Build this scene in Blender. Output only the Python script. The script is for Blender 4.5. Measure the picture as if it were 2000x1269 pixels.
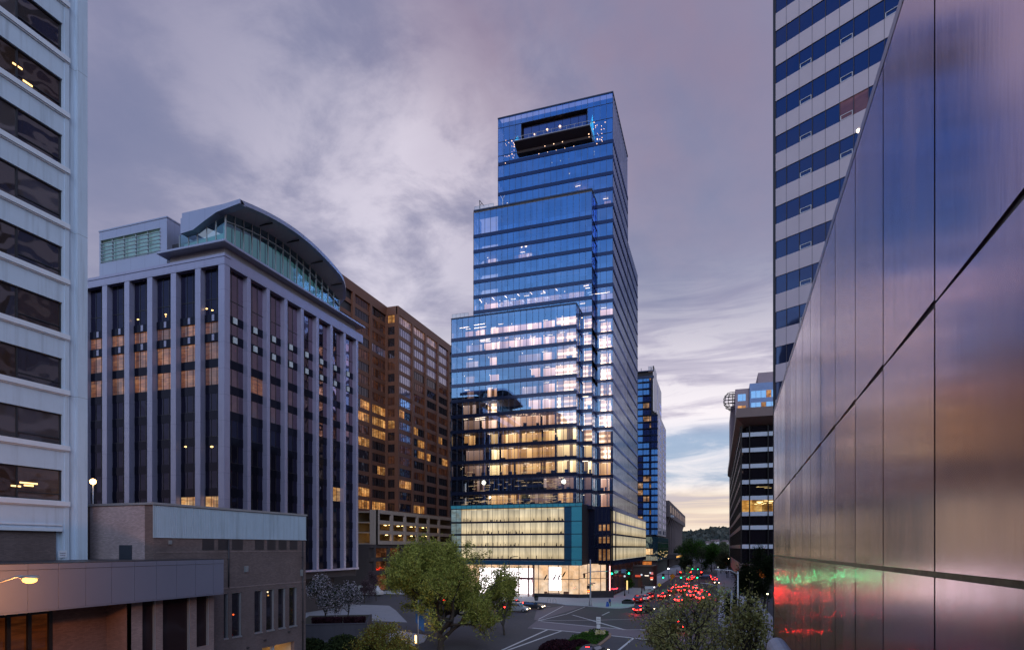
import bpy, math, random
import numpy as np
from mathutils import Vector, Matrix
R = math.radians
for o in list(bpy.data.objects): bpy.data.objects.remove(o, do_unlink=True)
scene = bpy.context.scene
C = scene.collection

# ------------------------------------------------------------------ camera
EYE = 12.0
YAW = math.atan(400/1200)
SN, CS = math.sin(YAW), math.cos(YAW)
cd = bpy.data.cameras.new('camera'); cam = bpy.data.objects.new('camera', cd); C.objects.link(cam)
cam.location = (0, 0, EYE); cam.rotation_euler = (R(90), 0, YAW)
cd.sensor_width = 36; cd.lens = 21.6; cd.shift_y = 0.21675
cd.clip_start = 0.1; cd.clip_end = 12000
scene.camera = cam
scene.view_settings.view_transform = 'Standard'; scene.view_settings.look = 'None'
scene.view_settings.exposure = 0.1; scene.view_settings.gamma = 1
scene.render.engine = 'CYCLES'
scene.cycles.max_bounces = 7; scene.cycles.transparent_max_bounces = 14
scene.cycles.glossy_bounces = 4; scene.cycles.diffuse_bounces = 3
scene.cycles.sample_clamp_indirect = 8; scene.cycles.caustics_reflective = False
scene.cycles.caustics_refractive = False

# ------------------------------------------------------------------ node helper
class NT:
    def __init__(s, nt): s.nt = nt; s.N = nt.nodes; s.L = nt.links
    def add(s, t, **kw):
        n = s.N.new(t)
        for k, v in kw.items(): setattr(n, k, v)
        return n
    def put(s, sock, v):
        if v is None: return
        if isinstance(v, bpy.types.NodeSocket): s.L.new(v, sock)
        elif isinstance(v, (tuple, list)):
            v = tuple(v)
            if sock.type == 'RGBA' and len(v) == 3: v = v + (1,)
            sock.default_value = v
        else:
            try: sock.default_value = v
            except TypeError: sock.default_value = (v, v, v)
    def m(s, op, a, b=None, c=None, clamp=False):
        n = s.add('ShaderNodeMath', operation=op, use_clamp=clamp)
        for i, v in enumerate((a, b, c)): s.put(n.inputs[i], v)
        return n.outputs[0]
    def v(s, op, a, b=None, scale=None):
        n = s.add('ShaderNodeVectorMath', operation=op)
        s.put(n.inputs[0], a); s.put(n.inputs[1], b)
        if scale is not None: s.put(n.inputs['Scale'], scale)
        return n.outputs['Value'] if op in ('DOT_PRODUCT', 'LENGTH') else n.outputs[0]
    def sep(s, a):
        n = s.add('ShaderNodeSeparateXYZ'); s.put(n.inputs[0], a); return n.outputs
    def comb(s, x=0, y=0, z=0):
        n = s.add('ShaderNodeCombineXYZ'); s.put(n.inputs[0], x); s.put(n.inputs[1], y); s.put(n.inputs[2], z); return n.outputs[0]
    def mix(s, f, a, b, blend='MIX', clamp=False):
        n = s.add('ShaderNodeMix', data_type='RGBA', blend_type=blend, clamp_result=clamp)
        s.put(n.inputs[0], f); s.put(n.inputs[6], a); s.put(n.inputs[7], b); return n.outputs[2]
    def ramp(s, f, stops, interp='LINEAR'):
        n = s.add('ShaderNodeValToRGB'); cr = n.color_ramp; cr.interpolation = interp
        while len(cr.elements) < len(stops): cr.elements.new(0.5)
        for e, (p, c) in zip(cr.elements, stops):
            e.position = p; e.color = tuple(c) + (1,) if len(c) == 3 else c
        s.put(n.inputs[0], f); return n.outputs[0]
    def rng(s, v, a, b, c=0, d=1, smooth=False):
        n = s.add('ShaderNodeMapRange', interpolation_type='SMOOTHSTEP' if smooth else 'LINEAR')
        for i, x in enumerate((v, a, b, c, d)): s.put(n.inputs[i], x)
        return n.outputs[0]
    def noise(s, vec, scale, detail=4, rough=.55, dist=0, dim='3D'):
        n = s.add('ShaderNodeTexNoise', noise_dimensions=dim)
        s.put(n.inputs['Vector'], vec); s.put(n.inputs['Scale'], scale); s.put(n.inputs['Detail'], detail)
        s.put(n.inputs['Roughness'], rough); s.put(n.inputs['Distortion'], dist); return n.outputs[0]
    def white(s, vec):
        n = s.add('ShaderNodeTexWhiteNoise', noise_dimensions='3D'); s.put(n.inputs[0], vec); return n.outputs
    def mul(s, vec, k): return s.v('MULTIPLY', vec, k)
    def pos(s): return s.add('ShaderNodeNewGeometry').outputs['Position']

def pxdir(px, py):
    r, u = (px-1000)/1200, (1068-py)/1200
    v = Vector((r*CS-SN, r*SN+CS, u)); return v.normalized()

# ------------------------------------------------------------------ world: dusk sky
w = bpy.data.worlds.new('World'); scene.world = w; w.use_nodes = True
T = NT(w.node_tree); T.N.clear()
D = T.v('NORMALIZE', T.add('ShaderNodeTexCoord').outputs['Generated'])
dx, dy, dz = T.sep(D)
zc = T.m('MAXIMUM', dz, 0.0)
den = T.m('ADD', zc, 0.16)
P = T.comb(T.m('DIVIDE', dx, den), T.m('DIVIDE', dy, den), 0)
P1 = T.v('ADD', P, (3.1, 2.3, 0.4))
big = T.noise(P1, 0.62, 3, .5, .35)
mid = T.noise(T.v('ADD', T.mul(P, (1.15, .95, 1)), (9, 2, 5)), 1.7, 7, .57, .35)
fine = T.noise(T.v('ADD', P, (1, 7, 2)), 4.4, 8, .62, .25)
cl = T.m('ADD', T.m('MULTIPLY', big, .56), T.m('ADD', T.m('MULTIPLY', mid, .30), T.m('MULTIPLY', fine, .14)))
def blob(px, py, sharp):
    d = T.v('DOT_PRODUCT', D, tuple(pxdir(px, py)))
    return T.m('POWER', T.m('MAXIMUM', d, 0.0), sharp)
base = T.ramp(cl, [(.34, (.130, .140, .265)), (.45, (.180, .178, .300)), (.54, (.235, .215, .335)), (.66, (.34, .305, .425))])
# bright openings in the cloud
br = T.m('ADD', T.m('MULTIPLY', blob(720, 385, 34), .36), T.m('ADD', T.m('MULTIPLY', blob(905, 290, 200), .60), T.m('MULTIPLY', blob(760, 520, 60), .30)))
wsp = T.rng(T.m('ADD', T.m('MULTIPLY', fine, .5), T.m('MULTIPLY', mid, .5)), .41, .59, 0.12, 1.3, True)
base = T.mix(T.m('MULTIPLY', br, wsp, clamp=True), base, (.66, .60, .70))
mauve = T.m('MULTIPLY', T.m('ADD', blob(1420, 0, 22), T.m('MULTIPLY', blob(1000, 60, 60), .6)), T.rng(mid, .40, .60, .15, .75), clamp=True)
base = T.mix(mauve, base, (.245, .165, .245))
# low streaky clouds on the right and the horizon band
st = T.noise(T.v('MULTIPLY', D, (5, 5, 34)), 1.0, 6, .6, .6)
lowmask = T.rng(dz, .44, .17, 0, 1, True)
low = T.ramp(st, [(.34, (.33, .27, .39)), (.46, (.58, .50, .60)), (.56, (.84, .75, .80))])
base = T.mix(T.m('MULTIPLY', lowmask, T.rng(T.v('DOT_PRODUCT', D, tuple(pxdir(1350, 860))), .78, .97, .25, 1.0, True)), base, low)
bluem = T.m('MULTIPLY', T.rng(dz, .205, .165, 0, 1, True), T.rng(dz, .085, .105, 0, 1, True))
bluem = T.m('MULTIPLY', bluem, T.rng(st, .66, .46, .3, 1))
base = T.mix(T.m('MULTIPLY', bluem, .85), base, (.20, .31, .52))
hz = T.ramp(T.noise(T.v('MULTIPLY', D, (3, 3, 60)), 1.0, 5, .55, .4), [(.38, (.43, .37, .46)), (.5, (.66, .54, .50)), (.62, (.80, .70, .62))])
base = T.mix(T.rng(dz, .105, .07, 0, 1, True), base, hz)
# clear evening sky behind the camera
bk = T.rng(dy, .12, -.35, 0, 1, True)
back = T.ramp(dz, [(0, (.60, .42, .40)), (.10, (.90, .80, .80)), (.20, (.92, 1.02, 1.12)), (.30, (.66, .88, 1.12)), (.45, (.17, .38, .80)), (.58, (.09, .25, .66)), (.80, (.15, .24, .50)), (1, (.18, .22, .38))])
back = T.mix(T.rng(mid, .45, .66, 0, .6, True), back, (.42, .36, .50))
base = T.mix(bk, base, back)
# ground side of the dome
base = T.mix(T.rng(dz, 0, -.04, 0, 1), base, (.05, .05, .06))
sky = T.add('ShaderNodeTexSky', sky_type='NISHITA'); sky.sun_disc = False
sky.sun_elevation = R(3); sky.sun_rotation = R(170)
bgA = T.add('ShaderNodeBackground'); T.put(bgA.inputs[0], base); bgA.inputs[1].default_value = 1.0
bgB = T.add('ShaderNodeBackground'); T.put(bgB.inputs[0], sky.outputs[0]); bgB.inputs[1].default_value = 0.05
ad = T.add('ShaderNodeAddShader'); T.L.new(bgA.outputs[0], ad.inputs[0]); T.L.new(bgB.outputs[0], ad.inputs[1])
T.L.new(ad.outputs[0], T.add('ShaderNodeOutputWorld').inputs[0])

sl = bpy.data.lights.new('sun', 'SUN'); so = bpy.data.objects.new('sun', sl); C.objects.link(so)
sl.energy = 1.2; sl.angle = R(40); sl.color = (.72, .82, 1.0)
so.rotation_euler = (R(58), 0, R(32)); so.location = (0, -60, 150)

# ------------------------------------------------------------------ mesh helpers
class MB:
    def __init__(s): s.v = []; s.f = []; s.m = []; s.sm = []
    def face(s, pts, mi=0, smooth=False):
        b = len(s.v); s.v += [tuple(p) for p in pts]; s.f.append(tuple(range(b, b+len(pts)))); s.m.append(mi); s.sm.append(smooth)
    def hexa(s, P, mi=0):   # 8 corners: bottom 4, top 4
        b = len(s.v); s.v += [tuple(p) for p in P]
        for q in ((0,3,2,1),(4,5,6,7),(0,1,5,4),(1,2,6,5),(2,3,7,6),(3,0,4,7)):
            s.f.append(tuple(b+i for i in q)); s.m.append(mi); s.sm.append(False)
    def box(s, x0, x1, y0, y1, z0, z1, mi=0):
        s.hexa([(x0,y0,z0),(x1,y0,z0),(x1,y1,z0),(x0,y1,z0),(x0,y0,z1),(x1,y0,z1),(x1,y1,z1),(x0,y1,z1)], mi)
    def prism(s, pts, z0, z1, mi=0):
        b = len(s.v); n = len(pts)
        s.v += [(p[0], p[1], z0) for p in pts] + [(p[0], p[1], z1) for p in pts]
        s.f.append(tuple(b+i for i in reversed(range(n)))); s.f.append(tuple(b+n+i for i in range(n))); s.m += [mi, mi]; s.sm += [False, False]
        for i in range(n):
            j = (i+1) % n; s.f.append((b+i, b+j, b+n+j, b+n+i)); s.m.append(mi); s.sm.append(False)
    def rings(s, rs, mi=0, cap=True, smooth=True):   # list of equal-length rings of points
        b = len(s.v); n = len(rs[0])
        for r_ in rs: s.v += [tuple(p) for p in r_]
        for k in range(len(rs)-1):
            for i in range(n):
                j = (i+1) % n
                s.f.append((b+k*n+i, b+k*n+j, b+(k+1)*n+j, b+(k+1)*n+i)); s.m.append(mi); s.sm.append(smooth)
        if cap:
            s.f.append(tuple(b+i for i in reversed(range(n)))); s.f.append(tuple(b+(len(rs)-1)*n+i for i in range(n)))
            s.m += [mi, mi]; s.sm += [False, False]
    def tube(s, pts, rad, n=8, mi=0, cap=True):
        pts = [Vector(p) for p in pts]
        if not isinstance(rad, (list, tuple)): rad = [rad]*len(pts)
        rs = []
        for i, p in enumerate(pts):
            t = (pts[min(i+1, len(pts)-1)] - pts[max(i-1, 0)]).normalized()
            a = t.cross(Vector((0, 0, 1)) if abs(t.z) < .9 else Vector((1, 0, 0))).normalized(); bb = t.cross(a)
            rs.append([p + (a*math.cos(2*math.pi*k/n) + bb*math.sin(2*math.pi*k/n))*rad[i] for k in range(n)])
        s.rings(rs, mi, cap)
    def lathe(s, cx, cy, prof, n=16, mi=0):
        s.rings([[(cx+r*math.cos(2*math.pi*k/n), cy+r*math.sin(2*math.pi*k/n), z) for k in range(n)] for r, z in prof], mi)
    def ball(s, c, r, mi=0, n=10, sz=1):
        prof = [(max(.001, r*math.sin(math.pi*i/6)), c[2]-r*sz*math.cos(math.pi*i/6)) for i in range(7)]
        s.lathe(c[0], c[1], prof, n, mi)
    def build(s, name, mats, parent=None, bevel=0):
        me = bpy.data.meshes.new(name); me.from_pydata(s.v, [], s.f)
        if not isinstance(mats, (list, tuple)): mats = [mats]
        for m_ in mats: me.materials.append(m_)
        me.polygons.foreach_set('material_index', s.m); me.polygons.foreach_set('use_smooth', s.sm); me.update()
        o = bpy.data.objects.new(name, me); C.objects.link(o)
        if parent: attach(o, parent)
        if bevel:
            b = o.modifiers.new('bevel', 'BEVEL'); b.width = bevel; b.segments = 2; b.limit_method = 'ANGLE'
        return o
WL = {}
def world_loc(p):
    l = Vector(p.location)
    return l if p.parent is None else Vector((0, 0, 0)) + l + world_loc(p.parent)
def attach(o, parent):
    o.parent = parent
    o.matrix_parent_inverse = Matrix.Translation(-Vector(WL.get(parent.name, (0, 0, 0))))
def tag(o, label=None, cat=None, group=None, kind=None):
    if label: o['label'] = label
    if cat: o['category'] = cat
    if group: o['group'] = group
    if kind: o['kind'] = kind
    return o
def thing(name, label, cat, loc=(0,0,0), group=None):
    o = bpy.data.objects.new(name, None); C.objects.link(o); o.location = loc; o.empty_display_size = .5
    WL[o.name] = tuple(loc); return tag(o, label, cat, group)
def copy_tree(root, loc, rz=0, label=None, scale=1, mats=None):
    r_ = root.copy(); C.objects.link(r_); r_.location = loc; r_.rotation_euler = (0, 0, rz); r_.scale = (scale,)*3
    if label: r_['label'] = label
    for ch in list(root.children):
        c = ch.copy(); C.objects.link(c); c.parent = r_
        for g in ch.children:
            d = g.copy(); C.objects.link(d); d.parent = c
        if mats and ch.name.split('.')[0] in mats:
            c.material_slots[0].link = 'OBJECT'; c.material_slots[0].material = mats[ch.name.split('.')[0]]
    return r_
class Fr:   # a wall frame: s along the wall, z up, o outwards
    def __init__(s, O, u, n): s.O, s.u, s.n = O, u, n
    def p(s, a, z, o=0): return (s.O[0]+s.u[0]*a+s.n[0]*o, s.O[1]+s.u[1]*a+s.n[1]*o, z)
    def box(s, mb, a0, a1, z0, z1, o0, o1, mi=0):
        mb.hexa([s.p(a0,z0,o0), s.p(a1,z0,o0), s.p(a1,z0,o1), s.p(a0,z0,o1), s.p(a0,z1,o0), s.p(a1,z1,o0), s.p(a1,z1,o1), s.p(a0,z1,o1)], mi)
    def quad(s, mb, a0, a1, z0, z1, o=0, mi=0): mb.face([s.p(a0,z0,o), s.p(a1,z0,o), s.p(a1,z1,o), s.p(a0,z1,o)], mi)
def front(Y): return Fr((0, Y), (1, 0), (0, -1))     # a = world x
def right(X): return Fr((X, 0), (0, 1), (1, 0))      # a = world y
def left(X): return Fr((X, 0), (0, 1), (-1, 0))
# survey helpers: where a sight line meets a wall plane or the ground
def rr(px): return (px-1000)/1200
def x_at(px, Y): r = rr(px); return Y*(r*CS-SN)/(r*SN+CS)
def y_at(px, X): r = rr(px); return X*(r*SN+CS)/(r*CS-SN)
def depth(x, y): return -x*SN + y*CS
def z_at(py, d): return EYE + (1068-py)/1200*d
def G(px, py, z=0):
    d = (EYE-z)*1200/(py-1068); r = rr(px); return (d*(r*CS-SN), d*(r*SN+CS))
def PD(px, d): r = rr(px); return (d*(r*CS-SN), d*(r*SN+CS))

# ------------------------------------------------------------------ materials
def newmat(name):
    m_ = bpy.data.materials.new(name); m_.use_nodes = True; t = NT(m_.node_tree); t.N.clear()
    out = t.add('ShaderNodeOutputMaterial'); return m_, t, out
def bump(t, h, strength, dist=.02):
    b = t.add('ShaderNodeBump'); t.put(b.inputs['Strength'], strength); t.put(b.inputs['Distance'], dist); t.put(b.inputs['Height'], h); return b.outputs[0]
def pmat(name, col, rough=.6, metal=0, var=.18, scale=.6, streak=0, bumpy=0, spec=.5, col2=None, emis=None, es=0, joints=None):
    m_, t, out = newmat(name); p = t.add('ShaderNodeBsdfPrincipled'); q = t.pos()
    n = t.noise(q, scale, 6, .6)
    c2 = col2 or tuple(c*(1-var*1.6) for c in col)
    c = t.mix(t.rng(n, .3, .7), c2, col)
    f2 = t.noise(q, scale*14, 3, .6); c = t.mix(.35, c, t.mix(f2, tuple(x*(1-var) for x in col), tuple(min(1, x*(1+var)) for x in col)))
    if streak:
        s_ = t.noise(t.mul(q, (2.2, 2.2, .12)), 1.3, 5, .6)
        c = t.mix(t.m('MULTIPLY', t.rng(s_, .5, .75), streak), c, tuple(x*.45 for x in col))
    if joints:   # (width along the wall, height) panel joints
        x, y, z = t.sep(q); a = t.m('ADD', x, y)
        l1 = t.m('LESS_THAN', t.m('FRACT', t.m('DIVIDE', a, joints[0])), .018*1.5/joints[0])
        l2 = t.m('LESS_THAN', t.m('FRACT', t.m('DIVIDE', z, joints[1])), .018*1.5/joints[1])
        c = t.mix(t.m('MULTIPLY', t.m('MAXIMUM', l1, l2), .8), c, tuple(x_*.3 for x_ in col))
    t.put(p.inputs['Base Color'], c); t.put(p.inputs['Roughness'], t.rng(f2, .2, .8, max(.02, rough-.1), min(1, rough+.1)))
    p.inputs['Metallic'].default_value = metal; p.inputs['Specular IOR Level'].default_value = spec
    if bumpy: t.put(p.inputs['Normal'], bump(t, f2, bumpy))
    if emis: p.inputs['Emission Color'].default_value = tuple(emis)+(1,); p.inputs['Emission Strength'].default_value = es
    t.L.new(p.outputs[0], out.inputs[0]); return m_
def brick(name, col, mortar, bw=.24, bh=.075, streak=.55):
    m_, t, out = newmat(name); p = t.add('ShaderNodeBsdfPrincipled'); q = t.pos(); x, y, z = t.sep(q)
    v = t.comb(t.m('ADD', x, y), z, 0); b = t.add('ShaderNodeTexBrick')
    t.put(b.inputs['Vector'], v); b.inputs['Scale'].default_value = 1; b.inputs['Brick Width'].default_value = bw; b.inputs['Row Height'].default_value = bh
    b.inputs['Mortar Size'].default_value = .008; b.inputs['Mortar Smooth'].default_value = .3
    t.put(b.inputs['Color1'], col); t.put(b.inputs['Color2'], tuple(c*.7 for c in col)); t.put(b.inputs['Mortar'], mortar)
    n = t.noise(q, .5, 5, .6); c = t.mix(t.m('MULTIPLY', t.rng(n, .4, .75), streak), b.outputs[0], tuple(c*.4 for c in col))
    t.put(p.inputs['Base Color'], c); p.inputs['Roughness'].default_value = .8
    t.put(p.inputs['Normal'], bump(t, b.outputs['Fac'], -.4, .01)); t.L.new(p.outputs[0], out.inputs[0]); return m_
def emat(name, col, s, var=0, cell=None):
    m_, t, out = newmat(name); e = t.add('ShaderNodeEmission'); c = col; st_ = s
    if var:
        q = t.pos(); n = t.noise(q, .8, 4, .6); st_ = t.m('MULTIPLY', t.rng(n, .3, .7, 1-var, 1+var*.5), s)
        c = t.mix(t.rng(t.noise(q, .35, 2), .35, .65), col, tuple(x*y_ for x, y_ in zip(col, (1, .8, .6))))
    t.put(e.inputs[0], c); t.put(e.inputs[1], st_); t.L.new(e.outputs[0], out.inputs[0]); return m_
def roommat(name, col, s, stripes=0, bright=1.0):
    m_, t, out = newmat(name); q = t.pos(); x, y, z = t.sep(q); a = t.m('ADD', x, y)
    zf_ = t.m('DIVIDE', t.m('SUBTRACT', z, 21.5), 3.84); fz0 = t.m('FRACT', zf_); fk = t.m('FLOOR', zf_)
    c1 = t.white(t.comb(t.m('FLOOR', t.m('DIVIDE', a, 2.6)), fk, 1))[0]; c2 = t.white(t.comb(t.m('FLOOR', t.m('DIVIDE', a, .75)), fk, 2))[0]
    k = t.m('MULTIPLY', t.rng(c1, 0, 1, .45, 1.3), t.m('ADD', .8, t.m('MULTIPLY', t.m('GREATER_THAN', c2, .72), .5)))
    k = t.m('MULTIPLY', k, t.m('SUBTRACT', 1, t.m('MULTIPLY', t.m('LESS_THAN', c2, .10), .8)))
    if stripes:
        st_ = t.m('ABSOLUTE', t.m('SUBTRACT', t.m('FRACT', t.m('MULTIPLY', fz0, stripes)), .5)); k = t.m('MULTIPLY', k, t.rng(st_, .22, .36, .6, 1.6))
    else: k = t.m('MULTIPLY', k, t.rng(fz0, .1, .95, .55, 1.25))
    e = t.add('ShaderNodeEmission'); t.put(e.inputs[0], t.mix(t.rng(k, .2, 1.4), tuple(v*w_ for v, w_ in zip(col, (1, .72, .5))), col)); t.put(e.inputs[1], t.m('MULTIPLY', k, s))
    t.L.new(e.outputs[0], out.inputs[0]); return m_
def pane(name, dark=(.012,.013,.018), tint=(.8,.85,1), f0=.12, f1=.9, rough=.03, wav=.05, wscale=.5, lit=None, ls=0, litvar=.7, cell=(2.4, 3.8)):
    """opaque dark window glass: dark room or lit room behind a reflecting pane"""
    m_, t, out = newmat(name); q = t.pos()
    gl = t.add('ShaderNodeBsdfGlossy'); gl.inputs['Roughness'].default_value = rough
    t.put(gl.inputs['Color'], tint)
    h = t.noise(q, wscale, 1, .4); t.put(gl.inputs['Normal'], bump(t, h, wav*.30, 1.0))
    df = t.add('ShaderNodeBsdfDiffuse'); t.put(df.inputs[0], dark); body = df.outputs[0]
    if lit:
        x, y, z = t.sep(q); a = t.m('ADD', x, y)
        cl_ = t.white(t.comb(t.m('FLOOR', t.m('DIVIDE', a, cell[0])), t.m('FLOOR', t.m('DIVIDE', z, cell[1])), 0))[0]
        nz = t.noise(t.mul(q, (.5, .5, .7)), 1.0, 3, .6)
        fz0 = t.m('FRACT', t.m('DIVIDE', z, cell[1])); ln = t.noise(t.mul(q, (.6, .6, 5)), 1.0, 3, .7)
        k = t.m('MULTIPLY', t.rng(nz, .35, .65, 1-litvar*.6, 1.15), t.rng(cl_, 0, 1, 1-litvar*.8, 1.2))
        k = t.m('MULTIPLY', k, t.rng(ln, .40, .62, .62, 1.35))
        e = t.add('ShaderNodeEmission'); t.put(e.inputs[0], t.mix(t.rng(nz, .4, .6), tuple(c*m2 for c, m2 in zip(lit, (1, .75, .5))), lit)); t.put(e.inputs[1], t.m('MULTIPLY', k, ls))
        a2 = t.add('ShaderNodeAddShader'); t.L.new(body, a2.inputs[0]); t.L.new(e.outputs[0], a2.inputs[1]); body = a2.outputs[0]
    lw = t.add('ShaderNodeLayerWeight'); lw.inputs[0].default_value = .5
    f = t.rng(t.m('POWER', lw.outputs['Facing'], 2.2), 0, 1, f0, f1)
    mx = t.add('ShaderNodeMixShader'); t.put(mx.inputs[0], f); t.L.new(body, mx.inputs[1]); t.L.new(gl.outputs[0], mx.inputs[2])
    t.L.new(mx.outputs[0], out.inputs[0]); return m_
def clearglass(name, tint_r, tint_t, f0=.35, f1=.95, rough=.015, wav=.03, wscale=.35, edge=(.85,.88,1)):
    m_, t, out = newmat(name); q = t.pos()
    lw = t.add('ShaderNodeLayerWeight'); lw.inputs[0].default_value = .5; fc = t.m('POWER', lw.outputs['Facing'], 1.6)
    gl = t.add('ShaderNodeBsdfGlossy'); gl.inputs['Roughness'].default_value = rough
    x, y, z = t.sep(q)
    pc = t.white(t.comb(t.m('FLOOR', t.m('DIVIDE', t.m('ADD', x, y), 1.5)), t.m('FLOOR', t.m('DIVIDE', z, 3.84)), 3))[0]
    t.put(gl.inputs['Color'], t.mix(1, t.mix(fc, tint_r, edge), t.mix(pc, (.84,.84,.84), (1,1,1)), 'MULTIPLY'))
    h = t.noise(q, wscale, 1, .4); t.put(gl.inputs['Normal'], bump(t, h, wav*.30, 1.0))
    tr = t.add('ShaderNodeBsdfTransparent'); t.put(tr.inputs[0], tint_t)
    mx = t.add('ShaderNodeMixShader'); t.put(mx.inputs[0], t.rng(fc, 0, 1, f0, f1)); t.L.new(tr.outputs[0], mx.inputs[1]); t.L.new(gl.outputs[0], mx.inputs[2])
    t.L.new(mx.outputs[0], out.inputs[0]); return m_
rnd = random.Random(7)
M = {}
M['white_paint'] = pmat('white_paint', (.49,.60,.74), .55, var=.10, scale=.3, streak=.5, bumpy=.1, joints=(200, 11.1))
M['white_trim'] = pmat('white_trim', (.62,.68,.78), .5, var=.06, scale=.5, streak=.1)
M['pier_metal'] = pmat('pier_metal', (.30,.30,.44), .38, metal=.35, var=.10, scale=.25, streak=.2, joints=(90, 3.8))
M['cap_metal'] = pmat('cap_metal', (.30,.32,.44), .35, metal=.5, var=.06, scale=.2, joints=(3.0, 50))
M['soffit'] = pmat('soffit', (.34,.35,.42), .6, var=.1, joints=(5, 50))
M['steel'] = pmat('steel', (.26,.30,.34), .4, metal=.5, var=.1)
M['dark_steel'] = pmat('dark_steel', (.03,.032,.042), .45, metal=.3, var=.1)
M['galv'] = pmat('galv', (.34,.36,.40), .45, metal=.6, var=.1)
M['black'] = pmat('black_paint', (.012,.012,.015), .4)
M['rubber'] = pmat('rubber', (.015,.015,.015), .8)
M['navy_band'] = pane('navy_band', (.012,.016,.035), (.25,.32,.6), .14, .6, .12, .02)
M['mullion'] = pmat('mullion', (.03,.045,.09), .4, metal=.5)
M['slab'] = pmat('slab', (.35,.33,.32), .8)
M['roof_gravel'] = pmat('roof_gravel', (.10,.10,.11), .9, scale=2)
M['brick_dark'] = brick('brick_dark', (.155,.115,.115), (.09,.08,.09))
M['brick_red'] = brick('brick_red', (.22,.12,.10), (.11,.08,.08))
M['brick_pale'] = brick('brick_pale', (.26,.20,.20), (.15,.12,.13))
M['fascia'] = pmat('fascia', (.17,.19,.27), .4, metal=.3, var=.06, scale=.3)
M['corrugated'] = pmat('corrugated', (.42,.54,.66), .45, metal=.25, var=.12, scale=.5, streak=.5)
M['brown_metal'] = pmat('brown_metal', (.18,.080,.052), .5, metal=.25, var=.12, scale=.3)
M['beige_concrete'] = pmat('beige_concrete', (.40,.33,.29), .85, var=.15, scale=.4, streak=.3)
M['grey_concrete'] = pmat('grey_concrete', (.12,.095,.105), .85, var=.15, scale=.3, streak=.3)
M['dark_concrete'] = pmat('dark_concrete', (.06,.05,.055), .8, var=.15)
M['granite'] = pmat('granite', (.035,.034,.042), .35, var=.3, scale=3)
M['asphalt'] = pmat('asphalt', (.070,.070,.086), .78, var=.22, scale=.12, bumpy=.3)
M['paver'] = pmat('paver', (.17,.15,.18), .8, var=.14, scale=.25, bumpy=.2)
M['sidewalk'] = pmat('sidewalk', (.46,.48,.53), .85, var=.12, scale=.3, joints=(1.8, 50))
M['kerb'] = pmat('kerb', (.33,.31,.31), .8, var=.12, scale=.6)
M['paint'] = pmat('road_paint', (.62,.64,.68), .6, var=.2, scale=2)
M['soil'] = pmat('soil', (.035,.032,.022), .95, var=.3)
M['far_ground'] = pmat('far_ground', (.035,.042,.03), .95, var=.3, scale=.02)
M['bark'] = pmat('bark', (.05,.042,.036), .9, var=.3, scale=4, bumpy=.5)
# ================================================================== SETTING
def sheet(name, pts, z, mat, kind='structure', th=None, label=None):
    mb = MB()
    if th: mb.prism(pts, z-th, z)
    else: mb.face([(x, y, z) for x, y in pts])
    return tag(mb.build(name, mat), kind=kind)
sheet('ground', [(-4000,-600),(4000,-600),(4000,5000),(-4000,5000)], -.012, M['far_ground'])
sheet('road', [(-240,-60),(40,-60),(40,900),(-240,900)], -.004, M['asphalt'])

# ---- white office tower at the left edge
GLA = [pane('smoked_glass%d' % i, (.030,.022,.022), (.62,.60,.66), .16, .8, .03, .12, .55, lit=l, ls=s_) for i, (l, s_) in
       enumerate([(None, 0), ((1,.62,.3), .06), ((1,.55,.3), .025)])]
GLB = [pane('smoked_glass_blind', (.065,.055,.06), (.62,.60,.66), .14, .8, .04, .16, .4), pane('smoked_glass_brown', (.040,.024,.018), (.5,.46,.5), .12, .7, .04, .2, .6)]
XA, YA1 = -41.4, 31.0
rt = thing('white_office_tower', 'white painted office tower with dark ribbon windows at the left edge of the photo', 'building', (XA, 24, 0))
F = right(XA); yw1 = y_at(122, XA); yw0 = -6.0; yb = y_at(112, XA)
mb = MB()
mb.box(XA-22, XA-.32, -8, YA1-.02, 0, 62)                       # core behind the skin
F.box(mb, yw1, YA1-1.2, 0, 62, -.32, 0)                          # blank end pier
F.box(mb, YA1-1.2, YA1-.7, 0, 62, -.32, -.10); F.box(mb, YA1-.7, YA1, 0, 62, -.32, .16)
F.box(mb, yw1+.12, yw1+.42, 0, 62, 0, .05)
zb = [15.08+3.72*k for k in range(13)]
F.box(mb, yw0, yw1, 13.25, zb[0], -.32, 0)
for i, z in enumerate(zb):
    z1 = zb[i+1] if i+1 < len(zb) else z+4.2
    F.box(mb, yw0, yw1, z+2.04, z1, -.32, 0)
mb.build('wall', M['white_paint'], rt)
mb = MB(); F.box(mb, yw0, yb, 0, 13.05, -.32, -.12); mb.build('brick_infill', M['brick_dark'], rt)
mb = MB(); F.box(mb, yw0, yb+.25, 13.05, 13.25, -.3, .14); F.box(mb, yw0, yb+.25, 13.42, 13.52, -.3, .08); mb.build('ledge', M['white_trim'], rt)
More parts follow.
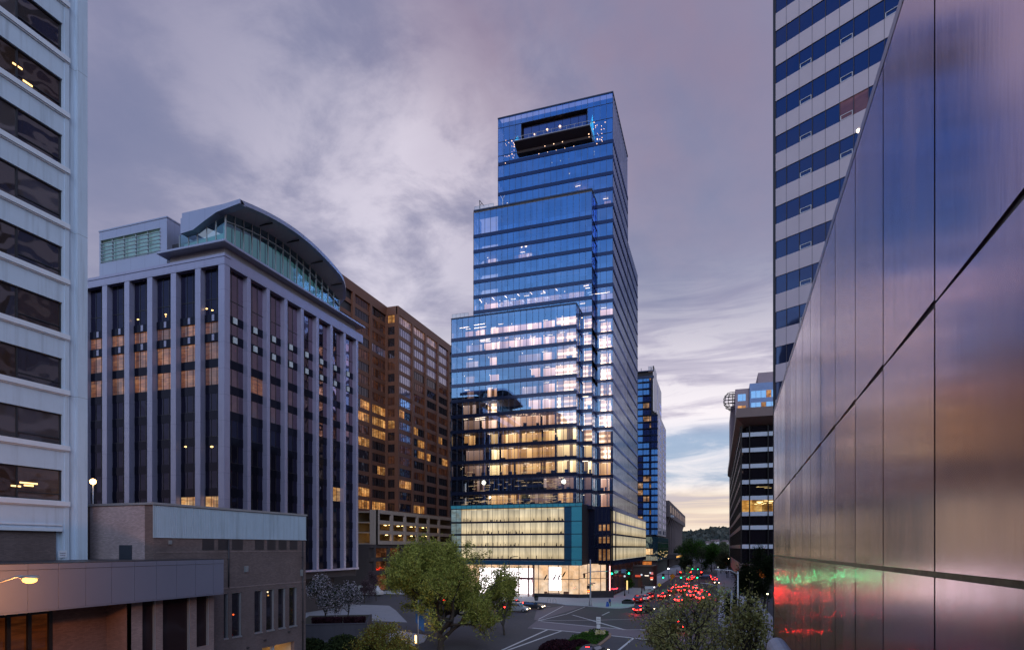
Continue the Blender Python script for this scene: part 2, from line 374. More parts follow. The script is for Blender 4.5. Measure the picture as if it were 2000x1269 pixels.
for i, z in enumerate(zb):
    g = MB(); ys = [yw1 - 2.72*k for k in range(9)]; 
    for k in range(8): F.quad(g, ys[k+1]+.03, ys[k]-.03, z+.03, z+2.0, -.2, [0, 1, 0, 2][(k*7+i*5+(i*k) % 3) % 4])
    wo = g.build('window', [GLA[1 if i in (9,) else 2 if i in (7, 0) else 0], GLB[0], GLB[1]], rt)
    g = MB(); F.box(g, yw0, yw1, z, z+.07, -.3, -.12); F.box(g, yw0, yw1, z+1.97, z+2.04, -.3, -.12)
    for k, y_ in enumerate(ys):
        F.box(g, y_-.04-(.04 if k == 0 else 0), y_+.04-(.04 if k == 0 else 0), z+.07, z+1.97, -.3, -.12)
        if k % 2 == 0 and k < 8: F.box(g, ys[k+1]+.04, y_-.04, z+.40, z+.46, -.3, -.13)
    g.build('window_frame', M['dark_steel'], wo)
    g = MB(); F.box(g, yw0, yw1+.42, z-.34, z-.02, -.28, .16); F.box(g, yw0, yw1+.40, z-.42, z-.34, -.28, .08); g.build('window_sill', M['white_trim'], rt)
lampm = emat('office_lamp', (1,.60,.22), 3.0)
def fixture(fr, px, py, Yp, wdt, hgt, parent, m=None):
    pass
for (ypx, k, dz_) in ((38, 7, .95), (58, 7, .30), (52, 0, .95), (68, 0, .95), (60, 0, .80), (35, 0, .70)):
    g = MB(); y_ = y_at(ypx, XA); F.box(g, y_-.28, y_+.28, zb[k]+dz_, zb[k]+dz_+.09, -.19, -.16); g.build('office_light', lampm, rt)
# sign with two rows of small dark letters
def sign(mb_board, root_label): pass
def text_obj(name, body, size, mat, loc, rot, parent=None, ext=.004, align='CENTER'):
    cu = bpy.data.curves.new(name, 'FONT'); cu.body = body; cu.size = size; cu.extrude = ext; cu.align_x = align; cu.align_y = 'CENTER'
    t_ = bpy.data.objects.new(name+'_c', cu); C.objects.link(t_); dg = bpy.context.evaluated_depsgraph_get()
    me = bpy.data.meshes.new_from_object(t_.evaluated_get(dg)); bpy.data.objects.remove(t_, do_unlink=True)
    me.materials.clear(); me.materials.append(mat); me.transform(Matrix.Translation(loc) @ rot)
    o = bpy.data.objects.new(name, me); C.objects.link(o)
    if parent: attach(o, parent)
    return o
st_ = thing('wall_sign', 'small pale rectangular notice with two dark lines of lettering on the white tower wall', 'sign', (XA+.06, yw1+.2, 11.7))
mb = MB(); ys0 = y_at(113, XA); F.box(mb, ys0, ys0+.55, 11.32, 11.78, .052, .08); mb.build('board', M['white_trim'], st_)
signink = pmat('sign_ink', (.13,.09,.16), .6)
RX = Matrix.Rotation(R(90), 4, 'Z') @ Matrix.Rotation(R(90), 4, 'X')
text_obj('lettering', 'RESERVED', .085, signink, (XA+.084, ys0+.27, 11.60), RX, st_)
text_obj('lettering', 'PARKING', .085, signink, (XA+.084, ys0+.26, 11.46), RX, st_)

# ---- brick annexes
# tall brick block with corrugated band
XL2 = -37.0; YL0 = 32.5; YL1 = y_at(597, XL2)
F = right(XL2); FF = front(YL0)
rt = thing('brick_annex', 'brown brick annex with a pale blue corrugated band and tall slit windows', 'building', (XL2, 45, 0))
wins = []
for a, b in ((437,446),(453,472),(497,513),(520,536),(543.5,558),(565,580)): wins.append((y_at(a, XL2), y_at(b, XL2)))
garage = (y_at(512, XL2), y_at(575, XL2))
mb = MB(); zt = 14.95; wz0, wz1 = 4.7, 8.35
F.box(mb, YL0, YL1, wz1, zt, -.4, 0)
F.box(mb, YL0, wins[0][0], 0, wz1, -.4, 0)
for i, (a, b) in enumerate(wins):
    nx = wins[i+1][0] if i+1 < len(wins) else YL1
    F.box(mb, b, nx, wz0, wz1, -.4, 0)
F.box(mb, wins[0][0], YL1, 3.35, wz0, -.4, 0)
F.box(mb, wins[0][0], garage[0], 0, 3.35, -.4, 0); F.box(mb, garage[1], YL1, 0, 3.35, -.4, 0)
F.box(mb, YL1-.4, YL1, 0, 0.01, -20, -.41)
mb.box(XL2-24, XL2-.4, YL1-.4, YL1, 0, zt)
mb.box(XL2-24, XL2-.4, YL0, YL0+.4, 0, zt)
mb.build('wall', M['brick_dark'], rt)
mb = MB(); xa, xb = x_at(165, YL0), x_at(283, YL0); FF.box(mb, xa+.6, xb, 9.0, zt-.04, 0, .035); mb.build('pale_brick_patch', brick('brick_washed', (.40,.34,.37), (.24,.20,.22), streak=.55), rt)
mb = MB(); xa, xb = x_at(235, YL0), x_at(259, YL0); FF.box(mb, xa, xb, 10.9, 12.15, .04, .10); mb.build('door', pmat('door_blue', (.03,.04,.06), .5), rt)
mb = MB(); F.box(mb, YL0-.12, YL1+.1, zt, zt+.16, -.5, .12); FF.box(mb, XL2-26, XL2-.5, zt, zt+.16, -.5, .12); mb.build('coping', M['galv'], rt)
mb = MB()
y0 = y_at(298, XL2)+.02; n = int((YL1-y0)/.16)
for k in range(n):
    y_ = y0+k*.16; F.box(mb, y_, y_+.08, 12.72, zt-.05, .012, .05)
F.box(mb, y0, YL1+.05, 12.72, zt-.04, .002, .014); F.box(mb, y0, YL1+.05, 12.66, 12.72, 0, .07)
mb.build('corrugated_band', M['corrugated'], rt)
louv = pmat('louvre', (.035,.032,.04), .5)
for a, b in ((395,418),(426,447),(453,474),(498,515),(522,538),(544,559.5),(566,580.5)):
    g = MB(); ya, yb_ = y_at(a, XL2), y_at(b, XL2)
    for k in range(6): F.box(g, ya, yb_, 11.80+k*.145, 11.80+k*.145+.07, -.02, .03)
    F.quad(g, ya, yb_, 11.78, 12.64, .004); g.build('louvre_vent', louv, rt)
dkg = pane('annex_glass', (.014,.012,.016), (.5,.5,.6), .08, .7, .05, .1)
for i, (a, b) in enumerate(wins):
    g = MB(); F.quad(g, a, b, wz0, wz1, -.22); wo = g.build('window', dkg, rt)
    g = MB(); F.box(g, a, b, wz0-.04, wz0+.08, -.3, .06); F.box(g, b-.07, b, wz0+.08, wz1, -.25, -.06); F.box(g, a, b-.07, wz1-.06, wz1, -.25, -.06); g.build('window_frame', M['galv'], wo)
for (px_, z_, m_) in ((459, 6.55, emat('red_glint', (1,.12,.03), 1.6)), (526, 8.1, emat('small_lamp', (1,.8,.5), 1.5)), (527, 7.8, emat('small_lamp', (1,.5,.15), .7))):  # the red ball glows in place of a red reflection in the pane
    g = MB(); y_ = y_at(px_, XL2); g.ball((XL2-.17, y_, z_), .07, n=8); g.build('window_lamp_and_glint', m_, rt)
g = MB(); F.box(g, garage[0]-.0, garage[1]+.0, 0, 3.34, -6, -5.8); g.build('garage_back_wall', pmat('garage_wall', (.55,.45,.30), .8, emis=(1,.55,.2), es=.0), rt)
for px_, z0_, z1_ in ((590, .2, 12.6), (445, 8.8, 12.6)):
    g = MB(); y_ = y_at(px_, XL2); g.tube([(XL2+.09, y_, z0_), (XL2+.09, y_, z1_)], .055, 6)
    for z_ in (2, 5, 8, 11): 
        if z0_ < z_ < z1_: F.box(g, y_-.09, y_+.09, z_, z_+.06, 0, .16)
    g.build('downpipe', M['dark_steel'], rt)
for px_, z_, w_, h_ in ((331, 12.35, .12, .14), (480, 10.2, .18, .25), (606 if False else 588, 9.6, .12, .3), (330, 10.0, .2, .3)):
    g = MB(); y_ = y_at(px_, XL2); F.box(g, y_-w_, y_+w_, z_-h_, z_+h_, 0, .12); g.build('junction_box', M['steel'], rt)
g = MB(); F.box(g, wins[0][0]-.5, YL1-.02, 8.72, 8.80, 0, .03); F.box(g, YL0+.2, YL1-.02, 11.62, 11.68, 0, .025); g.build('brick_course', M['brick_pale'], rt)
g = MB(); g.box(XL2-5.8, XL2-.41, garage[0]-.2, garage[0], 0, 3.34); g.box(XL2-5.8, XL2-.41, garage[1], garage[1]+.2, 0, 3.34); g.box(XL2-5.8, XL2-.41, garage[0], garage[1], 3.36, 3.5); g.build('garage_lining', pmat('garage_lining', (.5,.42,.30), .8), rt)
g = MB(); ym = y_at(543, XL2); F.box(g, ym-.12, ym+.12, 0, 3.34, -.8, -.5); g.build('garage_post', M['white_trim'], rt)
gl_ = bpy.data.lights.new('garage_lamp', 'POINT'); gl_.energy = 60; gl_.color = (1,.55,.2); gl_.shadow_soft_size = .3
go = bpy.data.objects.new('garage_lamp', gl_); C.objects.link(go); go.location = (XL2-2.2, sum(garage)/2, 2.9); attach(go, rt)
mb = MB(); mb.box(XL2-24, XL2-.5, YL0+.4, YL1-.4, zt-.4, zt-.2); mb.build('roof', M['roof_gravel'], rt)
for px_, z_ in ((517, 3.95), (564, 4.25), (484, 3.6)):
    g = MB(); y_ = y_at(px_, XL2); F.box(g, y_-.14, y_+.14, z_, z_+.12, 0, .08); g.build('vent_cap', louv, rt)

# low front block with metal fascia
XF = -34.3; YF1 = y_at(437, XF); zf0, zf1 = 8.66, 11.12
F = right(XF)
rt = thing('low_brick_building', 'low red brick building under a deep blue grey metal panel fascia at lower left', 'building', (XF, 28, 0))
jo = [y_at(p, XF) for p in (54.5,114,167.6,218,262.8,305.4,345,381.8,416.5)]
st0 = jo[1]-jo[0]; ed = [jo[0]-st0*k for k in (5,4,3,2,1)] + jo + [YF1]
for a, b in zip(ed, ed[1:]):
    g = MB(); F.box(g, a+.012, b-.012, zf0, zf1-.32, -.08, 0); F.box(g, a+.012, b-.012, zf1-.30, zf1, -.08, .02)
    g.build('fascia_panel', M['fascia'], rt)
g = MB(); F.box(g, ed[0], YF1-.01, zf0+.02, zf1-.02, -.5, -.085); F.box(g, ed[0], YF1, zf1, zf1+.03, -8, .03); g.build('fascia_backing', M['dark_steel'], rt)
g = MB(); g.box(-60, XF-.51, ed[0], YL0-.01, zf1-.35, zf1-.2); g.build('roof', M['roof_gravel'], rt)
g = MB(); F.box(g, ed[0], YF1-.01, zf0-.1, zf0, -3.0, -.02); g.build('soffit', M['fascia'], rt)
XB = XF-.9; FB = right(XB)
op = [(y_at(278, XB), y_at(305, XB)), (y_at(318, XB), y_at(372, XB)), (y_at(384, XB), y_at(409, XB))]
ye = YF1; ya = y_at(248, XB)
g = MB(); seg = [(ya, op[0][0]), (op[0][1], op[1][0]), (op[1][1], op[2][0]), (op[2][1], ye)]
for a, b in seg: FB.box(g, a, b, 0, zf0-.1, -.5, 0)
for a, b in op: FB.box(g, a, b, 0, 3.6, -.5, 0)
FB.box(g, op[2][0], op[2][1], 3.6, 4.85, -.5, 0)
g.build('wall', M['brick_pale'], rt)
g = MB(); XR = XB-1.7; F2 = right(XR); yr = y_at(98, XR); F2.box(g, yr, ya+.3, 0, zf0-.1, -.4, 0); g.box(XR, XB, ya-.02, ya+.3, 0, zf0-.1)
F2.box(g, ed[0], yr, 0, 4.2, -.4, 0); g.build('recessed_wall', M['brick_red'], rt)
warmg = pane('ochre_glass', (.03,.015,.008), (.5,.45,.45), .06, .6, .06, .1, lit=(1,.25,.06), ls=.035, litvar=.3)
for (a, b) in op:
    g = MB(); FB.quad(g, a, b, 3.6, zf0-.1, -.22); wo = g.build('window', pane('bronze_glass', (.022,.014,.016), (.35,.3,.32), .05, .5, .08, .1), rt)
    g = MB(); FB.box(g, b-.08, b, 3.6, zf0-.1, -.25, -.04); FB.box(g, a, b-.08, 3.6, 3.7, -.25, .05); g.build('window_frame', M['galv'], wo)
px_e = [98, 57, 16, -30, -80, -140]
for a, b in zip(px_e[1:], px_e):
    g = MB(); y0_, y1_ = y_at(a, XR), y_at(b, XR); F2.quad(g, y0_+.1, y1_-.1, 4.2, zf0-.5, -.1); wo = g.build('window', warmg, rt)
    g = MB(); F2.box(g, y1_-.1, y1_+.1, 4.2, zf0-.1, -.2, .06); F2.box(g, y0_+.1, y1_-.1, zf0-.5, zf0-.1, -.2, .03); g.build('window_frame', M['black'], wo)

# ================================================================== pier-fronted office block with the arched roof
XB_, YB_ = -67.7, 71.3
zB0, zB1 = 8.0, 54.6
PW = 1.12
rt = thing('pier_fronted_office', 'lilac grey office block with full height piers and an arched metal roof canopy', 'building', (XB_, YB_, 0))
FR, FL = right(XB_-.9), front(YB_+.9)
py_ = [76.3+4.24*k for k in range(8)]            # pier centres on the street face
px__ = [-68.6-4.65*k for k in range(8)]         # pier right edges on the end face
mb = MB()
mb.box(-110, XB_-1.2, YB_+1.2, 108.2, zB0-.2, zB1-.5)
mb.build('core', M['dark_steel'], rt)
def pier(pts):
    g = MB(); g.box(*pts); return g.build('pier', M['pier_metal'], rt, bevel=.04)
mb = MB(); mb.box(XB_-1.15, XB_, YB_, YB_+1.1, zB0, zB1-1.55); mb.build('corner_pier', M['pier_metal'], rt, bevel=.05)
for y_ in py_: pier((XB_-1.0, XB_, y_-PW/2+.2, y_+PW/2-.2, zB0-.3, zB1-1.55))
for x_ in px__[1:]: pier((x_+.1, x_+1.12, YB_, YB_+1.0, zB0, zB1-1.55))
g = MB(); g.box(-110, XB_+.04, YB_-.04, YB_+1.2, zB1-1.55, zB1-.5); g.box(-110, XB_-.06, YB_+.06, YB_+1.2, zB1-.5, zB1-.42); g.box(-110, XB_+.08, YB_-.08, YB_+1.2, zB1-.42, zB1); g.box(XB_-1.2, XB_+.04, YB_+1.2, 108, zB1-1.55, zB1); g.build('parapet', M['pier_metal'], rt)
g = MB(); g.box(-110, XB_-1.2, YB_+1.2, 108, zB1-.5, zB1-.1); g.build('roof_deck', M['roof_gravel'], rt)
g = MB(); g.box(XB_-1.15, XB_+.05, YB_+1.2, 106.5, zB0-.35, zB0); g.build('base_ledge', M['pier_metal'], rt)
# arcade below
g = MB(); g.box(-108, XB_-4, YB_+4, 104, 0, zB0-.4); g.box(-110, XB_-.9, YB_+.9, 107, zB0-1.6, zB0-.36); g.build('arcade_core', M['dark_concrete'], rt)
sp_m = pane('pier_spandrel', (.006,.007,.012), (.16,.16,.26), .04, .3, .1, .02)
zfl = [zB0+.1+3.8*k for k in range(12)]
gB = {
 'dark': pane('pier_glass_dark', (.008,.008,.015), (.20,.20,.38), .06, .35, .03, .15, .45),
 'sky': pane('pier_glass_sunset_tint', (.012,.010,.02), (.78,.56,.66), .13, .55, .03, .12, .45),  # pink tint puts the sunset reflection into the glass colour
 'lit': pane('pier_glass_lit', (.02,.014,.012), (.6,.5,.6), .10, .6, .03, .12, .45, lit=(1,.42,.17), ls=.25, litvar=.8, cell=(1.5, 3.8)),
 'dim': pane('pier_glass_dim', (.02,.014,.012), (.6,.5,.6), .10, .6, .03, .12, .45, lit=(1,.45,.25), ls=.10, litvar=.6, cell=(1.5, 3.8)),
 'gold': pane('pier_glass_gold', (.02,.014,.012), (.6,.5,.6), .08, .6, .03, .1, .45, lit=(1,.60,.25), ls=.55, litvar=.6, cell=(1.5, 3.8))}
bays = []
for i in range(8):
    a = (YB_+1.1) if i == 0 else py_[i-1]+PW/2-.2
    b = py_[i]-PW/2+.2; bays.append(('R', i, FR, a, b))
for i in range(7):
    b = px__[i] if i else XB_-1.15
    bays.append(('L', i, FL, px__[i+1]+1.25, b))
lobes = []
stuff = MB(); stuffm = []
made = 0
pale = pmat('pale_panel', (.60,.68,.72), .5, emis=(.6,.7,.75), es=.0)
for k in range(11, -1, -1):
    for side, i, f, a, b in bays:
        z0, z1 = zfl[k]+1.25, zfl[k]+3.8
        if k == 10: z1 += 1.35
        if k == 11: continue
        if k == 10: z0, z1 = zfl[10]+.25, zB1-1.55
        if side == 'L':
            kind = 'dark' if k < 7 else 'lit' if k in (7, 8) and rnd.random() < .85 else 'dim'
            if k in (7, 8) and i == 0: kind = 'dim'
            if k == 10: kind = 'dark'
            if k == 9 : kind = 'dim' if i in (0, 2) else 'lit'
            if k == 2 and i in (0, 1): kind = 'gold'
        else:
            kind = 'sky' if k >= 6 else 'dark'
            if (k, i) == (7, 1): kind = 'lit'
            if (k, i) == (3, 6): kind = 'gold'
        if made < 98:
            g = MB(); f.quad(g, a, b, z0, z1, .02); wo = g.build('window', gB[kind], rt); made += 1
            g = MB(); w_ = (b-a); f.box(g, a, b, z0, z0+.05, .02, .07)
            for q in (1/3, 2/3): f.box(g, a+w_*q-.03, a+w_*q+.03, z0, z1, .02, .07)
            if k == 10: f.box(g, a, b, z0+2.2, z0+2.27, .02, .08)
            g.build('mullion', M['black'], wo)
        else:
            f.quad(stuff, a, b, z0, z1, .02, 0 if kind == 'dark' else 1 if kind == 'sky' else 2)
            for q in (1/3, 2/3): f.box(stuff, a+(b-a)*q-.03, a+(b-a)*q+.03, z0, z1, .02, .07, 3)
o = stuff.build('window', [gB['dark'], gB['sky'], gB['gold'], M['black']], rt); o['kind'] = 'stuff'
for side, i, f, a, b in bays:
    g = MB(); f.box(g, a, b, zB0, zB1-1.55, -.06, -.01)
    for k in range(11):
        z0 = zfl[k]; 
        z1 = z0+1.25 if k < 10 else z0+.25
        f.box(g, a, b, z0, z1, -.02, .08)
        if k == 10 : f.box(g, a, b, z0-.9, z0+.25, .08, .22 if side == 'L' else .10)
        if k == 9 : f.box(g, a, b, z0, z0+1.2, .08, .22 if side == 'L' else .10)
    g.build('spandrel', sp_m, rt)
    g = MB(); m0 = (a+b)/2
    w2 = .38 if side == 'R' else .22
    for z0 in (zfl[10]-.75, zfl[9]+.15): g = MB(); f.box(g, m0-w2, m0+w2, z0, z0+.9, .1, .26); g.build('spandrel_light_panel', pale if side == 'R' else M['pier_metal'], rt)
# warm lamps seen inside
for (px_, py__, s_) in ((404, 603, .18), (415, 606, .18), (383, 601, .15), (324, 614, .18), (270, 624, .18), (302, 700, .14), (363, 872, .22), (414, 872, .25), (324, 618, .1)):
    x_ = x_at(px_, YB_+.86); d_ = depth(x_, YB_+.86); g = MB(); g.ball((x_, YB_+.86, z_at(py__, d_)), s_, sz=.5, n=8); g.build('office_light', lampm, rt)

# rooftop glass storey and arched roof
gteal = clearglass('rooftop_glass', (.40,.60,.66), (.50,.66,.68), .16, .55, .05, .02)
blind = pmat('rooftop_blind', (.20,.36,.38), .7, emis=(.30,.62,.66), es=.16)
XG, YG = XB_-1.9, YB_+2.2; YGe = 102.6
def roofz(y):                                    # underside of the arched roof
    t_ = (y-72.7)/(103.3-72.7); return 61.75 + 2.6*math.sin(math.pi*min(1, max(0, t_*.88+.06)))*1.0 - 1.9*max(0, t_)**2.2
gs = right(XG); gf = front(YG)
ys = [YG+1.82*k for k in range(17)]
for a, b in zip(ys, ys[1:]):
    g = MB(); za, zb_ = roofz(a)-.1, roofz(b)-.1
    g.face([(XG, a+.06, zB1+1.5), (XG, b-.06, zB1+1.5), (XG, b-.06, zb_-.3), (XG, a+.06, za-.3)]); pn = g.build('glass_pane', gteal, rt)
    g = MB(); g.face([(XG-.5, a+.1, zB1+1.5), (XG-.5, b-.1, zB1+1.5), (XG-.5, b-.1, zb_-2.2), (XG-.5, a+.1, za-2.2)]); g.build('blind', blind, pn)
g = MB()
for a in ys:
    g.box(XG-.1, XG+.14, a-.06, a+.06, zB1+1.4, roofz(a)-.2)
for a, b in zip(ys, ys[1:]):
    for dz0 in (1.9,):
        za, zb_ = roofz(a)-dz0, roofz(b)-dz0; g.hexa([(XG-.05,a,za),(XG+.25,a,za),(XG+.25,b,zb_),(XG-.05,b,zb_),(XG-.05,a,za+.1),(XG+.25,a,za+.1),(XG+.25,b,zb_+.1),(XG-.05,b,zb_+.1)])
g.box(XG-.1, XG+.16, YG, YGe, zB1+1.35, zB1+1.5); g.build('glazing_frame', M['galv'], rt)
xs = [XG-1.75*k for k in range(6)]
g = MB(); fr_ = MB()
for i, (b, a) in enumerate(zip(xs, xs[1:])):
    tz = lambda x: 59.9+max(0, (x+75))*.27
    g.face([(a+.06, YG, zB1+1.5), (b-.06, YG, zB1+1.5), (b-.06, YG, tz(b)), (a+.06, YG, tz(a))])
    fr_.box(a-.05, a+.05, YG-.12, YG+.05, zB1+1.4, tz(a))
g.build('end_glass', gteal, rt); fr_.build('glazing_frame', M['galv'], rt)
g = MB(); g.face([(XG-8.5, YG+.6, zB1+1.5), (XG-.8, YG+.6, zB1+1.5), (XG-.8, YG+.6, 59.3), (XG-8.5, YG+.6, 58.7)]); g.build('end_blind', blind, rt)
g = MB(); g.box(-84, XG-.9, YG+1.3, YGe, zB1, 59.5); g.build('rooftop_core', M['dark_steel'], rt)
# arched roof slab
XR0, XR1 = -77.0, -65.9
n = 26; g = MB(); rs = []
for k in range(n+1):
    y = 72.6+(103.6-72.6)*k/n; zt_ = roofz(y)+.45; tip = 1 if k < n-3 else (n-k)/3*.75+.05
    xo = XR1 - (.0 if k < n-5 else (k-n+5)**1.6*.22)
    thk = .62*max(.3, tip)
    rs.append([(XR0, y, zt_-.9), (XG-.3, y, zt_-1.0), (xo, y, zt_-thk), (xo, y, zt_), (XR0, y, zt_-.05)])
g.rings(rs, 0, True, False)
g.build('arched_roof', M['cap_metal'], rt)
g = MB()                                           # end fascia with its wavy lower edge
top = [(-77.0, 61.70), (-73, 62.1), (-69, 62.45), (XR1, roofz(72.6)+.48)]
bot = [(-77.0, 59.4), (-74.6, 59.6), (-72.4, 60.6), (-70.2, 61.5), (XR1, roofz(72.6)-.15)]
def lin(tb, x):
    for (x0, z0), (x1, z1) in zip(tb, tb[1:]):
        if x <= x1: return z0+(z1-z0)*(x-x0)/(x1-x0)
    return tb[-1][1]
xx = [-77.0+k*(XR1+77.0)/28 for k in range(29)]
g.rings([[(x, 72.35, lin(bot, x)), (x, 72.35, lin(top, x)), (x, 72.75, lin(top, x)), (x, 73.6, lin(bot, x))] for x in xx], 0, True, False)
g.build('end_fascia', M['cap_metal'], rt)
g = MB(); rs = []
for k in range(n+1):
    y = 73.6+(103.2-73.6)*k/n; z = roofz(y)-.62; rs.append([(XG-.3, y, z-.02), (XR1-.4 - (0 if k < n-5 else (k-n+5)**1.6*.22), y, z+.42)])
for a, b in zip(rs, rs[1:]): g.face([a[0], a[1], b[1], b[0]])
g.build('roof_soffit', M['soffit'], rt)
g = MB()
for y in (80, 86.5, 93, 99): g.box(XG+.6, XR1-.6, y, y+.12, roofz(y)-.62, roofz(y)-.40)
g.build('soffit_rib', M['black'], rt)
# thin projecting eave slab
g = MB(); g.box(-79.5, XB_+.9, YB_-1.0, YB_+3, 55.75, 56.1); g.box(XG+.17, XB_+.9, YB_+3, 107.5, 55.75, 56.1); g.build('eave_slab', M['cap_metal'], rt, bevel=.05)
g = MB(); g.box(-78.5, XB_-.5, YB_+.6, YB_+2.5, zB1, 55.75); g.box(XG+.17, XB_-.5, YB_+2.5, 106, zB1, 55.75); g.build('eave_core', M['soffit'], rt)
# left plant room with a louvred window
xl0, xl1 = x_at(194, YB_+2.5), x_at(326, YB_+2.5); ypr = YB_+2.5
ztop = z_at(425, depth(xl1, ypr))
g = MB(); zw0, zw1 = ztop-5.1, ztop-1.35
g.box(xl0, xl1, ypr+.4, 86, zB1-.2, ztop-.02); g.box(xl0, xl1, ypr, ypr+.4, zB1-.2, zw0); g.box(xl0, xl1, ypr, ypr+.4, zw1, ztop); g.box(xl0, xl0+.35, ypr, ypr+.4, zw0, zw1); g.box(xl1-1.4, xl1, ypr, ypr+.4, zw0, zw1)
g.box(xl0-.08, xl1+.08, ypr-.08, 86.1, ztop, ztop+.22)
g.build('plant_room', M['cap_metal'], rt)
fpr = front(ypr)
g = MB(); fpr.quad(g, xl0+.35, xl1-1.4, zw0, zw1, -.36); wo = g.build('plant_room_window', pane('teal_pane', (.10,.20,.22), (.5,.7,.75), .15, .8, .05, .05, lit=(.35,.62,.66), ls=.12, litvar=.2), rt)
g = MB()
for k in range(6): a = xl0+.35+(xl1-1.4-xl0-.35)*k/5; fpr.box(g, a-.07, a+.07, zw0, zw1, -.2, .02)
for k in range(7): z = zw0+.1+(zw1-zw0-.2)*k/6; fpr.box(g, xl0+.35, xl1-1.3, z-.045, z+.045, .02, .14)
g.build('sun_louvre', M['steel'], wo)
# ================================================================== main glass tower
rt = thing('glass_office_tower', 'tall stepped blue glass office tower with bright lit floors at the middle of the photo', 'building', (-40, 150, 0))
FH = 3.84
ZK = [21.5+FH*k for k in range(27)]
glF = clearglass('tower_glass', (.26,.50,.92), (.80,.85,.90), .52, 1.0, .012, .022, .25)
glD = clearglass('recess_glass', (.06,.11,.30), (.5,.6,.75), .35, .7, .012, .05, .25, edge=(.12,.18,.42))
teal = pane('teal_frame', (.09,.46,.56), (.16,.62,.78), .25, .85, .06, .03)
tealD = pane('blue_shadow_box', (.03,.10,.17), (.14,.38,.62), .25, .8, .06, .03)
V = {'upper': (-53.1, -23.75, 148.1, 174.0, 12, 26), 'rear': (-53.1, -23.75, 174.0, 196.4, 0, 20), 'shaft': (-28.2, -23.75, 148.1, 174.0, 0, 12),
     'middle': (-58.5, -28.2, 144.8, 150, 8, 19), 'lower': (-63.1, -31.25, 141.3, 150, 0, 12)}
ZT = {'upper': 121.4, 'rear': 98.4, 'middle': 97.2, 'lower': 69.0, 'shaft': None}
def glazed_floor(vol, k, sides, proud=.14, glass=None, z1=None, cut=None):
    X0, X1, Y0, Y1, _, _ = V[vol]; z0 = ZK[k]+.42; z1 = z1 or ZK[k]+FH-.42
    g = MB(); fr_ = []
    if 'F' in sides: fr_.append((front(Y0), X0, X1))
    if 'R' in sides: fr_.append((right(X1), Y0, Y1))
    if 'L' in sides: fr_.append((left(X0), Y0, Y1))
    for f, a, b in fr_:
        n_ = max(1, round((b-a)/1.52)); st = (b-a)/n_
        for i in range(n_):
            f.quad(g, a+st*i+.03, a+st*(i+1)-.03, z0, z1, 0, 0)
        for i in range(n_+1): f.box(g, a+st*i-.035, a+st*i+.035, z0, z1, -.05, .07, 1)
    g.build('window_band', [glass or glF, M['mullion']], rt)
def band(vol, z0, z1, sides, proud=.14, fin=0, mat=None):
    X0, X1, Y0, Y1, _, _ = V[vol]; g = MB()
    if 'F' in sides: front(Y0).box(g, X0-.02, X1+.02, z0, z1, -.3, proud)
    if 'R' in sides: right(X1).box(g, Y0, Y1, z0, z1, -.3, proud+fin)
    if 'L' in sides: left(X0).box(g, Y0, Y1, z0, z1, -.3, proud)
    g.box(X0+.3, X1-.3, Y0+.3, Y1-.05, (z0+z1)/2-.15, (z0+z1)/2+.15, 1)
    g.build('floor_band', [mat or M['navy_band'], M['slab']], rt)
for k in range(12, 23):
    glazed_floor('upper', k, 'FRL', .1); band('upper', ZK[k]-.42, ZK[k]+.42, 'FRL', .10)
for k in range(0, 12):
    glazed_floor('shaft', k, 'FR'); band('shaft', ZK[k]-.34, ZK[k]+.34, 'FR', .08)
for k in range(0, 20):
    glazed_floor('rear', k, 'R'); band('rear', ZK[k]-.30, ZK[k]+.30, 'R', .10, .06)
for k in range(12, 20): # projecting fins on the street side of the upper shaft
    g = MB(); right(-23.75).box(g, 148.1, 174, ZK[k]-.30, ZK[k]+.30, .10, .16); g.build('fin', M['navy_band'], rt)
for k in range(12, 19):
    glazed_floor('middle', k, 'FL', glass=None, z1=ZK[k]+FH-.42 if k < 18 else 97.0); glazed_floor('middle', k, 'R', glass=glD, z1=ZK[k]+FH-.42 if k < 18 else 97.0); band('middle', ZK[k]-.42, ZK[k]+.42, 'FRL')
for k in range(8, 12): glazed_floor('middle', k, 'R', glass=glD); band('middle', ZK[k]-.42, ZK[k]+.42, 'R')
for k in range(0, 12):
    glazed_floor('lower', k, 'FRL', z1=ZK[k]+FH-.42 if k < 11 else 68.9); band('lower', ZK[k]-.42, ZK[k]+.42, 'FRL')
# the middle volume's lit front strip beside the lower volume
V['mid_low'] = (-31.25, -28.2, 144.8, 150, 0, 12)
for k in range(0, 12): glazed_floor('mid_low', k, 'FR'); band('mid_low', ZK[k]-.42, ZK[k]+.42, 'FR')
# parapets
def parapet(vol, z0, z1, mat=None):
    X0, X1, Y0, Y1, _, _ = V[vol]; g = MB()
    for f, a, b in ((front(Y0), X0, X1), (right(X1), Y0, Y1), (left(X0), Y0, Y1)):
        f.box(g, a-.05, b+.05, z0, z1, -.25, .08, 0); f.box(g, a-.05, b+.05, z1, z1+.12, -.3, .14, 1)
    g.box(X0+.3, X1-.3, Y0+.3, Y1, z0-.2, z0+.1, 1); g.build('parapet', [mat or teal, M['mullion']], rt)
parapet('lower', 68.92, 69.1, M['mullion'])
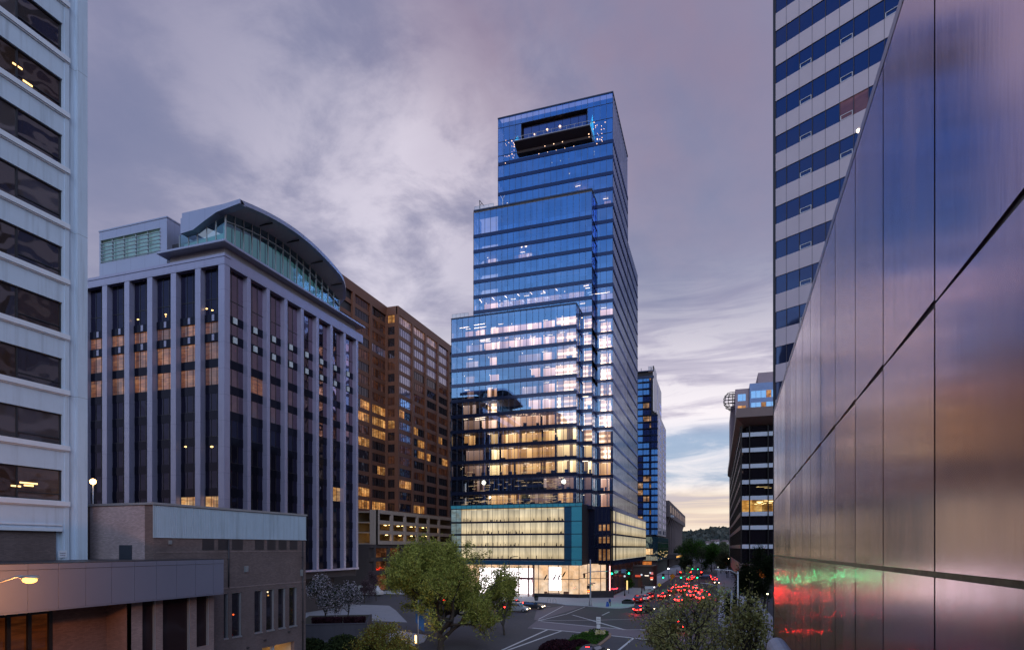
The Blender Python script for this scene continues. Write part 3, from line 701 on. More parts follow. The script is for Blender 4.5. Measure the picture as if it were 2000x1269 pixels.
# glass balustrades on the terraces
clr = clearglass('balustrade_glass', (.6,.8,.9), (.86,.92,.95), .06, .8, .02, .02)
for x0, x1, y0, z in ((-63.0, -58.6, 141.5, 69.15), (-58.4, -53.2, 145.0, 97.2)):
    g = MB(); g.face([(x0, y0, z), (x1, y0, z), (x1, y0, z+1.1), (x0, y0, z+1.1)]); g.box(x0, x1, y0-.03, y0+.03, z+1.1, z+1.15, 1)
    for q in range(5): a = x0+(x1-x0)*q/4; g.box(a-.03, a+.03, y0-.03, y0+.03, z, z+1.1, 1)
    g.build('balustrade', [clr, M['galv']], rt)
g = MB(); g.box(-58.5, -28.2, 144.8, 148.1, 96.6, 97.0); g.build('terrace_deck', M['slab'], rt)
g = MB(); front(144.8).box(g, -58.5, -28.2, 97.0, 97.35, -.3, .14); right(-28.2).box(g, 144.8, 148, 97.0, 97.35, -.3, .14); g.build('terrace_edge', M['mullion'], rt)
# crown with recessed loggia
X0, X1, Y0 = -53.1, -23.75, 148.1
zc0, zc1 = ZK[23]-.42, 121.4
lx0, lx1, lz0, lz1 = -46.9, -30.2, 112.7, 119.0
g = MB(); f = front(Y0); n_ = 19; st = (X1-X0)/n_; rows = [zc0+.8, 111.9, 115.4, 119.0, zc1]
for i in range(n_):
    a, b = X0+st*i+.03, X0+st*(i+1)-.03
    for z0_, z1_ in zip(rows, rows[1:]):
        if b <= lx0+.1 or a >= lx1-.1 or z1_ <= lz0-1 or z0_ >= lz1-.01: f.quad(g, a, b, z0_+.04, z1_-.04, 0, 0)
        elif z0_ < lz0: f.quad(g, a, b, z0_+.04, lz0-.05, 0, 0) if z0_+.1 < lz0 else None
        if (a < lx0-.1 < b-.3): f.quad(g, a, lx0, z0_+.04, z1_-.04, -.01, 0)
for i in range(n_+1):
    x_ = X0+st*i
    if x_ <= lx0+.2 or x_ >= lx1-.2: f.box(g, x_-.035, x_+.035, zc0+.8, zc1, -.05, .06, 1)
    else: f.box(g, x_-.035, x_+.035, zc0+.8, lz0-.05, -.05, .06, 1); f.box(g, x_-.035, x_+.035, lz1, zc1, -.05, .06, 1)
for z_ in rows[1:-1]:
    if lz0 < z_ < lz1-.1: f.box(g, X0, lx0, z_-.05, z_+.05, -.05, .06, 1); f.box(g, lx1, X1, z_-.05, z_+.05, -.05, .06, 1)
    else: f.box(g, X0, X1, z_-.05, z_+.05, -.05, .06, 1)
g.build('crown_glass', [glF, M['mullion']], rt)
g = MB(); f2 = right(X1); n2 = 17
for i in range(n2):
    a, b = Y0+25.9*i/n2+.03, Y0+25.9*(i+1)/n2-.03
    for z0_, z1_ in zip(rows, rows[1:]): f2.quad(g, a, b, z0_+.04, z1_-.04, 0, 0)
    f2.box(g, a-.065, a+.005, zc0+.8, zc1, -.05, .06, 1)
g.build('crown_glass', [glF, M['mullion']], rt); g = MB(); f3 = left(X0); f3.quad(g, Y0, 174, zc0, zc1, 0, 0)
g.build('crown_glass', [glF, M['mullion']], rt)
g = MB(); dkb = M['navy_band']
f.box(g, X0, X1, zc0-.02, zc0+.8, -.3, .12); right(X1).box(g, Y0, 174, zc0-.02, zc0+.8, -.3, .12); g.build('floor_band', dkb, rt)
g = MB(); f.box(g, X0-.1, X1+.1, zc1, zc1+.3, -.3, .12); right(X1).box(g, Y0, 174, zc1, zc1+.3, -.3, .1); left(X0).box(g, Y0, 174, zc1, zc1+.3, -.3, .1); g.box(X0, X1, Y0+.3, 174, zc1-1.2, zc1-1); g.build('roof_edge', M['mullion'], rt)
# loggia box
g = MB(); D_ = 2.0; loggia = pmat('loggia_dark', (.022,.015,.026), .5)
g.face([(lx0,Y0+D_,lz0),(lx1,Y0+D_,lz0),(lx1,Y0+D_,lz1),(lx0,Y0+D_,lz1)]); g.face([(lx0,Y0,lz1),(lx1,Y0,lz1),(lx1,Y0+D_,lz1-.4),(lx0,Y0+D_,lz1-.4)])
g.face([(lx0,Y0,lz0),(lx0,Y0+D_,lz0),(lx0,Y0+D_,lz1),(lx0,Y0,lz1)]); g.face([(lx1,Y0,lz0),(lx1,Y0+D_,lz0),(lx1,Y0+D_,lz1),(lx1,Y0,lz1)])
g.build('loggia', loggia, rt)
g = MB(); n3 = 8
for i in range(n3): a = lx0+.4+(lx1-lx0-.5)*i/n3; g.face([(a, Y0+1.0, lz0), (a+1.95, Y0+1.0, lz0), (a+1.95, Y0+1.0, lz1-.5), (a, Y0+1.0, lz1-.5)])
g.build('loggia_glass', pane('loggia_pane', (.03,.04,.09), (.25,.35,.7), .30, .8, .03, .05), rt)
g = MB()                                          # wedge shaped balcony
prof = [(0, 111.0), (0, 112.8), (-3.0, 112.8), (-3.2, 112.5), (-.9, 111.6), (-.9, 111.0)]
xb0, xb1 = lx0-.9, lx1+1.5
g.rings([[(x_, Y0+oy, z_) for oy, z_ in prof] for x_ in (xb0, xb1)], 0, True, False)
g.build('balcony', loggia, rt)
g = MB()
for i in range(11): a = xb0+(xb1-xb0)*i/10; g.box(a-.03, a+.03, Y0-3.05, Y0-2.98, 112.8, 113.75)
g.box(xb0, xb1, Y0-3.06, Y0-2.98, 113.7, 113.78); g.box(xb0, xb1, Y0-3.06, Y0-2.98, 112.8, 112.92); g.build('balcony_rail', M['galv'], rt)
g = MB(); scr = pane('teal_screen', (.0,.12,.13), (.2,.8,.8), .3, .8, .05, .02); g.face([(xb1, Y0-3, 112.8), (xb1, Y0, 112.8), (xb1, Y0, 117.2)]); g.build('balcony_wind_screen', scr, rt); g = MB(); g.face([(xb0, Y0-3, 112.8), (xb0, Y0, 112.8), (xb0, Y0, 116.2)]); g.build('balcony_wind_screen', scr, rt)
# points of light on the crown
ptm = emat('festoon_lamp', (1,.60,.38), 3)
def dot(px_, py__, Yp, s_, m=ptm, nm='pendant_lamp'):
    x_ = x_at(px_, Yp); d_ = depth(x_, Yp); q = MB(); q.ball((x_, Yp, z_at(py__, d_)), s_, n=6); return q.build(nm, m, rt)
sc_ = 7.692
for zx, zy, s_ in ((215,650,1),(210,700,.7),(260,683,1),(305,657,1.6),(328,688,1.1),(363,682,1.2),(342,710,1.3),(340,742,1.5),(220,722,.8),(305,738,.8),(338,795,.8),(308,854,1.4),(305,820,.7),(262,880,1.2),(230,890,.8),(200,886,.7),(338,872,.8),(324,906,1.1),(208,992,1.3),
        (1495,383,1),(1545,378,1.1),(1530,380,.8),(1585,420,1),(1562,430,1.1),(1562,455,.9),(1495,442,1),(1530,480,1),(1652,432,1.1),(1706,376,1.2),(1690,475,1),(1650,485,1.1),(1592,546,.8),(1657,547,1.1),(1610,570,.6),(1660,605,1.1),(1590,630,2),(1628,632,1),(1652,640,1.3),(1663,663,1.1),(1583,700,1.4),
        (1235,736,1),(1100,765,1),(970,795,1),(842,823,1),(711,852,1.3),(1446,608,.9),(1488,600,1)):
    dot(960+zx/sc_, 190+zy/sc_, Y0-.12, .07*s_)
for zx, zy, s_ in ((836,488,1.8),(1028,440,2),(645,558,1.2)): dot(960+zx/sc_, 190+zy/sc_, Y0+.8, .14*s_)
for zx, zy, s_ in ((802,735,1.1),(935,703,1.3),(1066,672,1.1),(1462,556,1.3),(1466,598,.9)): dot(960+zx/sc_, 190+zy/sc_, Y0-3.4, .09*s_)

# interiors ------------------------------------------------
lamp_w = emat('ceiling_lamp_warm', (1,.74,.50), 4.0)
room = {  # back walls emit, standing in for the lighting of the rooms
 'bright': roommat('room_bright', (1,.70,.47), 3.9, 3), 'warm': roommat('room_warm', (1,.60,.25), 2.1), 'soft': roommat('room_soft', (1,.61,.43), 2.0),
 'cream': roommat('room_cream', (1,.76,.38), 2.9), 'dim': roommat('room_dim', (.9,.60,.50), .7)}
dark_in = pmat('interior_dark', (.012,.012,.018), .8); col_in = pmat('interior_column', (.5,.42,.36), .8)
def core(x0, x1, y0, y1, z0, z1):
    g = MB(); g.box(x0, x1, y0, y1, z0, z1); g.build('service_core', dark_in, rt)
core(-46, -31, 158, 190, 22, 96); core(-46, -31, 158, 168, 96, 121)
core(-62.5, -53.2, 149.5, 160, 22, 66); core(-53.2, -33, 152.5, 157.9, 22, 120)
def wall(x0, x1, Yb, k, kind, nm='lit_room', side=None):
    g = MB(); z0, z1 = ZK[k]+.2, ZK[k]+FH-.25
    front(Yb).quad(g, x0, x1, z0, z1, 0); 
    o = g.build(nm, room[kind], rt)
    g = MB(); a = x0
    while a < x1-.5:                                 # desks, people height shapes, shelves
        wd = rnd.uniform(.25, 1.6)
        if rnd.random() < .42: front(Yb-.7).box(g, a, min(x1, a+wd), z0, z0+rnd.uniform(.5, 1.6), 0, .4)
        a += wd+rnd.uniform(.3, 1.8)
    if rnd.random() < .7: front(Yb-.9).box(g, x0+.1, x0+.5, z0, z1, 0, .4)
    if g.v: g.build('furniture', dark_in if kind != 'bright' else col_in, o)
    g = MB()
    for _ in range(max(1, int((x1-x0)/3.2))):
        a = rnd.uniform(x0+.3, max(x0+.4, x1-1.6)); dpt = rnd.uniform(1.0, 3.0); yy = Yb-dpt
        if rnd.random() < .5: g.box(a, a+1.3, yy, yy+.12, z1-.28, z1-.2)
        else: g.ball((a, yy, z1-.5), .11, n=6)
    g.build('ceiling_light', lamp_w, o)
YLo, YMi, YSh = 141.3, 144.8, 148.1
for k in range(0, 12):                                 # the bright right end: three strips
    if k >= 2: 
        wall(-37.0, -31.6, YLo+3.2, k, 'bright' if k > 4 else 'cream'); wall(-40.6, -37.3, YLo+4.2, k, 'soft' if k > 4 else 'warm')
        wall(-30.9, -28.6, YMi+2.6, k, 'bright' if k > 3 else 'cream'); wall(-27.6, -24.8, YSh+3.0, k, 'bright' if k > 2 else 'warm')
    else: wall(-27.6, -25.2, YSh+3.6, k, 'soft'); wall(-30.9, -29.0, YMi+3, k, 'dim')
for k, segs in {11: ((-61.5,-56,'soft'),(-54.5,-40,'soft')), 10: ((-61,-56.5,'dim'),(-56,-40.8,'soft')), 9: ((-61.5,-58,'dim'),(-54.2,-52.4,'soft'),(-47,-41,'dim')), 8: ((-61.5,-59,'dim'),(-55,-52.4,'soft'),(-43.5,-41,'soft')), 7: ((-61,-59,'dim'),(-55,-52.4,'soft'),(-47,-41,'dim')), 6: ((-61.5,-58,'dim'),(-55,-52.4,'bright'),(-44,-41,'soft')),
        5: ((-61.5,-57.2,'dim'),(-57,-52.8,'soft'),(-51.5,-41,'soft')), 4: ((-61.5,-58.5,'warm'),(-54.5,-52.2,'cream'),(-51.8,-41,'warm')), 3: ((-61,-56,'dim'),(-54.5,-52.2,'cream'),(-51.8,-41,'warm')), 2: ((-61.5,-55.5,'dim'),(-54.8,-52.2,'cream'),(-51.8,-48,'warm'),(-48,-41,'warm')),
        1: ((-59,-56,'dim'),(-40.5,-33,'dim')), 0: ((-55.5,-46.5,'warm'),(-44,-38,'dim'),(-37,-33,'warm')), }.items():
    for a, b, kd in segs: wall(a, b, YLo+rnd.uniform(3.5, 5.5), k, kd)
for k, segs in {13: ((-57.5,-31,'soft'),), 12: ((-57.5,-52,'soft'),(-50,-40,'dim'),(-36,-29,'soft')), 16: ((-49,-44.5,'soft'),(-57,-54,'dim'))}.items():
    for a, b, kd in segs: wall(a, b, YMi+4.5, k, kd)
for k, segs in {21: ((-35.5,-33,'soft'),), 20: ((-34.5,-31,'soft'),(-52,-50,'dim')), 12: ((-28,-24.5,'soft'),), 13: ((-28,-24.5,'dim'),), 19: ((-27,-25,'dim'),)}.items():
    for a, b, kd in segs: wall(a, b, YSh+4.5, k, kd)
for k in range(0, 12):
    g = MB(); right(-25.4).quad(g, 149, 157 if k > 4 else 153, ZK[k]+.3, ZK[k]+3.4, 0); g.build('lit_room', room['soft' if k > 1 else 'dim'], rt)
# slanted strip lights
strip = emat('strip_lamp', (1,.72,.52), 6)
def streak(px0, py0, px1, py1, Yp, th=.07):
    g = MB(); P = []
    for a, b in ((px0, py0), (px1, py1)): x_ = x_at(a, Yp); P.append((x_, Yp, z_at(b, depth(x_, Yp))))
    g.tube(P, th, 5); g.build('strip_light', strip, rt)
for i in range(7): streak(932+i*24.6 - (1 if i else 0), 579-i*3.4, 941+i*24.6, 590-i*3.6 -(1 if i else 0), YMi+1.2)
for a in ((1096,558,1122,554,YMi+1.2),(1140,559,1150,557,YMi+1.2),(1143,563,1152,562,YMi+1.2),(1155,575,1186,571.5,YSh+1),(1158,374,1174,371,YSh+1),(1168,402,1173,401.5,YSh+1),
          (898,641,916,638,YLo+1.2),(926,635,947,632,YLo+1.2),(926,641,949,638,YLo+1.2),(937,665,957,662,YLo+1.2),(939,667,958,666,YLo+1.2),(928,817,949,814,YLo+1.2),(928,820,948,818,YLo+1.2)): streak(*a)
for a, b in ((1027,479),(1019,482),(945,490)): dot(a, b, YMi+1, .45 if a == 1027 else .25, emat('bright_lamp', (1,.75,.5), 4))
for i in range(26): dot(rnd.uniform(935, 1110), rnd.uniform(655, 662)-(0), YLo+1.6, rnd.uniform(.08, .16))
for i in range(24): dot(rnd.uniform(975, 1058), 808+rnd.uniform(-3, 3), YLo+1.6, rnd.uniform(.09, .2))
for i in range(22): k_ = rnd.choice((2, 3, 4)); dot(rnd.uniform(955, 1100), {4: 846, 3: 877, 2: 910}[k_]+rnd.uniform(-3, 3), YLo+1.4, rnd.uniform(.08, .18))
dot(945, 942, YLo+1, .55, emat('flood_lamp', (1,.95,.75), 7)); dot(1101, 940, YLo+1, .55, emat('flood_lamp', (1,.95,.75), 7)); dot(957, 971, YLo+1, .3, emat('flood_lamp', (1,.95,.75), 7))
g = MB()
for i in range(170):
    k_ = rnd.choice((0, 0, 1, 2)); x_ = rnd.uniform(-62, -34); z_ = ZK[k_]+rnd.uniform(.6, 3.0); l_ = rnd.uniform(.4, 2.0); yy = YLo+rnd.uniform(1.2, 4)
    g.box(x_, x_+l_, yy, yy+.06, z_, z_+.06)
g.build('shelf_light', emat('shelf_lamp', (1,.66,.34), 1.6), rt)

# podium -------------------------------------------------------------
YP = 138.5; px0, px1 = -61.9, -29.3
V['podium'] = (px0, px1, YP, 150, 0, 4)
fz = front(YP); zb_ = [9.1, 12.1, 15.05, 18.0, 21.3]
blindm, t, out = newmat('lit_translucent_glass')
q = t.pos(); x, y, z = t.sep(q); a_ = t.m('ADD', x, y)
fz_ = t.m('FRACT', t.m('DIVIDE', t.m('SUBTRACT', z, 9.1), 2.97)); nn = t.noise(t.mul(q, (1.2, 1.2, .25)), 1.0, 3)
e = t.add('ShaderNodeEmission'); t.put(e.inputs[0], t.mix(t.rng(fz_, 0, 1), (1,.76,.42), (1,.88,.64)))
t.put(e.inputs[1], t.m('MULTIPLY', t.m('MULTIPLY', t.rng(nn, .3, .7, .66, 1.04), t.rng(t.white(t.comb(t.m('FLOOR', t.m('DIVIDE', t.m('ADD', a_, 61.9), 1.545)), t.m('FLOOR', t.m('DIVIDE', z, 2.97)), 0))[0], 0, 1, .72, 1.12)), t.rng(t.m('ABSOLUTE', t.m('SUBTRACT', fz_, .45)), 0, .5, 1.05, .72)))
g2 = t.add('ShaderNodeBsdfGlossy'); t.put(g2.inputs[0], (.6,.75,.95)); g2.inputs[1].default_value = .08
mx = t.add('ShaderNodeMixShader'); mx.inputs[0].default_value = .16; t.L.new(e.outputs[0], mx.inputs[1]); t.L.new(g2.outputs[0], mx.inputs[2]); t.L.new(mx.outputs[0], out.inputs[0])
xe = x_at(1102, YP); n_ = 21; st = (xe-px0)/n_
for z0, z1 in zip(zb_, zb_[1:]):
    g = MB()
    for i in range(n_):
        fz.quad(g, px0+st*i+.03, px0+st*(i+1)-.03, z0+.22, z1-.22 if z1 < 21 else z1-.1, 0, 2 if i < 2 else 0)
    for i in range(n_+1): fz.box(g, px0+st*i-.03, px0+st*i+.03, z0+.3, z1-.2, -.05, .08, 1)
    g.build('lit_window_band', [blindm, M['mullion'], pane('podium_pale_glass', (.08,.16,.2), (.5,.7,.8), .2, .8, .05, .02, lit=(.55,.72,.70), ls=.28, litvar=.3)], rt)
    g = MB(); fz.box(g, px0, xe, z0-.22, z0+.22, -.3, .1); fz.box(g, px0, xe, z0-.02, z0+.04, .1, .15); g.build('floor_band', M['navy_band'], rt)
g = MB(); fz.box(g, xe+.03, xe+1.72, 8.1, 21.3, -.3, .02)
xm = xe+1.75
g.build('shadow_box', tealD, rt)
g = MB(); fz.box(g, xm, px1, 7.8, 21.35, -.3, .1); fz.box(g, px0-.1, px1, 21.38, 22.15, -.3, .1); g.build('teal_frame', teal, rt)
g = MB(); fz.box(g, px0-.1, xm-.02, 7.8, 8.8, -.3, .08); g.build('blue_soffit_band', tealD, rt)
g = MB()
for z_ in (9.1, 12.1, 15.05, 18.0, 21.36): fz.box(g, xe, px1+.02, z_-.06, z_+.06, .02, .16)
for i in range(n_+3): fz.box(g, px0+st*i-.03, px0+st*i+.03, 21.4, 22.1, .1, .16); fz.box(g, px0+st*i-.03, px0+st*i+.03, 7.85, 8.75, .08, .14)
fz.box(g, px0-.1, px1+.05, 22.15, 22.3, -.3, .16); g.build('joint_grid', M['mullion'], rt)
g = MB(); g.box(px0, px1-.05, YP+.31, 148, 7.9, 8.1); g.box(px0, px1-.05, YP+.31, 146, 21.0, 21.3); g.face([(px0, YP, 7.9), (px0, 150, 7.9), (px0, 150, 21.5), (px0, YP, 21.5)]); g.box(px1-.02, px1, YP, 147, 7.9, 22); g.build('podium_body', dark_in, rt)
g = MB()
for i in range(22): x_ = px0+.4+i*(px1-px0-.8)/21; g.box(x_-.02, x_+.02, YP+.4, YP+.44, 22.3, 23.3)
g.box(px0+.4, px1-.4, YP+.39, YP+.45, 23.3, 23.36); g.build('terrace_rail', M['galv'], rt)
g = MB(); r8 = random.Random(14)
for z0 in zb_[:-1]:
    for _ in range(26):
        a = r8.uniform(px0+3.2, xe-.5); w_, h_ = r8.choice(((.12, .5), (.07, .9), (.3, .35), (.18, .7))); fz.box(g, a, a+w_, z0+.23, z0+.23+h_, .004, .012)
g.build('sill_clutter', pmat('clutter', (.16,.12,.07), .8), rt)
# recessed dark corner part and street wing
YQ = 146.2; fq = front(YQ); xq0, xq1 = px1, -23.9
dkq = pane('corner_glass_dark', (.010,.012,.03), (.18,.22,.42), .22, .7, .04, .05); wmq = pane('corner_glass_warm', (.03,.015,.01), (.4,.3,.35), .14, .6, .04, .05, lit=(1,.55,.25), ls=.45, litvar=.7, cell=(1.4, 3))
for j, (z0, z1) in enumerate(zip([8.0]+zb_[1:], zb_[1:]+[21.4])):
    z0, z1 = ([8.0, 12.1, 15.05, 18.0][j], [12.1, 15.05, 18.0, 21.4][j]) if j < 4 else (None, None)
    if z0 is None: break
    g = MB(); fq.quad(g, xq0, xq0+2.2, z0+.2, z1-.2, 0, 0)
    for i in range(3): fq.quad(g, xq0+2.3+i*1.0, xq0+3.2+i*1.0, z0+.2, z1-.2, .01, 0 if j == 3 else 0)
    if j < 3:
        for i in range(3): fq.quad(g, xq0+2.5+i*1.0, xq0+3.1+i*1.0, z0+.9, z1-.6, .02, 1)
    fq.box(g, xq0, xq1, z1-.22, z1+.22, -.2, .1, 2)
    for x_ in (xq0+2.25, xq0+3.25, xq0+4.25): fq.box(g, x_-.04, x_+.04, z0+.2, z1-.2, -.1, .08, 3)
    g.build('corner_window_band', [dkq, wmq, M['navy_band'], M['mullion']], rt)
g = MB(); g.box(xq0, xq1, YQ+.2, 150, 7.8, 21.3); g.build('corner_core', dark_in, rt)
XW = -23.4; YW1 = 217; fw = right(XW)
for j, (z0, z1) in enumerate(zip([8.6, 12.1, 15.05, 18.0], [12.1, 15.05, 18.0, 20.9])):
    g = MB(); n_ = 44; st = (YW1-YQ)/n_
    for i in range(n_): fw.quad(g, YQ+st*i+.03, YQ+st*(i+1)-.03, z0+.25, z1-.2, 0, 2 if i in (2,) else 0)
    for i in range(0, n_+1, 1): fw.box(g, YQ+st*i-.025, YQ+st*i+.025, z0+.25, z1-.2, -.05, .05, 1)
    g.build('lit_window_band', [blindm, M['mullion'], dkq], rt)
    g = MB(); fw.box(g, YQ, YW1, z1-.2, z1+.25, -.3, .12); g.build('floor_band', M['navy_band'], rt)
g = MB(); fw.box(g, YQ, YW1, 7.7, 8.85, -.3, .1); g.box(-34, XW-.3, YQ+.3, YW1, 7.8, 8.0); g.box(-34, XW-.3, YQ+.3, YW1, 20.7, 20.9); g.box(-34, XW, YW1, YW1+.3, 7.8, 21); g.build('wing_edge', M['navy_band'], rt)

# ground floor shop glass
YS = 142.0; fs = front(YS)
shopglass = clearglass('shop_glass', (.6,.7,.8), (.93,.93,.93), .06, .8, .01, .02)
xs0, xs1 = -61, x_at(1191, 145.0)
white_e = emat('shop_white_wall', (1,.90,.92), 3.6); cream_e = emat('shop_cream_wall', (1,.74,.52), 1.0, .35); pink_e = emat('shop_pink_art', (1,.10,.28), .8, .6)  # walls and artwork emit, standing in for the shop lighting
X_ = lambda p: x_at(p, YS)
SEG = [(X_(870), X_(1045)), (X_(1045), X_(1127))]
g = MB(); n_ = 0
edges = [X_(p) for p in (866, 900, 930, 960, 985, 1013, 1033, 1043.5, 1052, 1071, 1091, 1111, 1131)]
for a, b in zip(edges, edges[1:]): fs.quad(g, a+.04, b-.04, .35, 7.8, 0, 0)
for a in edges: fs.box(g, a-.06, a+.06, .3, 7.8, -.08, .08, 1)
fs.box(g, edges[0], edges[-1], 4.35, 4.5, -.05, .06, 1)
g.build('shop_front', [shopglass, pmat('shop_frame', (.14,.08,.08), .5)], rt)
# splayed part to the corner
xa_, ya_ = edges[-1], YS; xb_, yb_ = x_at(1191, 145.4), 145.4
L_ = math.hypot(xb_-xa_, yb_-ya_); ux, uy = (xb_-xa_)/L_, (yb_-ya_)/L_; f4 = Fr((xa_, ya_), (ux, uy), (uy, -ux))
g = MB()
for q in (0, .16, .42, .74): pass
cuts = [0, L_*.28, L_*.36, L_*.70, L_]
for a, b in zip(cuts, cuts[1:]): f4.quad(g, a+.04, b-.04, .8, 8.0, 0, 0)
for a in cuts: f4.box(g, a-.06, a+.06, .5, 8.0, -.08, .08, 1)
f4.box(g, 0, L_, 4.6, 4.72, -.05, .06, 1); g.build('shop_front', [shopglass, pmat('shop_frame', (.14,.08,.08), .5)], rt)
g = MB(); f4.quad(g, -1, L_-.3, .5, 8.0, -2.2); g.build('shop_wall', cream_e, rt)
g = MB(); f4.box(g, L_-.1, L_+.1, .8, 7.6, -.05, .12); g.build('neon_edge', emat('pink_tube', (1,.45,.42), 2.5), rt)
g = MB(); fs.quad(g, X_(925), X_(1034), .4, 6.8, -4.0); g.build('shop_white_wall', white_e, rt)
g = MB(); fs.quad(g, X_(1066), X_(1090), 1.5, 7.2, -3.0); g.build('shop_white_panel', white_e, rt)
g = MB(); fs.quad(g, edges[0], edges[-1]+.5, .3, 8, -5.0); g.build('shop_wall', cream_e, rt)
g = MB(); r9 = random.Random(4)
for _ in range(46):
    a = X_(r9.uniform(995, 1032)); z_ = r9.uniform(1.2, 4.6); l_ = r9.uniform(.3, 1.6); g.face([(a, YS+3.9, z_), (a+.12, YS+3.9, z_), (a+r9.uniform(-.2, .5), YS+3.9, z_+l_)])
for _ in range(16):
    a = X_(r9.uniform(1072, 1086)); z_ = r9.uniform(2, 5.5); l_ = r9.uniform(.3, 1.4); g.face([(a, YS+2.9, z_), (a+.1, YS+2.9, z_), (a+r9.uniform(-.2, .3), YS+2.9, z_+l_)])
g.build('reed_artwork', pink_e, rt)
g = MB(); portal = pmat('portal_red', (.20,.05,.06), .5)
fs.box(g, X_(1013), X_(1040), 4.2, 4.7, .1, .5); fs.box(g, X_(1013), X_(1014.5), .15, 4.2, .1, .4); fs.box(g, X_(1032), X_(1034), .15, 7.6, .1, .5); fs.box(g, X_(1041), X_(1043), .15, 7.8, .1, .5)
g.build('entrance_portal', portal, rt)
g = MB()
for p, z_ in ((1060, 4.1), (1078, 4.2), (1087, 4.35), (1096, 4.9)):
    a = X_(p); P = [(a, YS+1.2, z_), (a+.35, YS+1.2, z_+.6), (a+.75, YS+1.2, z_+1.3)]; g.tube(P, [.12, .2, .1], 6)
g.build('hanging_sculpture', dark_in, rt)
g = MB()
for p0, p1, z1_ in ((1066, 1090, 1.0), (1098, 1107, 1.4), (1060, 1065, 1.3)): g.box(X_(p0), X_(p1), YS+1.3, YS+2, .3, z1_)
g.build('shop_furniture', pmat('shop_wood', (.35,.16,.08), .6), rt)
g = MB(); g.box(X_(1043.5), xa_, YS-.25, YS+.3, .1, .95); f4.box(g, 0, L_*.38, .1, .95, -.3, .25); f4.box(g, L_*.38, L_+.8, .1, 1.75, -.3, .45); g.build('granite_plinth', M['granite'], rt)
g = MB(); g.box(-30.5, xb_, 147.8, 148.2, 0, 8); g.build('ground_core', dark_in, rt)
# street side ground floor
g = MB(); fw2 = right(-24.6); fw2.quad(g, 145.6, YW1, .1, 7.8, 0, 0)
for i in range(30): y_ = 145.6+i*(YW1-145.6)/29; fw2.box(g, y_-.05, y_+.05, .1, 7.8, 0, .12, 1)
g.build('street_shop_glass', [pane('street_shop_glass', (.02,.012,.016), (.55,.5,.6), .15, .9, .02, .2, .6, lit=(1,.35,.15), ls=.10, litvar=.8, cell=(3, 9)), M['mullion']], rt)
# roof mast and davit
tp = thing('roof_davit', 'small slanted crane arm standing on the left roof terrace of the glass tower', 'davit', (-57.2, 145.8, 97.2))
g = MB(); g.box(-57.5, -56.9, 145.6, 146.1, 97.2, 97.9); g.build('base', M['dark_steel'], tp)
g = MB(); g.tube([(-57.2, 145.8, 97.8), (-57.3, 145.8, 100.2)], .09, 6); g.tube([(-57.3, 145.8, 100.2), (-56.1, 145.8, 98.6)], .08, 6); g.tube([(-57.2, 145.8, 99.0), (-56.6, 145.8, 99.3)], .06, 6); g.build('arm', M['dark_steel'], tp)
tp = thing('roof_mast', 'thin white mast on the terrace in front of the upper glass tower', 'mast', (-51.2, 146.2, 97.2))
g = MB(); g.tube([(-51.2, 146.2, 97.2), (-51.2, 146.2, 99.8)], .07, 6); g.build('pole', M['white_trim'], tp)
g = MB(); g.tube([(-51.2, 146.2, 99.6), (-51.8, 146.2, 100.6)], .05, 6); g.tube([(-51.2, 146.2, 99.6), (-50.7, 146.2, 100.5)], .05, 6); g.build('arm', M['white_trim'], tp)
# ================================================================== brown office building with parking podium
rt = thing('brown_office_building', 'dark brown office building with rows of wide windows left of the glass tower', 'building', (-93, 168, 0))
fA, fB, fS = right(-97), right(-93), front(168.0)
g = MB(); g.box(-130, -97.4, 122, 168.4, 12, 84.6); g.box(-130, -93.4, 168.41, 221, 0, 84.0); g.build('core', M['dark_steel'], rt)
zf = [22.0+3.62*k for k in range(17)]; ZTB = 84.0
yA = [168-9.2*k for k in range(5)]; yB = [168.0+9.35*k for k in range(6)]
g = MB()
for z in zf: fA.box(g, yA[-1], 168, z-.05, z+1.15, -.3, 0); fB.box(g, 168, yB[-1], z-.05, z+1.15, -.3, 0); fS.box(g, -97, -93.3, z-.05, z+1.15, -.3, 0)
fA.box(g, yA[-1], 168, ZTB-.6, 86.2, -.4, .3); fB.box(g, 167.7, yB[-1]+6, ZTB-.6, 86.0, -.4, .3); fS.box(g, -97, -93.0, ZTB-.6, 86.0, -.4, .3)
g.build('spandrel_wall', M['brown_metal'], rt)
g = MB()
for y in yA: fA.box(g, y-.55, y+.55 if y < 168 else y, 12, ZTB-.6, -.3, .35)
for y in yB: fB.box(g, y-.55 if y > 168 else y, y+.55, 0, ZTB-.6, -.3, .35)
g.box(-97.3, -96.3, 167.6, 168, 12, ZTB-.6); g.box(-93.9, -92.65, 167.6, 168, 0, ZTB-.6)
g.build('pier', M['brown_metal'], rt)
bw = {'lilac': pane('brown_win_lit_top', (.15,.12,.16), (.8,.75,.9), .22, .8, .05, .1, .4, lit=(1,.62,.50), ls=.34, litvar=.8, cell=(1.5, 1.3)), 'dark': pane('brown_win_dark', (.014,.010,.012), (.5,.45,.5), .08, .6, .04, .2, .4), 'sky': pane('brown_win_sky', (.15,.13,.20), (.85,.8,.95), .26, .9, .05, .1, .4),
      'amber': pane('brown_win_amber', (.02,.012,.01), (.4,.35,.4), .06, .5, .05, .1, .4, lit=(1,.50,.16), ls=.75, litvar=.9, cell=(1.5, 3.62)), 'dim': pane('brown_win_dim', (.02,.012,.01), (.4,.35,.4), .08, .5, .05, .15, .4, lit=(1,.35,.15), ls=.06, litvar=.9, cell=(1.5, 3.62))}
made = 0; stuff = MB(); r3 = random.Random(11)
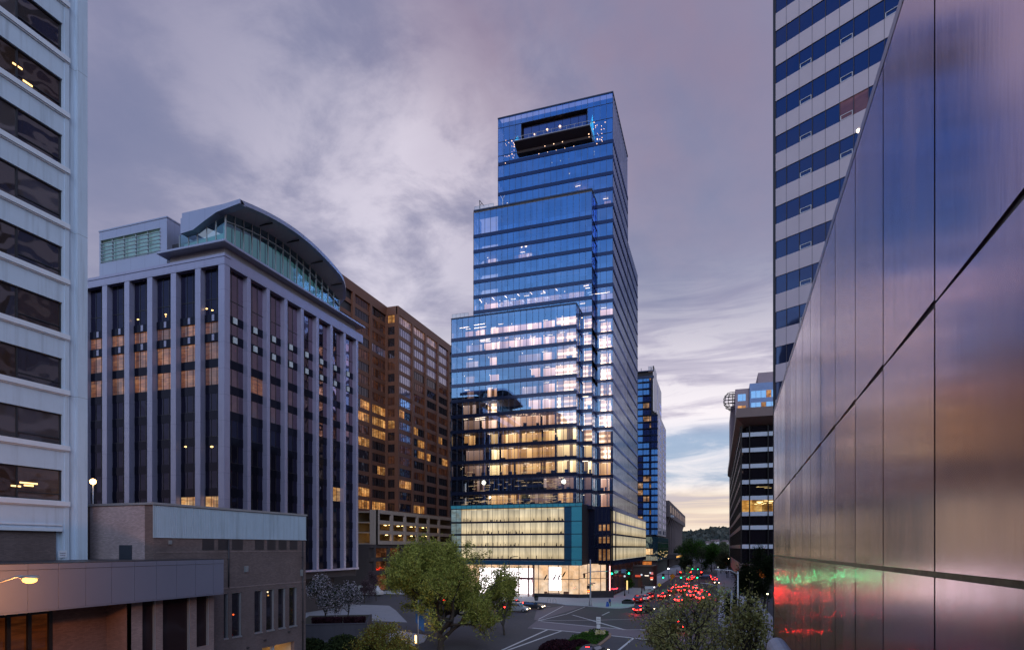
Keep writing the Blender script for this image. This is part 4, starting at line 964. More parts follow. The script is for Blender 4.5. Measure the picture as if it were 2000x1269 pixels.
for k in range(16, -1, -1):
    z0, z1 = zf[k]+1.15, (zf[k+1]-.05 if k < 16 else ZTB-.6)
    for j, (f, a, b) in enumerate([(fB, yB[i]+.55, yB[i+1]-.55) for i in range(4)] + [(fA, yA[i+1]+.55, yA[i]-.55) for i in range(2)] + [(fS, -96.3, -93.9)]):
        kind = 'dim' if r3.random() < .45 else 'dark'
        if j == 0 and 6 <= k: kind = 'sky'
        if j == 1 and k in (15, 14, 13): kind = 'sky'
        if j in (1, 2, 3) and k >= 13: kind = 'sky'
        if j == 4 and k >= 7 and k % 2: kind = 'sky'
        if j in (0, 1, 2) and k == 16: kind = 'lilac'
        if j == 6 and k == 16: kind = 'amber'
        if k <= 8 and r3.random() < .20: kind = 'amber'
        if j in (4, 5) and r3.random() < .25: kind = 'amber' if k < 9 else 'dim'
        n_ = 6 if j < 6 else 2; w_ = (b-a)/n_
        if made < 98:
            q = MB(); 
            cut = (a+(b-a)*.45) if kind == 'amber' else None
            f.quad(q, a, b, z0, z1, -.12, 0); mats = [bw[kind]]
            if cut and r3.random() < .7: q = MB(); s0 = r3.choice([(a, cut, cut, b), (cut, b, a, cut)]); f.quad(q, s0[0], s0[1], z0, z1, -.12, 0); f.quad(q, s0[2], s0[3], z0, z1, -.12, 1); mats = [bw['amber'], bw['dark']]
            wo = q.build('window', mats, rt); made += 1
            q = MB(); f.box(q, a, b, z0, z0+.06, -.12, -.05)
            for i in range(1, n_): f.box(q, a+w_*i-.045, a+w_*i+.045, z0, z1, -.12, -.05)
            q.build('mullion', M['dark_steel'], wo)
        else:
            f.quad(stuff, a, b, z0, z1, -.12, 1 if r3.random() < .25 else 0)
            for i in range(1, n_): f.box(stuff, a+w_*i-.045, a+w_*i+.045, z0, z1, -.12, -.05, 2)
o = stuff.build('window', [bw['dark'], bw['amber'], M['dark_steel']], rt); o['kind'] = 'stuff'
# parking storeys in beige concrete, projecting
xk = -85.0; yk0, yk1 = y_at(738, xk), 205
fK, fKF = right(xk), front(yk0)
g = MB()
lev = [13.4, 16.15, 18.85, 21.6]
for z in lev: fK.box(g, yk0, yk1, z-.65, z+.35, -.5, 0)
xk0 = x_at(722, yk0)
fKF.box(g, xk0, xk-.0, 12.75, 21.95, -.5, 0)
ys = [yk0+.35, yk0+7.6, yk0+15.2, yk0+22.8, yk0+30.4, yk0+38]
for i, y in enumerate(ys): fK.box(g, y-.5 if i else yk0, y+.5, 12.75, 21.95, -.55, .05)
g.box(-97, xk-.5, yk0+.5, yk1, 21.3, 21.6); g.box(-97, xk-.5, yk0+.5, yk1, 12.8, 13.1); g.box(-97, xk-.5, yk0+.5, yk1, 15.8, 16.1); g.box(-97, xk-.5, yk0+.5, yk1, 18.5, 18.8)
g.build('parking_storeys', M['beige_concrete'], rt)
g = MB(); fK.quad(g, yk0, yk1, 12.8, 21.4, -7); g.build('parking_back_wall', pmat('parking_wall', (.16,.12,.08), .9), rt)
for lv in (13.4, 16.15):
    for y in [yk0+3+7.6*i+r3.uniform(-.6, .6) for i in range(5)]:
        g = MB(); 
        for q in range(2): g.box(xk-2.2-q*2, xk-2.0-q*2, y+q*.7-.6, y+q*.7+.6, lv+2.0, lv+2.08)
        g.build('parking_lamp', emat('parking_lamp', (1,.66,.22), 12), rt)
g = MB(); g.box(xk-2.2, xk-2, yk0+3.3, yk0+3.9, 20.8, 20.9); g.box(xk-2.2, xk-2, yk0+33.3, yk0+33.9, 20.8, 20.9); g.build('parking_lamp', emat('parking_lamp', (1,.66,.22), 6), rt)
for i in range(4):
    pl_ = bpy.data.lights.new('parking_glow', 'POINT'); pl_.energy = 140; pl_.color = (1,.6,.2); pl_.shadow_soft_size = .4
    q = bpy.data.objects.new('parking_glow', pl_); C.objects.link(q); q.location = (xk-3, yk0+6+10*i, [15.2, 17.9][i % 2]); attach(q, rt)
g = MB(); g.box(-110, xk-1, 140, 205, 0, 12.7)
for z in (5.2, 8.7, 12.2): g.box(xk-1, xk-.4, 140, 205, z-.4, z+.5)
for i in range(9): y = 142+7.4*i; g.box(xk-1, xk-.3, y-.4, y+.4, 0, 12.7)
g.build('lower_storeys', M['dark_concrete'], rt)
q = MB(); 
for i in range(8):
    for z in (5.7, 9.2): right(xk-.95).quad(q, 142.6+7.4*i, 148.9+7.4*i, z+.1, z+2.5, 0)
    right(xk-.95).quad(q, 142.6+7.4*i, 148.9+7.4*i, .4, 4.6, 0)
q.build('restaurant_window', pane('restaurant_glass', (.02,.012,.01), (.4,.35,.4), .06, .5, .05, .1, .4, lit=(1,.38,.14), ls=.13, litvar=.95, cell=(2.4, 3.5)), rt)
# west wing windows left of x=-97 lower
q = MB()
for z in (13.4, 16.15, 18.85): right(-96.9).quad(q, 132, yk0, z+.5, z+2.0, 0)
q.build('parking_window', pane('parking_window', (.02,.012,.01), (.4,.35,.4), .06, .5, .05, .1, .4, lit=(1,.55,.18), ls=.5, litvar=.9, cell=(3, 2.7)), rt)

# ================================================================== blue residential tower with white side
rt = thing('blue_glass_apartment_tower', 'slim blue glass apartment tower with a white windowed side behind the stepped tower', 'building', (-27, 286, 0))
YT = 286.0; fT = front(YT); xT1 = -27.2; xT0 = -56.0
g = MB(); g.box(xT0, xT1-.4, YT+.4, 326, 16, 92.5); g.box(-46, -25.9, YT+.6, 334, 16, 73.5); g.build('core', dark_in, rt)
wsm = pmat('white_side_wall', (.60,.56,.60), .7, var=.06)
g = MB(); q = MB(); f = right(xT1)
f.box(g, YT, 326, 74, 92, -.4, 0); g.box(xT1-2.6, xT1, YT-.0, YT+.4, 92, 94.5); f.box(g, YT, 300, 92, 94.6, -.4, 0)
f.box(q, 303, 304.5, 77, 90, .01, .05)
for z in (75.5, 79, 82.5): f.box(q, 314, 326, z, z+1.9, .01, .06)
f2 = right(-25.5); f2.box(g, YT, 334, 17.4, 74, -.4, 0)
for k in range(18):
    z = 18.2+3.04*k
    for a, b in ((291, 295), (299.5, 303.5), (315, 320), (325, 330)): f2.box(q, a, b, z, z+2.0, .01, .05)
g.build('white_side_wall', wsm, rt); q.build('side_window', pane('side_win', (.02,.02,.05), (.4,.45,.8), .25, .9, .05, .05), rt)
bl = pane('apt_glass_blue', (.13,.38,.88), (.35,.66,1.0), .35, .9, .04, .12, .3); bd = pane('apt_glass_navy', (.02,.035,.13), (.20,.30,.75), .35, .8, .04, .12, .3, lit=(1,.6,.3), ls=.0); bli = pane('apt_glass_lit', (.02,.014,.02), (.2,.3,.6), .15, .8, .04, .1, .3, lit=(1,.62,.36), ls=.6, litvar=1.1, cell=(.8, 1.5))
cols = [(x_at(a, YT), x_at(b, YT)) for a, b in ((1236, 1255.5), (1256.5, 1268), (1268.8, 1271.5), (1272.5, 1284.6))]
r4 = random.Random(5)
for k in range(25):
    z0 = 17.4+3.04*k; z1 = z0+2.55; q = MB()
    if z0 > 90: break
    for j, (a, b) in enumerate(cols):
        if j == 3 and z0 > 71: continue
        mi = (0, 1, 1, 0)[j]
        if j == 0 and k < 12: mi = 1
        if j == 1: mi = 0 if k < 14 or k > 20 else 1
        if j in (1, 2) and r4.random() < .2: mi = 2
        if j == 3 and k > 12: mi = 1
        if j == 0 and k < 10 and r4.random() < .3: mi = 2
        m0 = (a+b)/2
        for c, d_ in ((a, m0-.05), (m0+.05, b)): fT.quad(q, c, d_, z0+.35, z1, .05 if j != 3 else .4, mi)
        if j == 3: fT.box(q, a-.1, b+.1, z1, z0+3.3, -.3, .5, 3)
        if j == 2 or j == 1: fT.box(q, a, b, z0-.1, z0+.35, -.1, .45, 3)
    q.build('window_band', [bl, bd, bli, M['navy_band']], rt)
g = MB(); fT.box(g, xT0, xT1, 89, 90.2, -.4, .1); fT.box(g, xT0, xT1, 92.2, 92.6, -.4, .4)
for c in (1256, 1268.4, 1272): x_ = x_at(c, YT); fT.box(g, x_-.12, x_+.12, 17.4, 90, -.1, .2)
for x_ in (-38, -33, -28.5): g.box(x_, x_+.2, YT, YT+.2, 92.6, 94)
g.build('frame', M['navy_band'], rt)

# low glass building on the street behind the podium
rt = thing('low_glass_building', 'low teal glass building with one lit window between the podium and the blue apartment tower', 'building', (-26, 275, 0))
XQ, YQ2 = -24.5, 275.0; f1, f2 = front(YQ2), right(XQ)
lowg = pane('lowglass', (.03,.08,.10), (.45,.62,.72), .45, .95, .05, .2, .4)
litp = pane('lowglass_lit', (.02,.02,.02), (.4,.5,.6), .15, .9, .05, .05, .3, lit=(1,.66,.34), ls=.9, litvar=.35)
for j, z in enumerate((6.1, 8.75, 11.4, 14.0)):
    q = MB()
    for i in range(6):
        a = XQ-1.05*(i+1); f1.quad(q, a+.04, a+1.01, z+.1, z+2.55, 0, 1 if (j == 1 and i in (2, 3, 4)) else 0)
    for i in range(24):
        a = YQ2+2.6*i; f2.quad(q, a+.05, a+2.55, z+.1, z+2.55, 0, 0)
    q.build('window_band', [lowg, litp], rt)
g = MB(); g.box(-33, XQ-.1, YQ2+.1, 337, 5.9, 16.6); g.build('core', dark_in, rt)
g = MB()
for z in (5.95, 8.65, 11.3, 13.95, 16.6): f1.box(g, -34, XQ, z, z+.1, -.05, .05); f2.box(g, YQ2, 337, z, z+.1, -.05, .05)
g.build('frame', M['mullion'], rt)
g = MB(); g.box(-33, XQ-.6, YQ2+.8, 337, 0, 5.85); g.build('ground_floor', M['dark_concrete'], rt)
q = MB(); f1.quad(q, -32, -27.2, 2.6, 5.7, -.75); q.build('orange_shop_window', pane('orange_shop', (.02,.01,.01), (.4,.3,.3), .1, .5, .1, .05, lit=(1,.32,.06), ls=.7, litvar=.5, cell=(1.2, 9)), rt)
q = MB()
r5 = random.Random(3)
for i in range(34): y_, z_ = r5.uniform(276, 330), r5.uniform(6.5, 10.2)*1.0; f2.box(q, y_, y_+r5.uniform(.5, 3), z_, z_+.12, .02, .05)
q.build('reflected_lamp', emat('lamp_reflection_glow', (1,.66,.30), 1.7), rt)  # glowing bars on the glass stand in for reflected lamps

# brutalist block
rt = thing('concrete_office_block', 'brown concrete office block with tall ribs and an overhanging top storey', 'building', (-26, 372, 0))
Xc, Yc0 = -26.3, 368.0; Yc1 = y_at(1338.5, Xc)
f1, f2 = front(Yc0), right(Xc); z0_, z1_ = 29.8, 39.2
g = MB(); g.box(-60, Xc-2.5, Yc0+3, Yc1-8, 8.0, z0_); g.box(-60, Xc, Yc0, Yc1, z0_, z1_); g.box(-60, -31, Yc0+6, Yc0+40, z1_, z1_+3)
g.build('wall', M['grey_concrete'], rt)
q = MB()
for i in range(9): a = Yc0+6+i*(Yc1-Yc0-10)/9; f2.box(q, a+2, a+12, z0_+2.8, z1_-2.2, .02, .08)
f1.box(q, -33, -28.2, z0_+3, z1_-2.5, .02, .08); q.build('top_window', bw['dark'], rt)
q = MB()
for i in range(12):
    g = MB(); a = Yc0+4+i*(Yc1-Yc0-14)/12
    g.hexa([(Xc-2.6,a,8),(Xc-1.6,a,8),(Xc-1.6,a+4,8),(Xc-2.6,a+4,8),(Xc-2.6,a,25),(Xc-1.6,a,25),(Xc-1.6,a+4,25),(Xc-2.6,a+4,25)])
    g.hexa([(Xc-2.6,a,25),(Xc-1.6,a,25),(Xc-1.6,a+4,25),(Xc-2.6,a+4,25),(Xc-2.6,a,z0_),(Xc-.05,a,z0_),(Xc-.05,a+4,z0_),(Xc-2.6,a+4,z0_)]); g.build('rib', M['grey_concrete'], rt)
for i in range(4): g = MB(); a = -33.5+i*1.75; g.box(a, a+.6, Yc0+.8, Yc0+3, 8, z0_); g.build('rib', M['grey_concrete'], rt)
g = MB(); g.box(-60, Xc+4.5, Yc0-8, Yc1+60, 5.2, 8.0); g.box(-60, Xc, Yc0, Yc1+40, 0, 5.2); g.build('podium', M['dark_concrete'], rt)
q = MB()
for i in range(16): a = Yc0-6+i*9; q.box(Xc+4.52, Xc+4.6, a, a+5.5, 6.0, 6.9)
q.build('lit_strip', emat('amber_strip', (1,.50,.12), 1.3), rt)
q = MB(); q.box(Xc-3, Xc-1, Yc0+12, Yc0+18, z0_+.2, z0_+1.4); q.v = [(x+2.6 if True else x, y, z) for x, y, z in q.v]; q.build('pale_panel', M['white_trim'], rt)

# ================================================================== right side
# dark banded office block
rt = thing('banded_office_block', 'dark glass office block with white floor bands and brown roof fascia', 'building', (6, 159, 0))
Xd, Yd, Xe, Ye = 5.66, 158.9, 36, 284.0
f1, f2 = front(Yd), left(Xd)
zb0 = [z_at(p, 149) for p in (1063.8, 1027, 1000.5, 969.5, 938.5, 907.5, 876.5, 846.5)]
g = MB(); g.box(Xd+1.2, Xe, Yd+1.2, Ye, 0, 42); g.build('core', dark_in, rt)
xr = x_at(1464, Yd)
for i, z in enumerate(zb0):
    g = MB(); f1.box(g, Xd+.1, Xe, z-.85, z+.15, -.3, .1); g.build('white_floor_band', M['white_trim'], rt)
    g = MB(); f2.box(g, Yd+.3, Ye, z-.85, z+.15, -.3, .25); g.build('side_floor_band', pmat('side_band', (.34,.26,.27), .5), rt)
bgd = pane('banded_glass', (.012,.010,.014), (.50,.45,.55), .10, .6, .04, .3, .3); bgl = pane('banded_glass_lit', (.02,.012,.01), (.5,.45,.4), .06, .6, .04, .1, .3, lit=(1,.60,.18), ls=.6, litvar=.8, cell=(2.2, 3.8)); bgs = pane('banded_side', (.010,.008,.012), (.25,.23,.32), .10, .42, .10, .3, .3)
zz = [8.0] + zb0 + [41.2]
for i, (a, b) in enumerate(zip(zz, zz[1:])):
    z0, z1 = a+.15, b-.85 if i < len(zz)-2 else b
    rec = -.2 if i < 8 else -2.5
    for x0, x1 in ((Xd+.1, xr-.15), (xr+.15, x_at(1500.3, Yd)-.12), (x_at(1500.3, Yd)+.12, 20.0), (20.2, Xe)):
        if i >= 7 and x0 < xr-1: rec_ = -.2 if i == 7 else -2.4
        else: rec_ = -.2
        q = MB(); f1.quad(q, x0, x1, z0, z1, rec_); q.build('window', bgl if i == 3 and x0 < 20 else bgd, rt)
    q = MB(); f2.quad(q, Yd+.2, Ye, z0, z1, -.1); q.build('window', bgs, rt)
    if i in (3, 4):
        q = MB()
        for _ in range(26 if i == 3 else 4): x_ = rnd.uniform(xr+.8 if i == 3 else Xd+1, 15.5); zq = z1-rnd.uniform(.2, 1.1); q.box(x_, x_+rnd.uniform(.3, 1.4 if i == 3 else 3), Yd+.10, Yd+.16, zq, zq+.06)
        q.build('ceiling_light', emat('office_ceiling', (1,.72,.30), 4 if i == 3 else 1.0), rt)
g = MB()
for x_ in (Xd, xr, x_at(1500.3, Yd), 20.1, 28): f1.box(g, x_-.12, x_+.12, 4, 41.3, -.3, .18)
for i in range(17): y_ = Yd+1+i*(Ye-Yd-2)/16; f2.box(g, y_-.2, y_+.2, 4, 41.3, -.3, .3)
g.build('mullion', M['black'], rt)
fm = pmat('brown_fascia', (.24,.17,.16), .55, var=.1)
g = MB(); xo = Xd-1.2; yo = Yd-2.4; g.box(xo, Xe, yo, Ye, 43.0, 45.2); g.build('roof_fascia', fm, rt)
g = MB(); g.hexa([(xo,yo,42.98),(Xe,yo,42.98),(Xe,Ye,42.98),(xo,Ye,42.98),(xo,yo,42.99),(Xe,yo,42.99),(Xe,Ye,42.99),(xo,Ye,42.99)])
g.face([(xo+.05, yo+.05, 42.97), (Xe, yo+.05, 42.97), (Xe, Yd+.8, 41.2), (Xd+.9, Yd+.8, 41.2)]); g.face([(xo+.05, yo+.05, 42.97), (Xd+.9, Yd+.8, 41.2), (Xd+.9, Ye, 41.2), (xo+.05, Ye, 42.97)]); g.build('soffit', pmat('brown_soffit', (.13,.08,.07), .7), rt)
g = MB(); f1.box(g, Xd-.5, Xe, 4.5, 8.1, -.3, .6); f2.box(g, Yd, Ye, 4.5, 8.1, -.3, .6); g.build('base_band', fm, rt)
g = MB(); f1.box(g, Xd, Xe, 0, 4.5, -.8, -.4); g.build('ground_floor', M['dark_concrete'], rt)
q = MB(); q.box(9.0, 11.4, Yd+.35, Yd+.39, 4.75, 6.9); q.v = [(x, y-1.05, z) for x, y, z in q.v]; q.build('amber_window', pane('amber_win', (.02,.01,.01), (.3,.2,.2), .05, .4, .1, .1, lit=(1,.30,.06), ls=.55, litvar=.6, cell=(.9, 9)), rt)

# stone tower behind with a steel ring balcony
rt = thing('stone_and_glass_tower', 'tall stone and blue glass tower with a round steel balcony behind the dark banded block', 'building', (8, 290, 0))
Ys = 288.0; f1 = front(Ys); D0 = depth(8, Ys)
X0_, X1_, X2_ = x_at(1436, Ys), x_at(1464, Ys), 60
zt1 = z_at(760, D0); zt2 = z_at(752, D0)
stn = pmat('tower_stone', (.27,.22,.26), .8, var=.1); pb = pmat('tower_blue_panel', (.12,.20,.40), .4, metal=.4)
g = MB(); g.box(X0_, X1_, Ys, 330, 0, zt1); g.box(X0_-1.7, X0_, Ys+6, 330, 0, zt1-6); g.box(x_at(1483, Ys), X2_, Ys+8, 330, zt2, z_at(732, D0+8)); g.build('stone_wall', stn, rt)
g = MB(); g.box(X1_, X2_, Ys-.8, 330, 0, zt2); g.build('blue_panel_wall', pb, rt)
for row, y0 in enumerate((777, 799.5, 820)):
    zc = z_at(y0, D0)
    for a, b in ((1441, 1450.5), (1451, 1456.5)):
        q = MB(); f1.quad(q, x_at(a, Ys), x_at(b, Ys), zc-1.5, zc+1.5, .03); q.build('window', bl if row == 0 else bw['amber'], rt)
    for i in range(8):
        a = X1_+.6+i*2.05; q = MB(); front(Ys-.8).quad(q, a, a+1.85, zc-1.3 + .5, zc+2.3, .03); q.build('window', bw['amber'] if (row, i) in ((0, 3), (1, 2)) else bl, rt)
g = MB(); cx, cy, rz_ = X0_-.9, Ys+5.2, z_at(779, D0)
for zz_, rad in ((rz_-3.6, 1.6), (rz_-2.6, 3.0), (rz_-1.2, 3.7), (rz_+.2, 4.0), (rz_+1.6, 3.9), (rz_+2.8, 3.4), (rz_+3.8, 2.4)):
    pts = [(cx+rad*math.cos(t_*math.pi/12), cy+rad*math.sin(t_*math.pi/12), zz_) for t_ in range(25)]; g.tube(pts, .16, 5, cap=False)
for t_ in range(12):
    c_, s_ = math.cos(t_*math.pi/6), math.sin(t_*math.pi/6)
    g.tube([(cx+r_*c_, cy+r_*s_, z_) for z_, r_ in ((rz_-3.6, 1.6), (rz_-1.2, 3.7), (rz_+.2, 4.0), (rz_+2.8, 3.4), (rz_+3.8, 2.4))], .12, 5)
g.build('ring_balcony', M['dark_steel'], rt)

# white banded tower, turned to the street
u_ = Vector((.85, -.526)); nrm = Vector((-.526, -.85)); O_ = Vector(PD(1514.5, 68))
rt = thing('white_banded_tower', 'tall pale tower with rows of deep blue windows at upper right behind the metal wall', 'building', (O_.x, O_.y, 0))
fW = Fr((O_.x, O_.y), (u_.x, u_.y), (nrm.x, nrm.y))
g = MB(); fW.box(g, .0, 42, 0, 95, -30, -.18); g.build('core', dark_in, rt)
wpm = pmat('pale_panel_wall', (.50,.46,.54), .5, var=.08, scale=.4)
FHW = 3.88; zw = [z_at(83+13, 68)-FHW*k for k in range(-9, 14)]
bw_ = []; W0 = 1.42; s_ = [0, 1.22, 2.62, 4.0, 5.35, 6.75, 8.1, 9.5, 10.9, 12.3, 13.7, 15.1, 16.5]
wb = pane('deep_blue_window', (.012,.015,.032), (.11,.15,.31), .42, .85, .04, .06, .4); wb2 = pane('deep_blue_window_lit', (.10,.05,.05), (.3,.3,.5), .1, .7, .04, .05, .4, lit=(1,.45,.35), ls=.06, litvar=.5)
mpan = MB()
zs_ = sorted(zw)
for i, z in enumerate(zs_):
    if z < 10: continue
    fW.box(mpan, 0, 42, z-1.93, z-.0, -.18, 0)
for a, b in zip(s_, s_[1:]): fW.box(mpan, a-.02, a+.02, 10, 95, -.18, .0+.004, 1)
mpan.build('wall_panels', [wpm, pmat('joint_dark', (.05,.05,.08), .6)], rt)
g = MB(); fW.box(g, -.25, -.02, 0, 95, -2, .06); fW.box(g, 0, 42, 93, 96, -.2, .1); g.build('corner_trim', M['dark_steel'], rt)
made = 0; stuff = MB()
for z in zs_:
    for i, (a, b) in enumerate(zip(s_, s_[1:])):
        zt_ = z+1.95
        if z < 10: continue
        if 26 < z < 66 and i < 9 and made < 99:
            lit = (abs(z-z_at(268, 64)) < 1.9 and i in (5, 6))
            q = MB(); fW.quad(q, a+.03, b-.03, z, zt_, -.09); wo = q.build('window', wb2 if lit else wb, rt); made += 1
            if i % 3 == 2:
                q = MB(); 
                for c, d_, e_, h_ in ((a+.08, b-.1, z+.06, z+.11), (a+.08, b-.1, z+.50, z+.55), (a+.08, a+.13, z+.11, z+.50), (b-.15, b-.1, z+.11, z+.50)): fW.box(q, c, d_, e_, h_, -.08, -.02)
                q.build('opening_sash', M['white_trim'], wo)
        else: fW.quad(stuff, a+.03, b-.03, z, zt_, -.09)
o = stuff.build('window', wb, rt); o['kind'] = 'stuff'
q = MB(); zz_ = z_at(256, 61.5); q.ball(fW.p(8.55, zz_, -.05), .20, n=8); q.build('office_light', emat('lamp_in_tower', (1,.8,.55), 4), rt)

# ================================================================== brushed metal wall beside the camera
XM = 2.4
rt = thing('brushed_metal_building', 'tall brushed metal panel wall of a building filling the right edge of the photo', 'building', (XM, 12, 0))
m_, t, out = newmat('brushed_metal'); q = t.pos()
p = t.add('ShaderNodeBsdfPrincipled'); p.inputs['Metallic'].default_value = .94
br_ = t.noise(t.mul(q, (60, 60, 1.1)), 1.0, 3, .6); lg = t.noise(t.mul(q, (.8, .8, .16)), 1.0, 4, .6)
x, y, z = t.sep(q)
grime = t.rng(t.noise(t.mul(q, (3.5, 3.5, .35)), 1.0, 5, .65), .52, .78, 0, .35)
pc = t.add('ShaderNodeNewGeometry').outputs['Random Per Island']
c_ = t.mix(t.rng(br_, .3, .7), (.49,.35,.45), (.58,.44,.54)); c_ = t.mix(grime, c_, (.36,.25,.33))
t.put(p.inputs['Base Color'], c_); t.put(p.inputs['Roughness'], t.rng(t.m('ADD', t.m('MULTIPLY', br_, .4), t.m('MULTIPLY', lg, .6)), .3, .7, .11, .25))
h = t.m('ADD', t.m('MULTIPLY', t.noise(t.mul(q, (26, 26, .5)), 1.0, 2), .006), t.m('MULTIPLY', t.noise(t.mul(q, (.5, .5, .30)), 1.0, 1), .16))
oi = t.add('ShaderNodeObjectInfo').outputs['Random']; r2_ = t.m('FRACT', t.m('MULTIPLY', oi, 37.7))
tilt = t.comb(0, t.m('MULTIPLY', t.m('SUBTRACT', oi, .5), .020), t.m('MULTIPLY', t.m('SUBTRACT', r2_, .5), .012))
t.put(p.inputs['Normal'], t.v('NORMALIZE', t.v('ADD', bump(t, h, .22, .12), tilt)))
p.inputs['Anisotropic'].default_value = .0
t.L.new(p.outputs[0], out.inputs[0]); M['brushed'] = m_
def plane_pt(px_, py__): Y_ = y_at(px_, XM); return Y_, z_at(py__, depth(XM, Y_))
def line(p0, p1):
    (a0, z0), (a1, z1) = plane_pt(*p0), plane_pt(*p1); return lambda y: z0+(z1-z0)*(y-a0)/(a1-a0)
top_l = line((1512, 805), (1765, 0)); dia = line((1511.5, 979), (1998, 380)); joi = line((1511.5, 1083), (1998, 1136)); low = line((1512, 1182), (1572, 1269))
Ye_ = y_at(1511.5, XM)
jx = [y_at(p_, XM) for p_ in (1533.5, 1543.5, 1554.4, 1566.8, 1583.1, 1603, 1631.2, 1670.4, 1724.9, 1825.6)]
stp = jx[-2]-jx[-1]
edges = [Ye_] + jx + [jx[-1]-stp*k for k in range(1, 7)]
edges = [e_ for e_ in edges]
def slab(mb, poly, th=.02, mi=0):
    n = len(poly); b = len(mb.v); mb.v += [(XM, y, z) for y, z in poly]+[(XM+th, y, z) for y, z in poly]
    mb.f.append(tuple(b+i for i in range(n))); mb.m.append(mi); mb.sm.append(False)
    mb.f.append(tuple(b+n+i for i in reversed(range(n)))); mb.m.append(mi); mb.sm.append(False)
    for i in range(n): j = (i+1) % n; mb.f.append((b+i, b+n+i, b+n+j, b+j)); mb.m.append(mi); mb.sm.append(False)
gp = .024
for b, a in zip(edges, edges[1:]):
    y0, y1 = a+gp, b-gp
    gj = .05
    cap_ = lambda y: min(max(top_l(y), 0), 75)
    P1 = [(y0, dia(y0)+gj*1.0), (y1, dia(y1)+gj*.3), (y1, cap_(y1)), (y0, cap_(y0))]
    P2 = [(y0, joi(y0)+.012), (y1, joi(y1)+.012), (y1, dia(y1)-gj*.3), (y0, dia(y0)-gj)]
    P3 = [(y0, max(low(y0), 0)+.01), (y1, max(low(y1), 0)+.01), (y1, joi(y1)-.06), (y0, joi(y0)-.06)]
    P4 = [(y0, 0), (y1, 0), (y1, max(low(y1), .02)-.01), (y0, max(low(y0), .02)-.01)]
    for P_ in (P1, P2, P3, P4):
        if min(P_[2][1]-P_[1][1], P_[3][1]-P_[0][1]) < .02 : 
            if max(P_[2][1]-P_[1][1], P_[3][1]-P_[0][1]) < .05: continue
            P_ = [P_[0], P_[1], (P_[2][0], max(P_[2][1], P_[1][1]+.001)), (P_[3][0], max(P_[3][1], P_[0][1]+.001))]
        if P_[1][0] <= P_[0][0]: continue
        mb = MB(); slab(mb, P_); mb.build('metal_panel', M['brushed'], rt)
mb = MB(); yn = edges[-1]
P_ = [(yn, 0), (Ye_-.02, 0), (Ye_-.02, top_l(Ye_)-.1), (yn, top_l(yn)-.1)]
mb.v = [(XM+.026, y, z) for y, z in P_]+[(XM+14, y, z) for y, z in P_]
for f_ in ((0,1,2,3), (7,6,5,4), (0,4,5,1), (1,5,6,2), (2,6,7,3), (3,7,4,0)): mb.f.append(f_); mb.m.append(0); mb.sm.append(False)
mb.build('backing', M['black'], rt)
mb = MB(); a, b = Ye_+.01, (edges[-1]); ya_ = y_at(1775, XM)
P_ = [(ya_, top_l(ya_)), (Ye_, top_l(Ye_)), (Ye_, top_l(Ye_)+.16), (ya_, top_l(ya_)+.16)]
slab(mb, P_, .5); mb.v = [(x-.006, y, z) for x, y, z in mb.v]; mb.build('edge_coping', M['cap_metal'], rt)
# white rounded parapet in the bottom right corner
rt = thing('rounded_parapet', 'white rounded end of a parapet rail at the bottom right corner below the metal wall', 'parapet', (.95, 8, 0))
X0_, Yp1 = PD(1497, 10.3); zt_ = z_at(1243, 10.3)
mb = MB(); rs = []
for s__ in range(9):
    a = math.pi*s__/8; rs.append((X0_+.16-.16*math.cos(a), zt_-.16+.16*math.sin(a)))
prof_ = [(X0_, 0)]+rs+[(X0_+.32, 0)]
mb.rings([[(x, y, z) for x, z in prof_] for y in (-3, Yp1-.1, Yp1)], 0, True, False); mb.build('wall', M['white_paint'], rt)

# buildings behind the camera, seen only mirrored in the glass
rt = thing('office_block_across_the_road', 'dark office block behind the viewpoint, seen only as a reflection in the glass tower', 'building', (-115, -60, 0))
mb = MB(); mb.box(-165, -84, -75, -42, 0, 87); mb.box(-84, -76, -75, -42, 0, 80); mb.build('wall', pmat('reflected_block_wall', (.24,.24,.30), .8), rt)
mb = MB()
for k in range(22):
    front_ = Fr((0, -42), (1, 0), (0, 1)); z = 4+3.9*k; front_.quad(mb, -164, -85, z, z+2, .05, 1 if k % 4 == 1 else 0)
mb.build('window_band', [bw['dark'], bw['amber']], rt)
rt = thing('low_office_block', 'low dark office block behind the viewpoint, seen only as a reflection', 'building', (-50, -60, 0))
mb = MB(); mb.box(-75, -5, -80, -45, 0, 62); mb.build('wall', M['dark_concrete'], rt)
mb = MB()
for k in range(14): z = 4+3.9*k; Fr((0, -45), (1, 0), (0, 1)).quad(mb, -74, -6, z, z+2, .05, 1 if k % 5 == 2 else 0)
mb.build('window_band', [bw['dark'], bw['amber']], rt)
# ================================================================== streets
KZ = .13
pts = [G(866,1172), G(1043,1175), G(1082,1178), G(1105,1181.5), G(1144,1183.5), G(1184,1187), G(1208,1188), G(1226,1186.5), G(1238,1183)]
pts = [(x, y) for x, y in pts] + [(-17.0, 138), (-16.8, 420), (-40, 420), (-40, 205), (-24, 205), (-24, 149), (-62, 149)]
pts[0] = (-62, pts[1][1]+.6)
sheet('pavement', pts, KZ, M['sidewalk'], th=.16)
sheet('pavement', [(1.2,-40),(9,-40),(9,420),(0.2,420),(0.2,100),(1.2,96)], KZ, M['sidewalk'], th=.16)
sheet('pavement', [(-42,-10),(-35,-10),(-35,70),(-37,75),(-42,77.5),(-240,79),(-240,73),(-43,73),(-42,66)], KZ, M['sidewalk'], th=.16)
sheet('pavement', [(-240,140),(-63,140),(-63,170),(-240,170)], KZ, M['sidewalk'], th=.16)
plz = pmat('plaza', (.30,.31,.36), .8, var=.15)
sheet('plaza', [(-240,112),(-64,112),(-58,104),(-47,88),(-240,88)], .004, plz)
